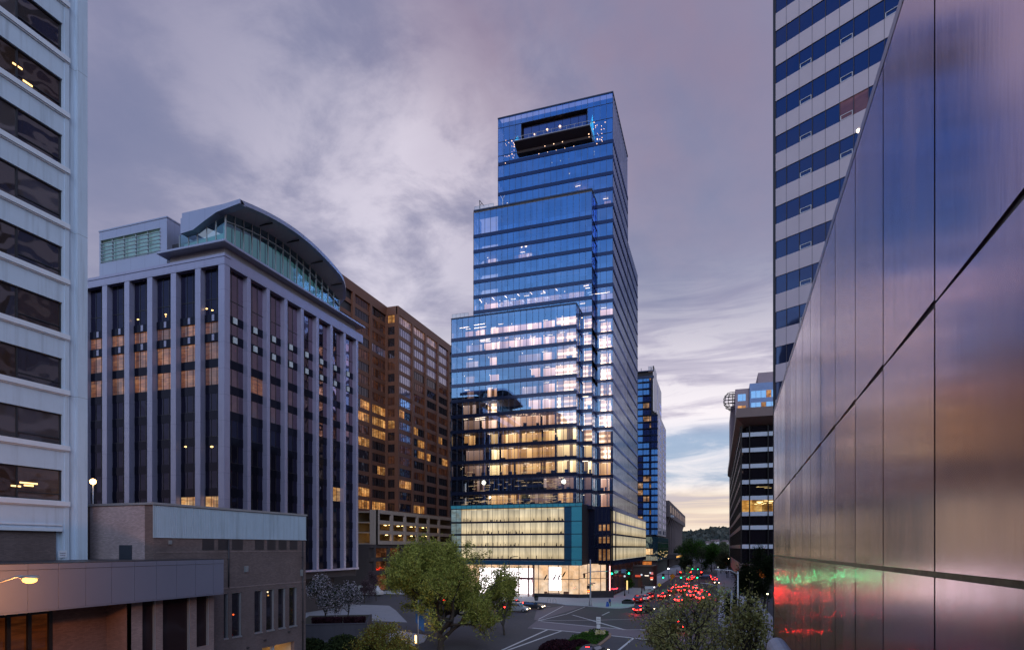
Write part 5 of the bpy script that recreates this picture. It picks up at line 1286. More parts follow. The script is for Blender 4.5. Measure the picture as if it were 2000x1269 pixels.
# crossings of purple grey pavers, with white edge lines
def poly(name, pp, z, m, lab=None):
    sheet(name, [G(*p) for p in pp], z, m)
poly('crossing', [(1043,1209),(1048,1191),(1100,1181.8),(1138,1184),(1060,1208),(1052,1211.5)], .004, M['paver'])
poly('crossing', [(1030,1226),(1048,1211.5),(1168,1222.5),(1226,1228),(1290,1234),(1400,1243),(1400,1256),(1280,1249.5),(1197,1240.5),(1133,1234.5)], .004, M['paver'])
def pline(pa, pb, w_=.16, z=.008):
    a, b = Vector(G(*pa)), Vector(G(*pb)); d = (b-a).normalized(); n = Vector((-d.y, d.x))*w_/2
    return [a+n, b+n, b-n, a-n]
mb = MB()
for pa, pb, w_ in (((960+570/6.25,1100+697/6.25),(960+900/6.25,1100+618/6.25),.3), ((1105,1199),(1143,1184.2),.22), ((960+600/6.25,1100+706/6.25),(960+1300/6.25,1100+775/6.25),.3), ((1168,1223.5),(1225,1229),.3), ((1118,1200),(1150,1209),.3), ((1150,1209),(1216,1228),.45),
    ((960+600/6.25,1211),(1160,1210.5),.22), ((1160,1210.5),(1268,1207),.25), ((1215,1229),(1300,1228),.25), ((1040,1225.5),(1134,1234.5),.42), ((1194,1240.5),(1300,1252),.42), ((1052,1208.5),(1100,1183),.2),
    ((960+680/6.25,1229),(980,1269),.32), ((960+860/6.25,1231),(990,1269.5),.32), ((1237,1245.5),(1208,1269),.3), ((960+1350/6.25,1100+630/6.25),(960+1440/6.25,1100+588/6.25),.3),
    ((1046,1180),(1075,1184),.2), ((1050,1187),(1064,1188.5),.2), ((1250,1229),(1330,1236),.3), ((1300,1222),(1345,1228),.25), ((1330,1221),(1390,1232),.25)):
    mb.face([(p.x, p.y, .009) for p in pline(pa, pb, w_)])
for y0 in range(150, 340, 9):
    for x_ in (-13.4, -9.9, -6.5, -3.1): mb.box(x_-.07, x_+.07, y0, y0+3, .006, .010)
tag(mb.build('road_markings', M['paint']), kind='structure')
mb = MB(); mb.face([(-17,262,.009),(0,262,.009),(0,266,.009),(-17,266,.009)]); tag(mb.build('stop_bar_crossing', M['paint']), kind='structure')

# median island with planting
isl = thing('planted_median', 'kerbed traffic island planted with ground cover and a dark low hedge', 'traffic island', (-16, 74, 0))
tipx, tipy = G(1188, 1238)
outl = [G(1068,1269), G(1085,1262), G(1112,1249), G(1135,1240), G(1150,1235), G(1170,1233), G(1186,1234.5), G(1194,1238.5), G(1193,1244), G(1178,1256), G(1160,1269)]
base_o = [(outl[0][0]-3, 55)] + outl + [(outl[-1][0]-1.5, 55)]
g = MB(); g.prism(base_o, 0, .17); g.build('kerb', pmat('tan_kerb', (.30,.20,.15), .8), isl, bevel=.03)
cx, cy = sum(p[0] for p in base_o)/len(base_o), sum(p[1] for p in base_o)/len(base_o)
inn = [(cx+(x-cx)*.88, cy+(y-cy)*.965) for x, y in base_o]
g = MB(); g.prism(inn, .17, .24); g.build('soil', M['soil'], isl)

def leafmat(name, c1, c2, c3, trans=.35):
    m_, t, out = newmat(name); r_ = t.add('ShaderNodeNewGeometry').outputs['Random Per Island']
    n = t.noise(t.pos(), .45, 3)
    c = t.ramp(r_, [(0, c1), (.5, c2), (1, c3)]); c = t.mix(t.rng(n, .35, .65, 0, .35), c, c1)
    d = t.add('ShaderNodeBsdfDiffuse'); t.put(d.inputs[0], c); tr = t.add('ShaderNodeBsdfTranslucent'); t.put(tr.inputs[0], c)
    mx = t.add('ShaderNodeMixShader'); mx.inputs[0].default_value = trans; t.L.new(d.outputs[0], mx.inputs[1]); t.L.new(tr.outputs[0], mx.inputs[2]); t.L.new(mx.outputs[0], out.inputs[0]); return m_
LM = {'willow': leafmat('leaf_yellow_green', (.12,.145,.034), (.27,.30,.068), (.47,.48,.12)), 'hedge': leafmat('leaf_purple', (.018,.008,.014), (.04,.015,.025), (.06,.03,.035)),
      'cover': leafmat('leaf_cover', (.02,.05,.012), (.04,.10,.02), (.08,.16,.03)), 'dark': leafmat('leaf_dark', (.012,.02,.012), (.03,.045,.02), (.05,.07,.03)),
      'olive': leafmat('leaf_olive', (.15,.16,.055), (.36,.37,.13), (.60,.60,.28)), 'blossom': leafmat('blossom', (.16,.15,.19), (.42,.38,.46), (.72,.66,.74)), 'ochre': leafmat('leaf_ochre', (.08,.055,.015), (.17,.13,.03), (.22,.19,.05)),
      'far': leafmat('leaf_far', (.045,.06,.04), (.08,.105,.055), (.14,.16,.08)), 'flower': leafmat('flower', (.5,.45,.1), (.6,.55,.35), (.7,.65,.6)), 'bare': leafmat('leaf_mauve', (.08,.05,.07), (.12,.08,.10), (.2,.15,.18))}
def leaf_mesh(name, P, size, mat, parent, rs, elong=1.8, droop=0):
    n = len(P); d = rs.normal(size=(n, 3)); d[:, 2] -= droop; d /= np.linalg.norm(d, axis=1)[:, None]
    e = rs.normal(size=(n, 3)); e -= (e*d).sum(1)[:, None]*d; e /= np.linalg.norm(e, axis=1)[:, None]
    s_ = size*rs.uniform(.6, 1.4, n)[:, None]; a = d*s_*elong/2; b = e*s_/2
    Vv = np.empty((n, 4, 3)); Vv[:, 0] = P-a; Vv[:, 1] = P-b*.9+a*.1; Vv[:, 2] = P+a; Vv[:, 3] = P+b*.9+a*.1
    me = bpy.data.meshes.new(name); me.vertices.add(4*n); me.vertices.foreach_set('co', Vv.ravel())
    me.loops.add(4*n); me.loops.foreach_set('vertex_index', np.arange(4*n)); me.polygons.add(n)
    me.polygons.foreach_set('loop_start', np.arange(n)*4); me.update(calc_edges=True); me.materials.append(mat)
    o = bpy.data.objects.new(name, me); C.objects.link(o)
    if parent: attach(o, parent)
    return o
def blobpts(rs, n, c, r, sh=.25):
    u = rs.normal(size=(n, 3)); u /= np.linalg.norm(u, axis=1)[:, None]; k = 1-np.abs(rs.normal(size=n))*sh
    p = u*k[:, None]*np.array(r); p[:, 2] = np.abs(p[:, 2]); return p+np.array(c)
rs = np.random.RandomState(3)
hx, hy = G(1105, 1262, .5)
P = np.vstack([blobpts(rs, 5200, (hx-.6, hy-1.2, .2), (2.2, 3.2, 1.25)), blobpts(rs, 3200, (hx+1.2, hy+1.8, .2), (1.5, 1.9, .95))]); leaf_mesh('dark_hedge', P, .16, LM['hedge'], isl, rs)
def fill(pp, n):
    out = []; xs_, ys_ = [p[0] for p in pp], [p[1] for p in pp]
    while len(out) < n:
        x, y = rs.uniform(min(xs_), max(xs_)), rs.uniform(min(ys_), max(ys_)); c = False; j = len(pp)-1
        for i in range(len(pp)):
            if (pp[i][1] > y) != (pp[j][1] > y) and x < (pp[j][0]-pp[i][0])*(y-pp[i][1])/(pp[j][1]-pp[i][1])+pp[i][0]: c = not c
            j = i
        if c: out.append((x, y))
    return np.array(out)
Q = fill(inn, 9000); Q = np.c_[Q, .26+rs.uniform(0, .22, len(Q))+.18*np.sin(Q[:, 0]*2)*np.sin(Q[:, 1]*1.3)]; leaf_mesh('ground_cover', Q, .14, LM['cover'], isl, rs)
Q = np.array([G(p, q_, .5)+(.5+rs.uniform(0, .25),) for p, q_ in zip(rs.uniform(1163, 1182, 160), rs.uniform(1232.5, 1238, 160))]+[G(p, q_, .5)+(.5,) for p, q_ in zip(rs.uniform(1142, 1149, 40), rs.uniform(1232.5, 1235, 40))]); leaf_mesh('flower', Q, .16, LM['flower'], isl, rs)
sg = thing('median_sign', 'pair of pale sign panels on a post at the tip of the planted median', 'sign', G(1169, 1236)+(.2,))
sx, sy = G(1169, 1236); g = MB(); g.tube([(sx, sy, .2), (sx, sy, 2.3)], .04, 6); g.build('post', M['galv'], sg)
g = MB(); g.box(sx-.3, sx+.3, sy-.06, sy-.04, 1.35, 2.3); g.box(sx-.26, sx+.26, sy-.06, sy-.04, .7, 1.25); g.build('panel', pmat('sign_white', (.6,.62,.66), .5), sg)
text_obj('lettering', 'KEEP', .2, M['black'], (sx, sy-.065, 1.98), Matrix.Rotation(R(90), 4, 'X'), sg); text_obj('lettering', 'RIGHT', .17, M['black'], (sx, sy-.065, 1.66), Matrix.Rotation(R(90), 4, 'X'), sg)

# ------------------------------------------------------------------ trees
def skeleton(rs, depth_, spread, up, kids, lenf=.78, trunk=.7):
    segs = []; tips = []
    def grow(p, d, L, r, lv):
        n = 3; pts = [p]; q = p.copy(); dd = d.copy()
        for i in range(n):
            dd = dd + rs.normal(size=3)*.13 + np.array([0, 0, up*.10]); dd /= np.linalg.norm(dd); q = q+dd*L/n; pts.append(q.copy())
        segs.append((pts, r, r*.62, lv))
        if lv >= depth_-1: tips.extend([(x, lv) for x in pts[1:]])
        if lv == depth_: return
        k = kids[min(lv, len(kids)-1)]; ph = rs.uniform(0, 6.28)
        for j in range(k):
            a = ph+6.283*j/k+rs.uniform(-.4, .4); s_ = spread*rs.uniform(.6, 1.25)
            if lv == 0: s_ = spread*(.35+1.75*((j*.618) % 1)); a = ph+2.4*j
            o1 = np.cross(dd, [0, 0, 1.0]) if abs(dd[2]) < .95 else np.array([1., 0, 0]); o1 /= np.linalg.norm(o1); o2 = np.cross(dd, o1)
            nd = dd*math.cos(s_)+(o1*math.cos(a)+o2*math.sin(a))*math.sin(s_); nd /= np.linalg.norm(nd)
            start = pts[-1] if (j < k-1 and lv) or (lv == 0 and s_ < spread) else pts[2] if lv else pts[1+j % 2]
            grow(start, nd, (L if lv else .95)*lenf*rs.uniform(.8, 1.15), r*.62, lv+1)
    grow(np.zeros(3), np.array([0, 0, 1.0]), trunk, .085, 0)
    return segs, tips
def tree(name, label, loc, h, wid, seed, nleaf, lsize, mat, group=None, depth_=5, spread=.55, up=.6, kids=(4, 3, 3, 3), sig=.35, trunkr=None, elong=1.8, droop=0, mats2=None, frac2=0, cat='tree', trunk_lift=0, lean=0):
    rs = np.random.RandomState(seed); segs, tips = skeleton(rs, depth_, spread, up, kids)
    allp = np.array([p for s_ in segs for p in s_[0]]); T_ = np.array([t_[0] for t_ in tips])
    hx_ = max(allp[:, 0].max(), -allp[:, 0].min(), allp[:, 1].max(), -allp[:, 1].min()); sz_ = (h-sig)/allp[:, 2].max(); sx_ = (wid/2-sig*.7)/hx_
    S = np.array([sx_, sx_, sz_]); L0 = np.array(loc)
    rt_ = thing(name, label, cat, tuple(loc), group)
    g = MB(); tr = trunkr or h*.022
    for pts, r0, r1, lv in segs:
        k0 = tr*(.68**lv); g.tube([tuple(np.array(p)*S+L0) for p in pts], [max(.012, k0*(1-.38*i/3)) for i in range(4)], 7 if lv < 2 else 4 if lv < 4 else 3, cap=False)
    g.build('trunk', M['bark'], rt_)
    idx = rs.randint(0, len(T_), nleaf); off = rs.normal(size=(nleaf, 3))*sig; off[:, 2] -= abs(droop)*np.abs(rs.normal(size=nleaf))*sig
    P = T_[idx]*S+L0+off
    if wid > 15: 
        e_ = (((P[:, :2]-L0[:2])/(wid*.47))**2).sum(1)+((P[:, 2]-L0[2]-h*.57)/(h*.47))**2; P = P[(e_ < 1) | (rs.uniform(size=len(P)) < .12)]; nleaf = len(P)
    if mats2:
        k = int(nleaf*frac2); leaf_mesh('crown', P[k:], lsize, mat, rt_, rs, elong, droop); leaf_mesh('blossom' if cat != 'tree' or mats2 is LM['blossom'] else 'crown', P[:k], lsize, mats2, rt_, rs, 1.2, 0)
    else: leaf_mesh('crown', P, lsize, mat, rt_, rs, elong, droop)
    return rt_
bx, by = PD(861, 72)
tree('broad_spring_tree', 'large rounded tree with fresh yellow green leaves in front of the glass tower', (bx, by, 0), 13.8, 20.5, 21, 76000, .105, LM['willow'], depth_=6, spread=.60, up=.55, kids=(8, 3, 3, 3, 2), sig=.30, trunkr=.42, elong=3.2, droop=.3)
bx, by = PD(985, 84)
tree('slender_spring_tree', 'thin see-through spring tree standing right of the large rounded tree', (bx, by, 0), 9.6, 8.5, 33, 15000, .12, LM['willow'], depth_=6, spread=.5, up=.6, kids=(4, 3, 2, 2, 2), sig=.3, trunkr=.16, elong=2.2)
bx, by = PD(760, 60)
tree('ochre_low_tree', 'low ochre and green tree lit by a lamp left of the large rounded tree', (bx, by, 0), 5.2, 7.5, 12, 9000, .12, LM['ochre'], depth_=5, spread=.65, up=.35, kids=(6, 3, 3, 2), sig=.24, trunkr=.12, mats2=LM['willow'], frac2=.55)
bx, by = PD(1375, 43)
tree('young_leafed_tree', 'widest sparse young leafed tree with dark branches, in front of the street traffic', (bx, by, 0), 11.0, 11.4, 47, 6200, .12, LM['olive'], depth_=6, spread=.58, up=.5, kids=(6, 3, 3, 2, 2), sig=.26, trunkr=.17, elong=1.9)
bx, by = PD(1462, 38)
tree('young_leafed_tree', 'sparse young leafed tree closest to the metal wall', (bx, by, 0), 10.3, 5.4, 52, 4500, .11, LM['olive'], depth_=6, spread=.5, up=.5, kids=(6, 3, 3, 2, 2), sig=.24, trunkr=.12, elong=1.9)
bx, by = PD(1300, 50)
tree('young_leafed_tree', 'smallest sparse young leafed tree, left of the widest one', (bx, by, 0), 7.2, 4.6, 58, 4500, .11, LM['olive'], depth_=6, spread=.55, up=.5, kids=(5, 3, 2, 2, 2), sig=.24, trunkr=.09, elong=1.9)
bx, by = PD(1470, 95)
tree('street_tree', 'dark leafed street tree at the foot of the banded office block', (bx, by, 0), 9.8, 8.5, 63, 16000, .15, LM['dark'], depth_=5, spread=.55, up=.5, kids=(4, 3, 3, 2), sig=.36)
bx, by = PD(1492, 118)
tree('street_tree', 'dark leafed street tree behind the metal wall edge, below the banded office block', (bx, by, 0), 12.6, 7.5, 64, 11000, .17, LM['dark'], depth_=5, spread=.5, up=.5, kids=(4, 3, 3, 2), sig=.4)
# magnolias on the raised bed
for px_, d_, h_, w_, sd, lab in ((636, 86, 6.4, 5.8, 71, 'white blossoming magnolia, the taller one beside the brick annex'), (680, 88, 5.2, 4.4, 72, 'white blossoming magnolia, the smaller one further from the brick annex')):
    bx, by = PD(px_, d_)
    tree('magnolia_tree', lab, (bx, by, 1.9), h_, w_, sd, 9000, .13, LM['dark'], 'magnolias above the dark retaining wall', depth_=5, spread=.6, up=.5, kids=(5, 3, 3, 2), sig=.26, trunkr=.1, mats2=LM['blossom'], frac2=.52, elong=1.3)
for i, (px_, d_, h_, w_, lab) in enumerate(((712, 132, 6.2, 5, 'bare mauve tree left of the white van'), (735, 138, 7, 5, 'bare mauve tree behind the white van'))):
    bx, by = PD(px_, d_); tree('bare_tree', lab, (bx, by, 0), h_, w_, 80+i, 2600, .12, LM['bare'], None, depth_=5, spread=.5, kids=(4, 3, 3, 2), sig=.22, trunkr=.1)
# raised bed with retaining wall
rt = thing('retaining_wall', 'dark retaining wall holding the raised bed under the magnolias', 'wall', (-47, 68, 0))
a0, a1 = PD(575, 79), PD(716, 80.5)
g = MB(); dv = Vector((a1[0]-a0[0], a1[1]-a0[1])).normalized(); nv = Vector((dv.y, -dv.x)); fr = Fr(a0, (dv.x, dv.y), (nv.x, nv.y)); L_ = math.hypot(a1[0]-a0[0], a1[1]-a0[1])
fr.box(g, 0, L_, 0, 1.95, -.35, 0); fr.box(g, -.1, L_+.1, 1.95, 2.07, -.42, .07); fr.box(g, L_-.35, L_, 0, 1.95, -12, -.35); g.build('wall', pmat('retaining_concrete', (.045,.045,.062), .8, streak=.3), rt)
g = MB(); fr.box(g, .0, L_-.36, .0, 1.9, -12, -.36); g.build('bed_soil', M['soil'], rt)
hd = thing('clipped_hedge', 'low dark clipped hedge along the top of the retaining wall', 'hedge', fr.p(5, 1.9, -1.2)); rs = np.random.RandomState(8)
Pq = []
for a, b in ((2.0, 5.8), (6.0, 8.8)):
    n = 2600; u = rs.uniform(a, b, n); v_ = rs.uniform(-2.0, -.7, n); zz_ = 1.9+rs.uniform(0, 1, n)**.6*.85
    Pq.append(np.array([fr.p(a_, z_, o_) for a_, z_, o_ in zip(u, zz_, v_)]))
leaf_mesh('foliage', np.vstack(Pq), .14, LM['hedge'], hd, rs)
for i, (px_, py__, d_, r_, lab) in enumerate(((608, 1255, 66, (2.2, 2, 2.2), 'dark shrub at the foot of the retaining wall, beside the brick annex'), (672, 1250, 66, (2.6, 2, 2.6), 'dark shrub at the middle of the retaining wall foot'), (730, 1262, 64, (3, 2.4, 2.4), 'dark shrub under the ochre tree'))):
    x_, y_ = PD(px_, d_); sh = thing('shrub', lab, 'shrub', (x_, y_, 0), 'shrubs below the retaining wall'); rs = np.random.RandomState(90+i)
    g = MB()
    for q in range(7): a = q*.9; g.tube([(x_, y_, 0), (x_+math.cos(a)*r_[0]*.5, y_+math.sin(a)*r_[1]*.5, r_[2]*.6)], [.05, .02], 4)
    g.build('stem', M['bark'], sh); leaf_mesh('foliage', blobpts(rs, 5000, (x_, y_, .1), r_, .35), .17, LM['dark'], sh, rs)
# street trees far down the road and a wooded hill
r6 = random.Random(8); far = [(1352, 330, 17, 16), (1338, 300, 9, 8), (1370, 360, 13, 12), (1390, 300, 11, 9), (1408, 280, 10.5, 9), (1420, 240, 9.5, 8), (1385, 420, 16, 14), (1405, 460, 15, 14), (1330, 420, 13, 13), (1365, 520, 19, 18), (1345, 560, 20, 20), (1415, 520, 17, 16), (1392, 620, 19, 20)]
names_ = ['round crowned', 'low', 'bushy', 'dark', 'narrow', 'short', 'wide', 'tall', 'spreading', 'pale', 'big', 'leafy', 'dense']
for i, (px_, d_, h_, w_) in enumerate(far):
    x_, y_ = PD(px_, d_); far_lab = '%s green tree lining the far end of the street, number place %s' % (names_[i], 'x')
    tree('distant_tree', '%s green tree at the street end, %s' % (names_[i], ['beside the concrete block', 'near the street corner', 'behind the red traffic lights', 'above the traffic queue', 'left of the banded block', 'closest to the banded block', 'behind the street lamp', 'below the church', 'at the foot of the concrete block', 'in the middle of the view', 'under the distant hill', 'right of the street axis', 'furthest down the street'][i]), (x_, y_, 0), h_, w_, 100+i, 2600, .5 if d_ > 400 else .36, LM['far'] if i % 3 else LM['cover'], 'trees at the far end of the street', depth_=4, spread=.6, kids=(4, 3, 3), sig=h_*.07)
g = MB(); n1, n2 = 60, 10; ridge = lambda u: 46+9*math.sin(u*.9+1)+6*math.sin(u*2.3)+4*math.sin(u*5.1)+3*math.sin(u*11)
rows_ = []
for j in range(n2):
    rows_.append([(-1600+i*55+0, 1250+j*130, ridge(i*.22)*math.sin(min(1, j/6)*math.pi/2)*1.02-1) for i in range(n1)])
for j in range(n2-1):
    for i in range(n1-1): g.face([rows_[j][i], rows_[j][i+1], rows_[j+1][i+1], rows_[j+1][i]])
tag(g.build('hills', M['far_ground']), kind='structure')
rs = np.random.RandomState(5); n = 26000; u = rs.uniform(0, n1-1.01, n); v_ = rs.uniform(0, 6.5, n)
P = np.array([(-1600+a*55, 1250+b*130, ridge(a*.22)*math.sin(min(1, b/6)*math.pi/2)+rs.uniform(0, 9)) for a, b in zip(u, v_)])
hazeleaf = leafmat('leaf_hill_hazed', (.05,.065,.065), (.075,.09,.085), (.12,.13,.12))  # distance haze put into the leaf colours
o = leaf_mesh('far_wood', P, 13, hazeleaf, None, rs, 1.2); tag(o, kind='stuff')
rs = np.random.RandomState(6)
P = np.array([(rs.uniform(-420, 120), rs.uniform(640, 1240), rs.uniform(3, 13)) for _ in range(9000)]); o = leaf_mesh('far_wood', P, 7, LM['far'], None, rs, 1.2); tag(o, kind='stuff')
# houses on the hill and a church tower on the skyline
hw = pmat('house_wall', (.50,.47,.52), .8); hr = pmat('house_roof', (.12,.09,.10), .8)
for i in range(12):
    px_ = r6.choice((r6.uniform(1385, 1424), r6.uniform(1385, 1424), r6.uniform(1342, 1372))); d_ = r6.uniform(1150, 1240); x_, y_ = PD(px_, d_); zb__ = z_at(r6.uniform(1064, 1078), d_)
    if px_ < 1380: zb__ = z_at(1050, 1700); x_, y_ = PD(px_, 1700)
    w_, h_ = r6.uniform(9, 16), r6.uniform(6, 10); hs = thing('distant_house', 'small pale house on the far wooded hillside', 'house', (x_, y_, zb__), 'houses scattered on the far hillside')
    g = MB(); g.box(x_-w_/2, x_+w_/2, y_-5, y_+5, zb__-14, zb__+h_); g.build('wall', hw, hs)
    g = MB(); g.hexa([(x_-w_/2-.5,y_-5.5,zb__+h_),(x_+w_/2+.5,y_-5.5,zb__+h_),(x_+w_/2+.5,y_+5.5,zb__+h_),(x_-w_/2-.5,y_+5.5,zb__+h_),(x_-w_/2,y_-.1,zb__+h_+4),(x_+w_/2,y_-.1,zb__+h_+4),(x_+w_/2,y_+.1,zb__+h_+4),(x_-w_/2,y_+.1,zb__+h_+4)]); g.build('roof', hr, hs)
x_, y_ = PD(1421, 2300); ch = thing('cathedral_tower', 'pale square cathedral tower with pinnacles rising on the wooded skyline', 'church tower', (x_, y_, 40))
g = MB(); zt_ = z_at(1036, 2300); g.box(x_-11, x_+11, y_-8, y_+8, 10, zt_); g.box(x_+11, x_+60, y_-8, y_+8, 10, zt_-22); g.build('wall', hw, ch)
g = MB()
for q in (-10, -3.5, 3.5, 10): g.hexa([(x_+q-1.6,y_-2,zt_),(x_+q+1.6,y_-2,zt_),(x_+q+1.6,y_+2,zt_),(x_+q-1.6,y_+2,zt_),(x_+q-.2,y_-.2,zt_+12),(x_+q+.2,y_-.2,zt_+12),(x_+q+.2,y_+.2,zt_+12),(x_+q-.2,y_+.2,zt_+12)])
g.build('pinnacle', hw, ch)

# ------------------------------------------------------------------ cars
def carpaint(n, c): return pmat('car_paint_'+n, c, .28, metal=.25, var=.03)
CP = {'red': carpaint('red', (.34,.018,.022)), 'white': carpaint('white', (.62,.63,.66)), 'dark': carpaint('dark', (.03,.032,.04)), 'silver': carpaint('silver', (.30,.31,.34)), 'blue': carpaint('blue', (.04,.06,.14))}
carglass = pane('car_glass', (.01,.01,.014), (.7,.75,.9), .2, .9, .03, 0)
tail = emat('tail_lamp', (1,.016,.012), 40); head = emat('head_lamp', (1,.75,.45), 14); tail_off = emat('parked_tail_lamp', (1,.04,.03), 5)
plate = pmat('number_plate', (.6,.6,.6), .5); chrome = pmat('alloy', (.5,.5,.52), .3, metal=.9)
def make_car(paint, tall=1.0, van=False):
    rt_ = thing('car', None, 'car', (0, 0, 0))
    L2, W2, H = 2.3, .9, 1.46*tall
    # sections along y: (y, half width low, half width belt, z low, z belt)
    S_ = [(-L2, .66, .70, .42, .80), (-L2+.12, .80, .80, .30, .96), (-1.6, .88, .86, .26, 1.0), (-.6, .90, .88, .24, 1.0), (.6, .90, .88, .24, .98), (1.3, .89, .86, .25, .92), (1.9, .86, .80, .28, .80), (L2-.1, .78, .70, .34, .66), (L2, .60, .58, .42, .56)]
    if tall > 1.1: S_ = [(y, a, b, c, d*1.1 if y < 1.4 else d*1.2) for y, a, b, c, d in S_]
    g = MB(); rsx = []
    for y, wl, wb_, zl, zb__ in S_:
        rsx.append([(-wl*.92, y, zl), (wl*.92, y, zl), (wl, y, zl+.15), (wl*1.0, y, (zl+zb__)/2+.05), (wb_, y, zb__-.05), (wb_*.93, y, zb__), (-wb_*.93, y, zb__), (-wb_, y, zb__-.05), (-wl, y, (zl+zb__)/2+.05), (-wl, y, zl+.15)])
    g.rings(rsx, 0)
    zb_c = S_[3][4]; yb0, yb1, yt0, yt1 = ((-1.75, 1.05, -1.05, .25) if tall < 1.1 else (-2.15, 1.1, -1.75, .45))
    wt, wbb = .62, .84
    g.rings([[(-wbb,yb0,zb_c-.02),(wbb,yb0,zb_c-.02),(wbb,yb1,zb_c-.02),(-wbb,yb1,zb_c-.02)], [(-wt-.03,yt0-.04,H-.05),(wt+.03,yt0-.04,H-.05),(wt+.03,yt1+.06,H-.05),(-wt-.03,yt1+.06,H-.05)], [(-wt+.05,yt0+.1,H),(wt-.05,yt0+.1,H),(wt-.05,yt1-.05,H),(-wt+.05,yt1-.05,H)]], 0, True, False)
    g.build('body', paint, rt_, bevel=.03)
    def gl_(P): q = MB(); q.face(P); return q.build('window', carglass, rt_)
    lerp = lambda a, b, t_: a+(b-a)*t_
    def ring(t_, o): return lerp(wbb, wt+.03, t_)+o, lerp(yb0, yt0-.04, t_), lerp(yb1, yt1+.06, t_), lerp(zb_c-.02, H-.05, t_)
    wa, ya0, ya1, za = ring(.12, .012); wc, yc0, yc1, zc_ = ring(.88, .012)
    gl_([(-wa+.1, ya0-.014, za), (wa-.1, ya0-.014, za), (wc-.08, yc0-.014, zc_), (-wc+.08, yc0-.014, zc_)]); gl_([(-wa+.1, ya1+.014, za), (wa-.1, ya1+.014, za), (wc-.08, yc1+.014, zc_), (-wc+.08, yc1+.014, zc_)])
    for s__ in (-1, 1): gl_([(s__*wa, ya0+.25, za), (s__*wa, ya1-.3, za), (s__*wc, yc1-.12, zc_), (s__*wc, yc0+.12, zc_)])
    for s__ in (-1, 1):
        for y in (-1.38, 1.42):
            q = MB(); x0, x1 = s__*.74, s__*.93
            q.rings([[(x_, y+r_*math.cos(a*math.pi/8), .33+r_*math.sin(a*math.pi/8)) for a in range(16)] for x_, r_ in ((x0, .30), (x0, .33), (x1-.02*s__, .33), (x1, .30))], 0); wh = q.build('wheel', M['rubber'], rt_)
            q = MB(); q.rings([[(x_, y+r_*math.cos(a*math.pi/5), .33+r_*math.sin(a*math.pi/5)) for a in range(10)] for x_, r_ in ((x1-.01*s__, .21), (x1+.012*s__, .19))], 0); q.build('rim', chrome, wh)
        zt__ = S_[2][4]-.2
        q = MB(); q.box(s__*.76-.11, s__*.76+.11, -L2-.015, -L2+.16, zt__-.09, zt__+.09); q.build('tail_light', tail, rt_)
        q = MB(); q.box(s__*.66-.14, s__*.66+.14, L2-.16, L2-.02, .56, .68); q.build('headlight', head, rt_)
        q = MB(); q.box(s__*.95-.09, s__*.95+.09, .72, .84, zb_c, zb_c+.13); q.build('mirror', M['black'], rt_)
    q = MB(); q.box(-.26, .26, -L2-.02, -L2, .58, .70); q.build('number_plate', plate, rt_)
    q = MB(); q.box(-.70, .70, -L2-.01, -L2+.2, .30, .42); q.build('bumper', M['black'], rt_); q = MB(); q.box(-.7, .7, L2-.25, L2+.01, .26, .40); q.build('bumper', M['black'], rt_)
    q = MB(); q.box(-.22, .22, yt0-.16, yt0-.12, H-.13, H-.10); q.build('brake_light', tail, rt_)
    return rt_
sedan = make_car(CP['silver']); suv = make_car(CP['dark'], 1.18)
HEAD = 0.0
def place(proto, paint, px_, py__, rz, lab, used=[], grp='cars on the street', tl=None):
    x_, y_ = G(px_, py__)
    mats_ = {'body': CP[paint]}
    if tl: mats_.update({'tail_light': tl, 'brake_light': tl})
    copy_tree(proto, (x_, y_, 0.012), rz, lab, mats=mats_)
    r_ = C.objects[-1]
    return r_
def finish(lst):
    for proto, paint, px_, py__, rz, lab, grp, tl, cat in lst:
        x_, y_ = G(px_, py__)
        m_ = {'body': CP[paint]}
        if tl: m_.update({'tail_light': tl, 'brake_light': tl})
        c = copy_tree(proto, (x_, y_, .012), rz, lab, mats=m_); c['group'] = grp; c['category'] = cat
        if tl is None and abs(rz) < .6:
            gp_ = bpy.data.lights.new('tail_glow', 'POINT'); gp_.energy = 95; gp_.color = (1,.02,.012); gp_.shadow_soft_size = .12
            go_ = bpy.data.objects.new('tail_glow', gp_); C.objects.link(go_); go_.parent = c; go_.location = (0, -2.6, .8)
noglow = pmat('lamp_off', (.2,.02,.02), .3)
Q_ = 'cars queueing on the street'; K_ = 'cars parked at the kerb of the glass tower'
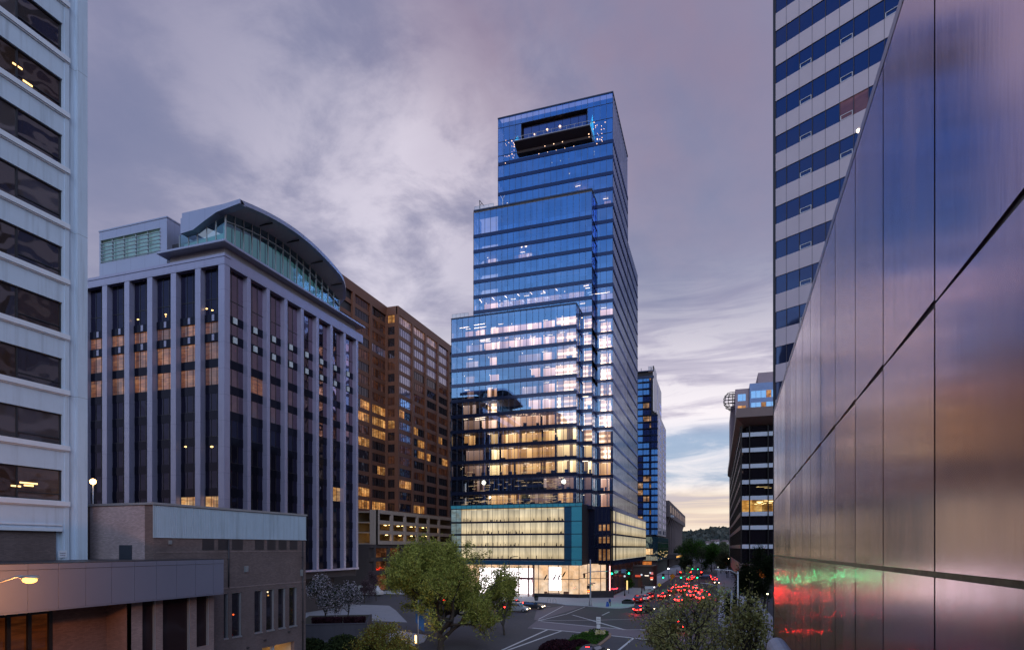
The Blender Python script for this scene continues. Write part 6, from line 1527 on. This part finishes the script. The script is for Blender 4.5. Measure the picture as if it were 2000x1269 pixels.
finish([
 (suv, 'red', 1247, 1176, 0, 'red car parked at the kerb, nearest of the three parked cars', K_, tail_off, 'car'),
 (sedan, 'white', 1261, 1172.5, 0, 'white car parked at the kerb between two red cars', K_, tail_off, 'car'),
 (sedan, 'red', 1270, 1168.5, 0, 'red car parked at the kerb, furthest of the three parked cars', K_, tail_off, 'car'),
 (sedan, 'dark', 1258, 1196, R(-28), 'dark car turning past the pavement corner with bright red tail lamps', Q_, None, 'car'),
 (sedan, 'dark', 1331, 1230, R(-14), 'dark car with red tail lamps behind the branches of the young tree', Q_, None, 'car'),
 (sedan, 'dark', 1158, 1284, R(-18), 'dark car entering at the bottom edge beside the planted median', Q_, None, 'car'),
 (sedan, 'dark', 1297, 1168, R(-10), 'dark car at the left lane of the queue, just past the parked cars', Q_, None, 'car'),
 (sedan, 'silver', 1326, 1176, 0, 'silver car, nearest of the queue', Q_, None, 'car'),
 (sedan, 'dark', 1313, 1157, 0, 'dark car in the left lane of the queue near the yellow diamond sign', Q_, None, 'car'),
 (suv, 'dark', 1332, 1157, 0, 'tall dark car in the second lane of the queue', Q_, None, 'car'),
 (sedan, 'silver', 1349, 1166, 0, 'silver car in the middle of the queue', Q_, None, 'car'),
 (sedan, 'dark', 1353, 1158, 0, 'dark car in the third lane ahead of the middle silver car', Q_, None, 'car'),
 (suv, 'silver', 1367, 1172, 0, 'tall silver car at the right side of the queue', Q_, None, 'car'),
 (sedan, 'red', 1371, 1161, 0, 'red car at the right side of the queue', Q_, None, 'car'),
 (suv, 'dark', 1379, 1166, 0, 'tall dark car furthest right in the queue', Q_, None, 'car'),
 (sedan, 'dark', 1347, 1134, 0, 'dark car waiting under the pale street sign', Q_, None, 'car'),
 (sedan, 'silver', 1352, 1130, 0, 'small far silver car under the pale street sign', Q_, None, 'car'),
 (sedan, 'dark', 1396, 1134, 0, 'far dark car on the right lane beyond the stop line', Q_, None, 'car'),
 (suv, 'blue', 1376, 1130, R(90), 'blue car crossing the far junction', Q_, None, 'car'),
 (sedan, 'silver', 1400, 1140, R(180), 'silver car coming towards the viewpoint with its headlamps on', Q_, None, 'car'),
 (sedan, 'dark', 1040, 1189, R(-90), 'dark car with headlamps on leaving the side street beside the large tree', Q_, None, 'car'),
 (sedan, 'red', 998, 1184, R(90), 'red car in the side street behind the thin tree', Q_, None, 'car'),
 (suv, 'silver', 1010, 1194, R(-90), 'tall silver car in the side street behind the thin tree', Q_, None, 'car'),
 (sedan, 'dark', 1321, 1150, 0, 'dark car ahead in the left lane, beyond the main queue', Q_, None, 'car'),
 (suv, 'silver', 1341, 1149, 0, 'tall silver car ahead of the queue in its second lane', Q_, None, 'car'),
 (sedan, 'white', 1360, 1151, 0, 'white car ahead of the queue in its third lane', Q_, None, 'car'),
 (suv, 'dark', 850, 1178, R(90), 'dark tall car in the side street behind the large tree', Q_, None, 'car'),
])
for p_ in (sedan, suv):
    for c in list(p_.children):
        for d_ in list(c.children): bpy.data.objects.remove(d_, do_unlink=True)
        bpy.data.objects.remove(c, do_unlink=True)
    bpy.data.objects.remove(p_, do_unlink=True)
# white van left
x_, y_ = G(724, 1163); vn = thing('white_van', 'long white van parked on the side street left of the large tree', 'van', (x_, y_, 0))
g = MB(); g.rings([[(x_+a, y_-1, .4), (x_+a, y_+1, .4), (x_+a, y_+1, b), (x_+a, y_+.85, b+.12), (x_+a, y_-.85, b+.12), (x_+a, y_-1, b)] for a, b in ((-2.9, 2.3), (-2.8, 2.45), (1.6, 2.45), (2.3, 1.4), (2.9, 1.2), (3.0, .9))], 0, True, False); g.build('body', CP['white'], vn, bevel=.03)
g = MB(); g.box(x_-2.5, x_+1.3, y_-1.02, y_-1.0, 1.35, 2.1); g.build('window', carglass, vn)
for a in (-1.9, 1.9):
    g = MB(); g.rings([[(x_+a+.36*math.cos(t_*math.pi/8), y_+b, .36+.36*math.sin(t_*math.pi/8)) for t_ in range(16)] for b in (-1.03, -.8)]); g.build('wheel', M['rubber'], vn)
    g = MB(); g.rings([[(x_+a+.36*math.cos(t_*math.pi/8), y_+b, .36+.36*math.sin(t_*math.pi/8)) for t_ in range(16)] for b in (.8, 1.03)]); g.build('wheel', M['rubber'], vn)

# ------------------------------------------------------------------ signals, lamps and signs
green = emat('green_signal', (.01,1,.30), 14); redS = emat('red_signal', (1,.02,.012), 30); hand = emat('orange_hand', (1,.13,.02), 9)
offl = pmat('lens_off', (.02,.02,.02), .3)
housing = pmat('signal_yellow', (.05,.045,.02), .5)
def head_(name, label, x_, y_, zc_, lit, parent_grp='traffic signals', s__=1.0, posts=None):
    t_ = thing(name, label, 'traffic signal', (x_, y_, zc_), parent_grp)
    g = MB(); g.box(x_-.19*s__, x_+.19*s__, y_-.12, y_+.12, zc_-.55*s__, zc_+.55*s__); g.box(x_-.34*s__, x_+.34*s__, y_+.13, y_+.15, zc_-.72*s__, zc_+.72*s__); g.build('housing', M['black'], t_)
    for i, (dz_, nm) in enumerate(((.36, 'red'), (0, 'amber'), (-.36, 'green'))):
        q = MB(); z_ = zc_+dz_*s__
        q.rings([[(x_+r_*math.cos(a*math.pi/8), y_-.12-o_, z_+r_*math.sin(a*math.pi/8)) for a in range(16)] for r_, o_ in ((.145*s__, .0), (.145*s__, .02), (.07*s__, .05))]); 
        m_ = green if (nm == 'green' and lit == 'g') else redS if (nm == 'red' and lit == 'r') else offl
        lens = q.build('lens', m_, t_)
        if m_ is not offl:
            gp_ = bpy.data.lights.new('signal_glow', 'POINT'); gp_.energy = 120 if nm == 'green' else 260; gp_.color = (0,1,.33) if nm == 'green' else (1,.015,.01); gp_.shadow_soft_size = .16*s__
            go_ = bpy.data.objects.new('signal_glow', gp_); C.objects.link(go_); go_.location = (x_, y_-.32, z_); attach(go_, t_)
        q = MB(); q.rings([[(x_+r_*math.cos(a*math.pi/8), y_-.12-o_, z_+r_*math.sin(a*math.pi/8)+0) for a in range(1, 8)] for r_, o_ in ((.165*s__, .0), (.165*s__, .24))], 0, False); q.build('visor', M['black'], lens)
    return t_
def pole(name, label, x_, y_, h, r0=.14, cat='pole', arm=None, m_=None, base=True):
    t_ = thing(name, label, cat, (x_, y_, KZ))
    g = MB(); g.lathe(x_, y_, [(r0*1.9, KZ), (r0*1.9, KZ+.25), (r0*1.3, KZ+.9), (r0, KZ+1.2), (r0*.7, h), (.01, h+.05)] if base else [(r0, 0), (r0*.7, h), (.01, h+.05)], 10); g.build('post', m_ or M['galv'], t_)
    if arm: g = MB(); g.tube(arm, [.09]+[.06]*(len(arm)-1), 7); g.build('arm', m_ or M['galv'], t_)
    return t_
# corner mast arm
bx, by = G(1153, 1182, KZ); d0 = depth(bx, by)
za = z_at(1116, d0); ex, ey = PD(1234, d0+3)
t_ = pole('signal_mast', 'grey signal mast with a long arm over the street at the pavement corner', bx, by, z_at(1092, d0), .20, 'signal mast', [(bx, by, za), (ex, ey, za+.25)])
for p_, lab in ((1195, 'green traffic signal on the corner mast arm, nearest to the mast'), (1228.5, 'green traffic signal at the outer end of the corner mast arm')):
    k = (p_-1153)/(1234-1153); head_('traffic_signal', lab, bx+(ex-bx)*k, by+(ey-by)*k-.2, z_at(1119, d0+2)+.36, 'g')
def board(name, label, px_, py__, d_, w_, h_, col, txt=None, tcol=None, cat='sign', ts=.3, post=None, dia=False):
    x_, y_ = PD(px_, d_); z_ = z_at(py__, d_); t_ = thing(name, label, cat, (x_, y_, z_))
    g = MB()
    if dia: g.hexa([(x_,y_,z_-h_),(x_,y_+.03,z_-h_),(x_,y_+.03,z_-h_),(x_,y_,z_-h_),(x_,y_,z_-h_),(x_,y_,z_-h_),(x_,y_,z_-h_),(x_,y_,z_-h_)]) if False else g.rings([[(x_, yy, z_-h_/2), (x_+w_/2, yy, z_), (x_, yy, z_+h_/2), (x_-w_/2, yy, z_)] for yy in (y_, y_+.03)], 0, True, False)
    else: g.box(x_-w_/2, x_+w_/2, y_, y_+.04, z_-h_/2, z_+h_/2)
    g.build('panel', col, t_)
    if txt:
        for i, l_ in enumerate(txt.split('\n')): text_obj('lettering', l_, ts, tcol or M['white_trim'], (x_, y_-.012, z_+ts*1.1*((len(txt.split('\n'))-1)/2-i)), Matrix.Rotation(R(90), 4, 'X'), t_)
    if post is not None: g = MB(); g.tube([(x_, y_+.07, post), (x_, y_+.07, z_-h_/2+.1)], .05, 6); g.build('post', M['dark_steel'], t_)
    return t_
bls = pmat('sign_blue', (.10,.20,.36), .5); wht = pmat('sign_white2', (.55,.58,.62), .5); yel = pmat('sign_yellow', (.75,.55,.02), .5, emis=(1,.8,.05), es=.12); org = pmat('sign_amber', (.62,.30,.02), .5); blk = M['black']
board('street_name_sign', 'pale blue street sign beside the nearer green signal on the mast arm', 1203.5, 1115.5, d0+1.5, .85, .62, wht, 'ST', blk, ts=.5)
board('lane_control_sign', 'pale blue sign with fine lines between the two signals on the mast arm', 1218, 1114.5, d0+2, .95, .85, bls, 'NO\nTURN', wht, ts=.28)
t_ = board('street_name_sign', 'upper dark blade sign on the corner mast', 1158, 1138, d0-.3, 1.0, .2, pmat('blade_dark', (.05,.07,.10), .5), 'STREET', wht, ts=.16)
t_ = board('street_name_sign', 'lower dark blade sign on the corner mast', 1153, 1141, d0-.3, 1.1, .2, pmat('blade_dark', (.05,.07,.10), .5), 'AVENUE', wht, ts=.16)
# curved arm to the left, pink light painted into its colour
x0_, y0_ = PD(1152, d0); g = MB()
sp = thing('side_signal_arm', 'short arm with a shaded signal reaching left from the corner mast', 'signal arm', (x0_, y0_, 6)); 
P_ = [PD(a, d0)+(z_at(b, d0),) for a, b in ((1154, 1115), (1146, 1118.5), (1138, 1121.5))]; g.tube(P_, .07, 6); g.build('arm', pmat('arm_pink_lit', (.30,.12,.11), .5), sp)
x1_, y1_ = PD(1141, d0); g = MB(); z_ = z_at(1123, d0); g.box(x1_-.17, x1_+.17, y1_-.1, y1_+.2, z_-.5, z_+.45); g.build('housing', M['black'], sp)
x1_, y1_ = PD(1149, d0-.5); ps = thing('pedestrian_signal', 'pedestrian signal with a glowing orange hand on the corner mast', 'pedestrian signal', (x1_, y1_, 3)); z_ = z_at(1153.5, d0)
g = MB(); g.box(x1_-.25, x1_+.32, y1_-.02, y1_+.3, z_-.25, z_+.25); g.box(x1_-.3, x1_+.2, y1_, y1_+.25, z_+.5, z_+1.15); g.build('housing', M['black'], ps)
g = MB(); g.box(x1_-.17, x1_-.02, y1_-.04, y1_-.02, z_-.12, z_+.12); g.box(x1_+.06, x1_+.24, y1_-.04, y1_-.02, z_-.12, z_+.12); g.build('lit_hand', hand, ps)
# gantry 2 and far signals
def gantry(name, lab, base_px, base_d, z_, ends, m_=None):
    x_, y_ = PD(base_px, base_d); ex_, ey_ = PD(*ends); return pole(name, lab, x_, y_, z_+.8, .15, 'signal mast', [(x_, y_, z_), ((x_+ex_)/2, (y_+ey_)/2, z_+.3), (ex_, ey_, z_+.2)], m_)
d2 = 172; z2 = z_at(1127, d2)
gantry('signal_mast', 'dark signal mast spanning the middle of the queue', 1268, d2, z2+.6, (1372, d2), M['dark_steel'])
for p_, lab in ((1295.5, 'large green signal above the left lane of the queue, right of the parked cars'), (1330.5, 'green signal beside the pale street sign'), (1362, 'green signal right of the pale street sign')):
    x_, y_ = PD(p_, d2); head_('traffic_signal', lab, x_, y_-.25, z2+.36, 'g')
d3 = 262; z3 = z_at(1117, d3)
gantry('signal_mast', 'far signal mast carrying three red signals', 1322, d3, z3+.5, (1376, d3), M['dark_steel'])
for p_, lab in ((1329.3, 'red signal, leftmost of three over the far junction'), (1349, 'red signal, middle of three over the far junction'), (1370, 'red signal, rightmost of three over the far junction')):
    x_, y_ = PD(p_, d3); head_('traffic_signal', lab, x_, y_-.25, z3-.36, 'r', s__=1.35)
d4 = 330; z4 = z_at(1111, d4)
gantry('signal_mast', 'furthest signal mast among the trees at the end of the street', 1396, d4, z4+.4, (1348, d4), M['dark_steel'])
for p_, q_, lab in ((1352.5, 1110, 'small green signal, first from left among the far trees'), (1363, 1110.5, 'small green signal, second from left among the far trees'), (1378, 1113, 'small green signal, third from left among the far trees'), (1388.5, 1113.5, 'small green signal, rightmost among the far trees')):
    x_, y_ = PD(p_, d4); head_('traffic_signal', lab, x_, y_-.25, z_at(q_, d4)+.36, 'g', s__=1.2)
board('street_name_sign', 'pale cream street sign hanging between two green signals', 1343, 1124, d2, 1.3, 1.35, pmat('sign_cream', (.55,.52,.42), .5), 'EXIT\nONLY', blk, ts=.42)
board('pedestrian_sign', 'bright yellow diamond pedestrian sign behind the parked cars', 1288, 1141.5, 165, 1.05, 1.05, yel, None, post=KZ, dia=True)
x_, y_ = PD(1288, 164.9); g = thing('x', None, None); bpy.data.objects.remove(g, do_unlink=True)
q = MB(); z_ = z_at(1141.5, 165); q.ball((x_, y_-.03, z_+.2), .07, n=6); q.box(x_-.05, x_+.05, y_-.05, y_-.02, z_-.22, z_+.12); pd_ = [o for o in C.objects if o.name.startswith('pedestrian_sign')][0]; q.build('symbol', blk, pd_)
board('warning_sign', 'large amber diamond warning sign left of the queue', 1313.5, 1124.5, 176, 1.7, 1.7, org, None, post=KZ, dia=True)
board('advance_sign', 'small yellow green sign below the amber diamond', 1310.5, 1131, 175, .75, .75, pmat('sign_lime', (.35,.32,.06), .5), None, post=KZ, dia=True)
# cobra lamp right
x_, y_ = PD(1441, 70); z_ = z_at(1121, 70); hx_, hy_ = PD(1400, 70)
lp = pole('street_lamp', 'grey cobra head street lamp with an unlit head over the right side of the street', x_, y_, z_+.3, .12, 'street lamp', [(x_, y_, z_), ((x_*2+hx_)/3, (y_*2+hy_)/3, z_+.45), (hx_, hy_, z_+.55)], base=False)
g = MB(); g.rings([[(hx_+a, hy_+r_*math.cos(t_*.7854), z_+.52+.6*r_*math.sin(t_*.7854)) for t_ in range(8)] for a, r_ in ((-.35, .03), (-.2, .14), (.2, .16), (.5, .07))]); g.build('lamp_head', M['galv'], lp)
# bent signal arm nearer
x_, y_ = PD(1429, 78); P_ = [PD(a, 78)+(z_at(b, 78),) for a, b in ((1429, 1161), (1415, 1150), (1400, 1143), (1385, 1139.5), (1368, 1138))]
lp = pole('signal_mast', 'thick grey mast with a curved arm rising out of the young leafed tree', x_, y_, z_at(1152, 78), .22, 'signal mast', P_, base=False)
# left cobra lamp, lit
x_, y_ = PD(-60, 29); P_ = [PD(a, 29)+(z_at(b, 29),) for a, b in ((-60, 1300), (-60, 1180), (-35, 1152), (0, 1136), (30, 1126), (44, 1124))]
lp = thing('street_lamp', 'lit orange cobra head street lamp in front of the metal fascia at lower left', 'street lamp', (x_, y_, 0))
g = MB(); g.tube([(x_, y_, 0)]+P_, [.13, .12, .10, .08, .06, .05, .045], 8); g.build('post', M['galv'], lp)
def lp3(px_, py__): return PD(px_, 29)+(z_at(py__, 29),)
c0 = Vector(lp3(57, 1129)); g = MB(); g.rings([[(c0.x+a*CS, c0.y+a*SN+r_*math.cos(t_*.7854), c0.z+.06+.42*r_*math.sin(t_*.7854)) for t_ in range(8)] for a, r_ in ((-.48, .06), (-.25, .2), (.2, .24), (.38, .12), (.46, .04))]); g.build('lamp_head', M['galv'], lp)
g = MB(); g.ball((c0.x+.03, c0.y, c0.z-.07), .30, sz=.55, n=14); g.build('lamp_glass', emat('sodium_lamp', (1,.45,.09), 4.5), lp)
pl_ = bpy.data.lights.new('sodium_glow', 'POINT'); pl_.energy = 1100; pl_.color = (1,.36,.09); pl_.shadow_soft_size = .2
q = bpy.data.objects.new('sodium_glow', pl_); C.objects.link(q); q.location = (c0.x, c0.y, c0.z-.55); attach(q, lp)
# globe lamp on the annex roof
x_, y_ = PD(181.5, 46); z_ = z_at(940, 46); lp = thing('globe_lamp', 'lit round globe lamp on a white post on the brick annex roof', 'lamp', (x_, y_, 15))
g = MB(); g.tube([(x_, y_, 14.6), (x_, y_, z_-.15)], .055, 8); g.build('post', M['white_trim'], lp)
g = MB(); g.ball((x_, y_, z_), .22, n=14); g.build('globe', emat('globe_glow', (1,.55,.18), 9), lp)
# globe lamps on the pavement
for i, (p_, lab) in enumerate(((1220, 'white globe street lamp nearest to the corner'), (1253, 'white globe street lamp beside the parked cars'), (1270, 'white globe street lamp behind the parked cars'))):
    d_ = [150, 158, 170][i]; x_, y_ = PD(p_, d_); z_ = z_at(1124.5, 150)
    lp = thing('globe_street_lamp', lab, 'street lamp', (x_, y_, KZ), 'globe lamps on the tower pavement')
    g = MB(); g.lathe(x_, y_, [(.2, KZ), (.16, KZ+.5), (.08, KZ+.7), (.07, z_-.3), (.14, z_-.2)], 8); g.build('post', M['black'], lp)
    g = MB(); g.ball((x_, y_, z_), .25, n=10); g.build('globe', emat('white_globe', (.75,.85,1), .8), lp)
for i, (p_, q_, d_, c_, s__, lab) in enumerate(((1343, 1077, 480, (1,.85,.6), 14, 'bright lamp above the trees at the end of the street'), (1423, 1091, 240, (1,.7,.4), 10, 'orange lamp at the left foot of the banded block'), (1305.5, 1110, 230, (1,.95,1), 9, 'small white lamp before the concrete block'), (1278, 1146, 165, (1,.9,.85), 3, 'small pale lamp behind the parked cars'), (1499, 1159, 110, (1,.85,.55), 10, 'bright lamp near the metal wall edge'), (1402, 1107, 300, (.9,1,.9), 5, 'small pale lamp right of the far green signals'))):
    x_, y_ = PD(p_, d_); z_ = z_at(q_, d_); lp = thing('distant_street_lamp', lab, 'street lamp', (x_, y_, 0)); g = MB(); g.tube([(x_, y_, 0), (x_, y_, z_)], .08, 5); g.build('post', M['dark_steel'], lp)
    g = MB(); g.ball((x_, y_, z_), .0011*d_, n=8); g.build('globe', emat('lamp_glow', c_, s__), lp)
# slim lamp by the podium
x_, y_ = PD(995, 118); z_ = z_at(1087, 118); hx_, hy_ = PD(1008, 118)
lp = pole('street_lamp', 'thin dark street lamp with a curved arm in front of the podium', x_, y_, z_-.4, .09, 'street lamp', [(x_, y_, z_-.5), (x_+.4, y_, z_), (hx_, hy_, z_+.1)], M['dark_steel'])
g = MB(); g.box(hx_-.5, hx_+.35, hy_-.15, hy_+.15, z_+.04, z_+.16); g.build('lamp_head', M['dark_steel'], lp)
# banner pole under the big tree
x_, y_ = PD(817, 68); lp = thing('banner_pole', 'grey pole with blue banners half hidden in the large tree', 'banner pole', (x_, y_, 0))
g = MB(); g.tube([(x_, y_, 0), (x_, y_, 6.2)], .07, 8); g.build('post', M['galv'], lp)
bb = pmat('banner_blue', (.015,.10,.34), .7)
for a0_, a1_, z0_, z1_, sh_ in ((.03, .75, 2.7, 4.6, .0), (.75, 1.3, 4.4, 5.4, .1), (-.3, .0, 3.4, 5.3, .0)):
    g = MB(); g.hexa([(x_+a0_,y_-.04+sh_,z0_+.35),(x_+a1_,y_-.04+sh_,z0_),(x_+a1_,y_-.02+sh_,z0_),(x_+a0_,y_-.02+sh_,z0_+.35),(x_+a0_,y_-.04+sh_,z1_),(x_+a1_,y_-.04+sh_,z1_-.25),(x_+a1_,y_-.02+sh_,z1_-.25),(x_+a0_,y_-.02+sh_,z1_)]); g.build('banner', bb, lp)
pl_ = bpy.data.lights.new('path_lamp', 'POINT'); pl_.energy = 220; pl_.color = (1,.55,.18); pl_.shadow_soft_size = .2
x_, y_ = PD(812, 63); pk = thing('path_lamp', 'low glowing path lamp under the large tree', 'lamp', (x_, y_, 0)); g = MB(); g.tube([(x_, y_, 0), (x_, y_, 3.0)], .05, 6); g.build('post', M['dark_steel'], pk)
g = MB(); g.tube([(x_, y_, 2.2), (x_, y_, 3.0)], .10, 8); g.build('lamp_glass', emat('path_glow', (1,.6,.2), 5), pk)
q = bpy.data.objects.new('path_lamp_light', pl_); C.objects.link(q); q.location = (x_-.4, y_-.4, 3.2); attach(q, pk)
# small street furniture at the corner
for i, (p_, q_) in enumerate(((1072, 1175), (1083, 1176.5))):
    x_, y_ = G(p_, q_, KZ); lab = ['bike rack hoop nearer to the entrance', 'bike rack hoop nearer to the corner'][i]
    g = MB(); g.tube([(x_-.35, y_, KZ), (x_-.35, y_, .75)]+[(x_-.35*math.cos(a*math.pi/8), y_, .75+.3*math.sin(a*math.pi/8)) for a in range(1, 8)]+[(x_+.35, y_, .75), (x_+.35, y_, KZ)], .035, 6); tag(g.build('bike_rack', M['galv']), 'grey steel '+lab, 'bike rack', 'bike racks on the pavement')
x_, y_ = G(1226, 1178, KZ); pb_ = thing('stone_planter', 'low dark stone planter on the pavement left of the parked cars', 'planter', (x_, y_, KZ)); g = MB(); g.box(x_-1.2, x_+1.3, y_-.5, y_+.5, KZ, KZ+.6); g.build('box', M['granite'], pb_, bevel=.04); leaf_mesh('plant', blobpts(np.random.RandomState(2), 400, (x_, y_, KZ+.55), (1, .4, .35)), .12, LM['dark'], pb_, np.random.RandomState(2))
x_, y_ = G(1044, 1172, KZ); pb_ = thing('stone_planter', 'dark planter beside the shop entrance', 'planter', (x_, y_, KZ)); g = MB(); g.lathe(x_+.4, y_, [(.35, KZ), (.5, KZ+.6), (.45, KZ+.6), (.4, KZ+.5)], 12); g.build('pot', M['granite'], pb_); leaf_mesh('plant', blobpts(np.random.RandomState(2), 300, (x_+.4, y_, KZ+.55), (.5, .5, .6)), .1, LM['dark'], pb_, np.random.RandomState(2))
x_, y_ = PD(1228, 158); tree('pavement_tree', 'small bushy green tree on the tower pavement behind the globe lamp', (x_, y_, KZ), 4.2, 2.6, 201, 1800, .16, LM['cover'], depth_=4, kids=(3, 3, 2), sig=.28)
# shop kiosk masses and lit signs down the tower side
rt = thing('dark_shop_pavilion', 'dark street shop with lit red and white signs behind the parked cars', 'shop', (-20.5, 190, 0))
xk_, yk_ = PD(1258, 180)
g = MB(); g.box(xk_-3.2, xk_+2.4, yk_, yk_+14, 0, 6.2); g.box(xk_-3.4, xk_+2.7, yk_-.3, yk_+14, 6.2, 6.5); g.build('wall', M['dark_concrete'], rt)
def lit(px_, py__, w_, h_, m_, nm='lit_sign'):
    x_ = x_at(px_, yk_-.35); z_ = z_at(py__, depth(x_, yk_-.35)); q = MB(); q.box(x_-w_/2, x_+w_/2, yk_-.42, yk_-.36, z_-h_/2, z_+h_/2); q.build(nm, m_, rt)
rsn = emat('red_shop_sign', (1,.10,.06), 2.2); wsn = emat('white_shop_sign', (1,.85,.7), 2.0)
lit(1246, 1124, 1.6, .6, emat('dim_red_sign', (.8,.12,.06), .7)); lit(1272.5, 1128, .9, .5, rsn); lit(1273, 1119, .8, .7, emat('pink_sign', (.9,.25,.25), .7)); lit(1264, 1123.5, 1.4, .18, wsn); lit(1272.5, 1131, .7, .15, wsn)
g = MB(); g.box(xk_-1.8, xk_-.6, yk_-.05, yk_+.1, .2, 3.2); g.build('door', pmat('brown_door', (.10,.05,.03), .5), rt)
rt = thing('lit_shop_sign', 'narrow yellow vertical lit sign on the tower street front', 'sign', (-24.5, 155, 3)); x_, y_ = PD(1224.8, 152)
g = MB(); g.box(x_-.16, x_+.16, y_, y_+.1, z_at(1151, 152), z_at(1133, 152)); g.build('panel', emat('yellow_sign', (1,.70,.25), 1.3), rt)
rt = thing('neon_sign', 'red neon strip glowing low behind the corner glass', 'sign', (-23.8, 150, 2)); rN = emat('red_neon', (1,.03,.05), 6)
g = MB()
for a, b in ((1192.5, 1196), (1197.5, 1203), (1203.5, 1206)): p0, p1 = PD(a, 149), PD(b, 149.5); z_ = z_at(1150.5-(a-1192)*.1, 149); g.tube([p0+(z_,), p1+(z_+.15,)], .10, 5)
g.build('tube', rN, rt)
# board, white barrier, people
x_, y_ = G(1186.5, 1183.5, KZ); rt = thing('blue_sandwich_board', 'small blue folding board on the pavement beside the standing person', 'sign', (x_, y_, KZ))
g = MB(); g.hexa([(x_-.3,y_-.3,KZ),(x_+.3,y_-.3,KZ),(x_+.3,y_-.26,KZ),(x_-.3,y_-.26,KZ),(x_-.18,y_-.04,1.1),(x_+.18,y_-.04,1.1),(x_+.18,y_,1.1),(x_-.18,y_,1.1)]); g.hexa([(x_-.3,y_+.26,KZ),(x_+.3,y_+.26,KZ),(x_+.3,y_+.3,KZ),(x_-.3,y_+.3,KZ),(x_-.18,y_+.005,1.1),(x_+.18,y_+.005,1.1),(x_+.18,y_+.04,1.1),(x_-.18,y_+.04,1.1)]); g.build('board', pmat('board_blue', (.02,.10,.42), .5), rt)
for i, (p_, q_) in enumerate(((1263, 1163), (1273, 1162))):
    x_, y_ = PD(p_, 168); rt = thing('white_barrier', ['white construction barrier behind the white parked car', 'white construction barrier behind the furthest parked red car'][i], 'barrier', (x_, y_, KZ), 'white barriers by the pavement')
    g = MB(); g.box(x_-.75, x_+.75, y_-.03, y_+.03, .6, 1.35); g.build('panel', M['white_trim'], rt); g = MB(); g.box(x_-.6, x_-.5, y_-.3, y_+.3, KZ, .6); g.box(x_+.5, x_+.6, y_-.3, y_+.3, KZ, .6); g.build('foot', M['galv'], rt)
def person(label, x_, y_, z_, top, legs, h=1.74, face=0, stride=.0):
    k = h/1.75; mt_ = {'skin': pmat('skin', (.40,.24,.18), .6), 'top': pmat('top_cloth', top, .9), 'legs': pmat('leg_cloth', legs, .9), 'hair': pmat('hair', (.02,.015,.012), .7)}
    V_ = {'pel': (0,0,.95), 'spi': (0,0,1.15), 'che': (0,.01,1.36), 'nec': (0,.0,1.50), 'hed': (0,-.01,1.60), 'cro': (0,-.01,1.68),
          'lh': (-.10,0,.90), 'lk': (-.11,-.03-stride,.50), 'la': (-.11,.03-stride,.09), 'lt': (-.12,-.13-stride,.04), 'rh': (.10,0,.90), 'rk': (.11,-.03+stride,.50), 'ra': (.11,.05+stride,.09), 'rt': (.12,-.10+stride,.04),
          'ls': (-.19,.01,1.40), 'le': (-.25,.03,1.13), 'lw': (-.25,-.06,.90), 'lf': (-.25,-.08,.80), 'rs': (.19,.01,1.40), 're': (.25,.03,1.13), 'rw': (.25,-.08,.90), 'rf': (.25,-.10,.80)}
    Rr = {'pel':.135,'spi':.125,'che':.15,'nec':.055,'hed':.088,'cro':.07,'lh':.10,'lk':.06,'la':.042,'lt':.035,'rh':.10,'rk':.06,'ra':.042,'rt':.035,'ls':.065,'le':.043,'lw':.032,'lf':.03,'rs':.065,'re':.043,'rw':.032,'rf':.03}
    E = [('pel','spi'),('spi','che'),('che','nec'),('nec','hed'),('hed','cro'),('pel','lh'),('lh','lk'),('lk','la'),('la','lt'),('pel','rh'),('rh','rk'),('rk','ra'),('ra','rt'),('che','ls'),('ls','le'),('le','lw'),('lw','lf'),('che','rs'),('rs','re'),('re','rw'),('rw','rf')]
    ks = list(V_); me = bpy.data.meshes.new('body'); c_, s__ = math.cos(face), math.sin(face)
    me.from_pydata([((v[0]*c_-v[1]*s__)*k, (v[0]*s__+v[1]*c_)*k, v[2]*k) for v in V_.values()], [(ks.index(a), ks.index(b)) for a, b in E], [])
    ob = bpy.data.objects.new('body_rig', me); C.objects.link(ob); md = ob.modifiers.new('skin', 'SKIN'); md.use_smooth_shade = True
    for i, n_ in enumerate(ks): me.skin_vertices[0].data[i].radius = (Rr[n_]*k, Rr[n_]*k*(.75 if n_ in ('pel','spi','che') else 1)); me.skin_vertices[0].data[i].use_root = (n_ == 'pel')
    ob.modifiers.new('sub', 'SUBSURF').levels = 2; dg = bpy.context.evaluated_depsgraph_get(); bm_ = bpy.data.meshes.new_from_object(ob.evaluated_get(dg)); bpy.data.objects.remove(ob, do_unlink=True)
    bm_.materials.clear(); [bm_.materials.append(mt_[n_]) for n_ in ('skin', 'top', 'legs', 'hair')]
    for p_ in bm_.polygons:
        z = p_.center.z/k; x = abs(p_.center.x)/k
        p_.material_index = 3 if z > 1.66 or (z > 1.56 and (p_.center.x*-s__+p_.center.y*c_) > .03) else 0 if (z > 1.46 or (x > .2 and z < .9 and z > .6)) else 1 if z > .93 else 2; p_.use_smooth = True
    bm_.transform(Matrix.Translation((x_, y_, z_))); rt_ = thing('person', label, 'person', (x_, y_, z_)); o = bpy.data.objects.new('body', bm_); C.objects.link(o); attach(o, rt_)
x_, y_ = G(1191, 1183, KZ); person('person in a blue jacket and dark trousers standing on the pavement beside the blue board', x_, y_, KZ, (.03,.07,.30), (.04,.03,.04), face=2.6, stride=.08)
x_, y_ = PD(1258, 165); person('person in dark clothes walking behind the parked white car', x_, y_, KZ, (.02,.02,.03), (.02,.02,.025), face=.4, stride=.15)
x_, y_ = PD(1254, 166); person('person in a dark coat next to the walker behind the parked cars', x_, y_, KZ, (.05,.03,.03), (.02,.02,.02), h=1.68, face=.2, stride=.05)
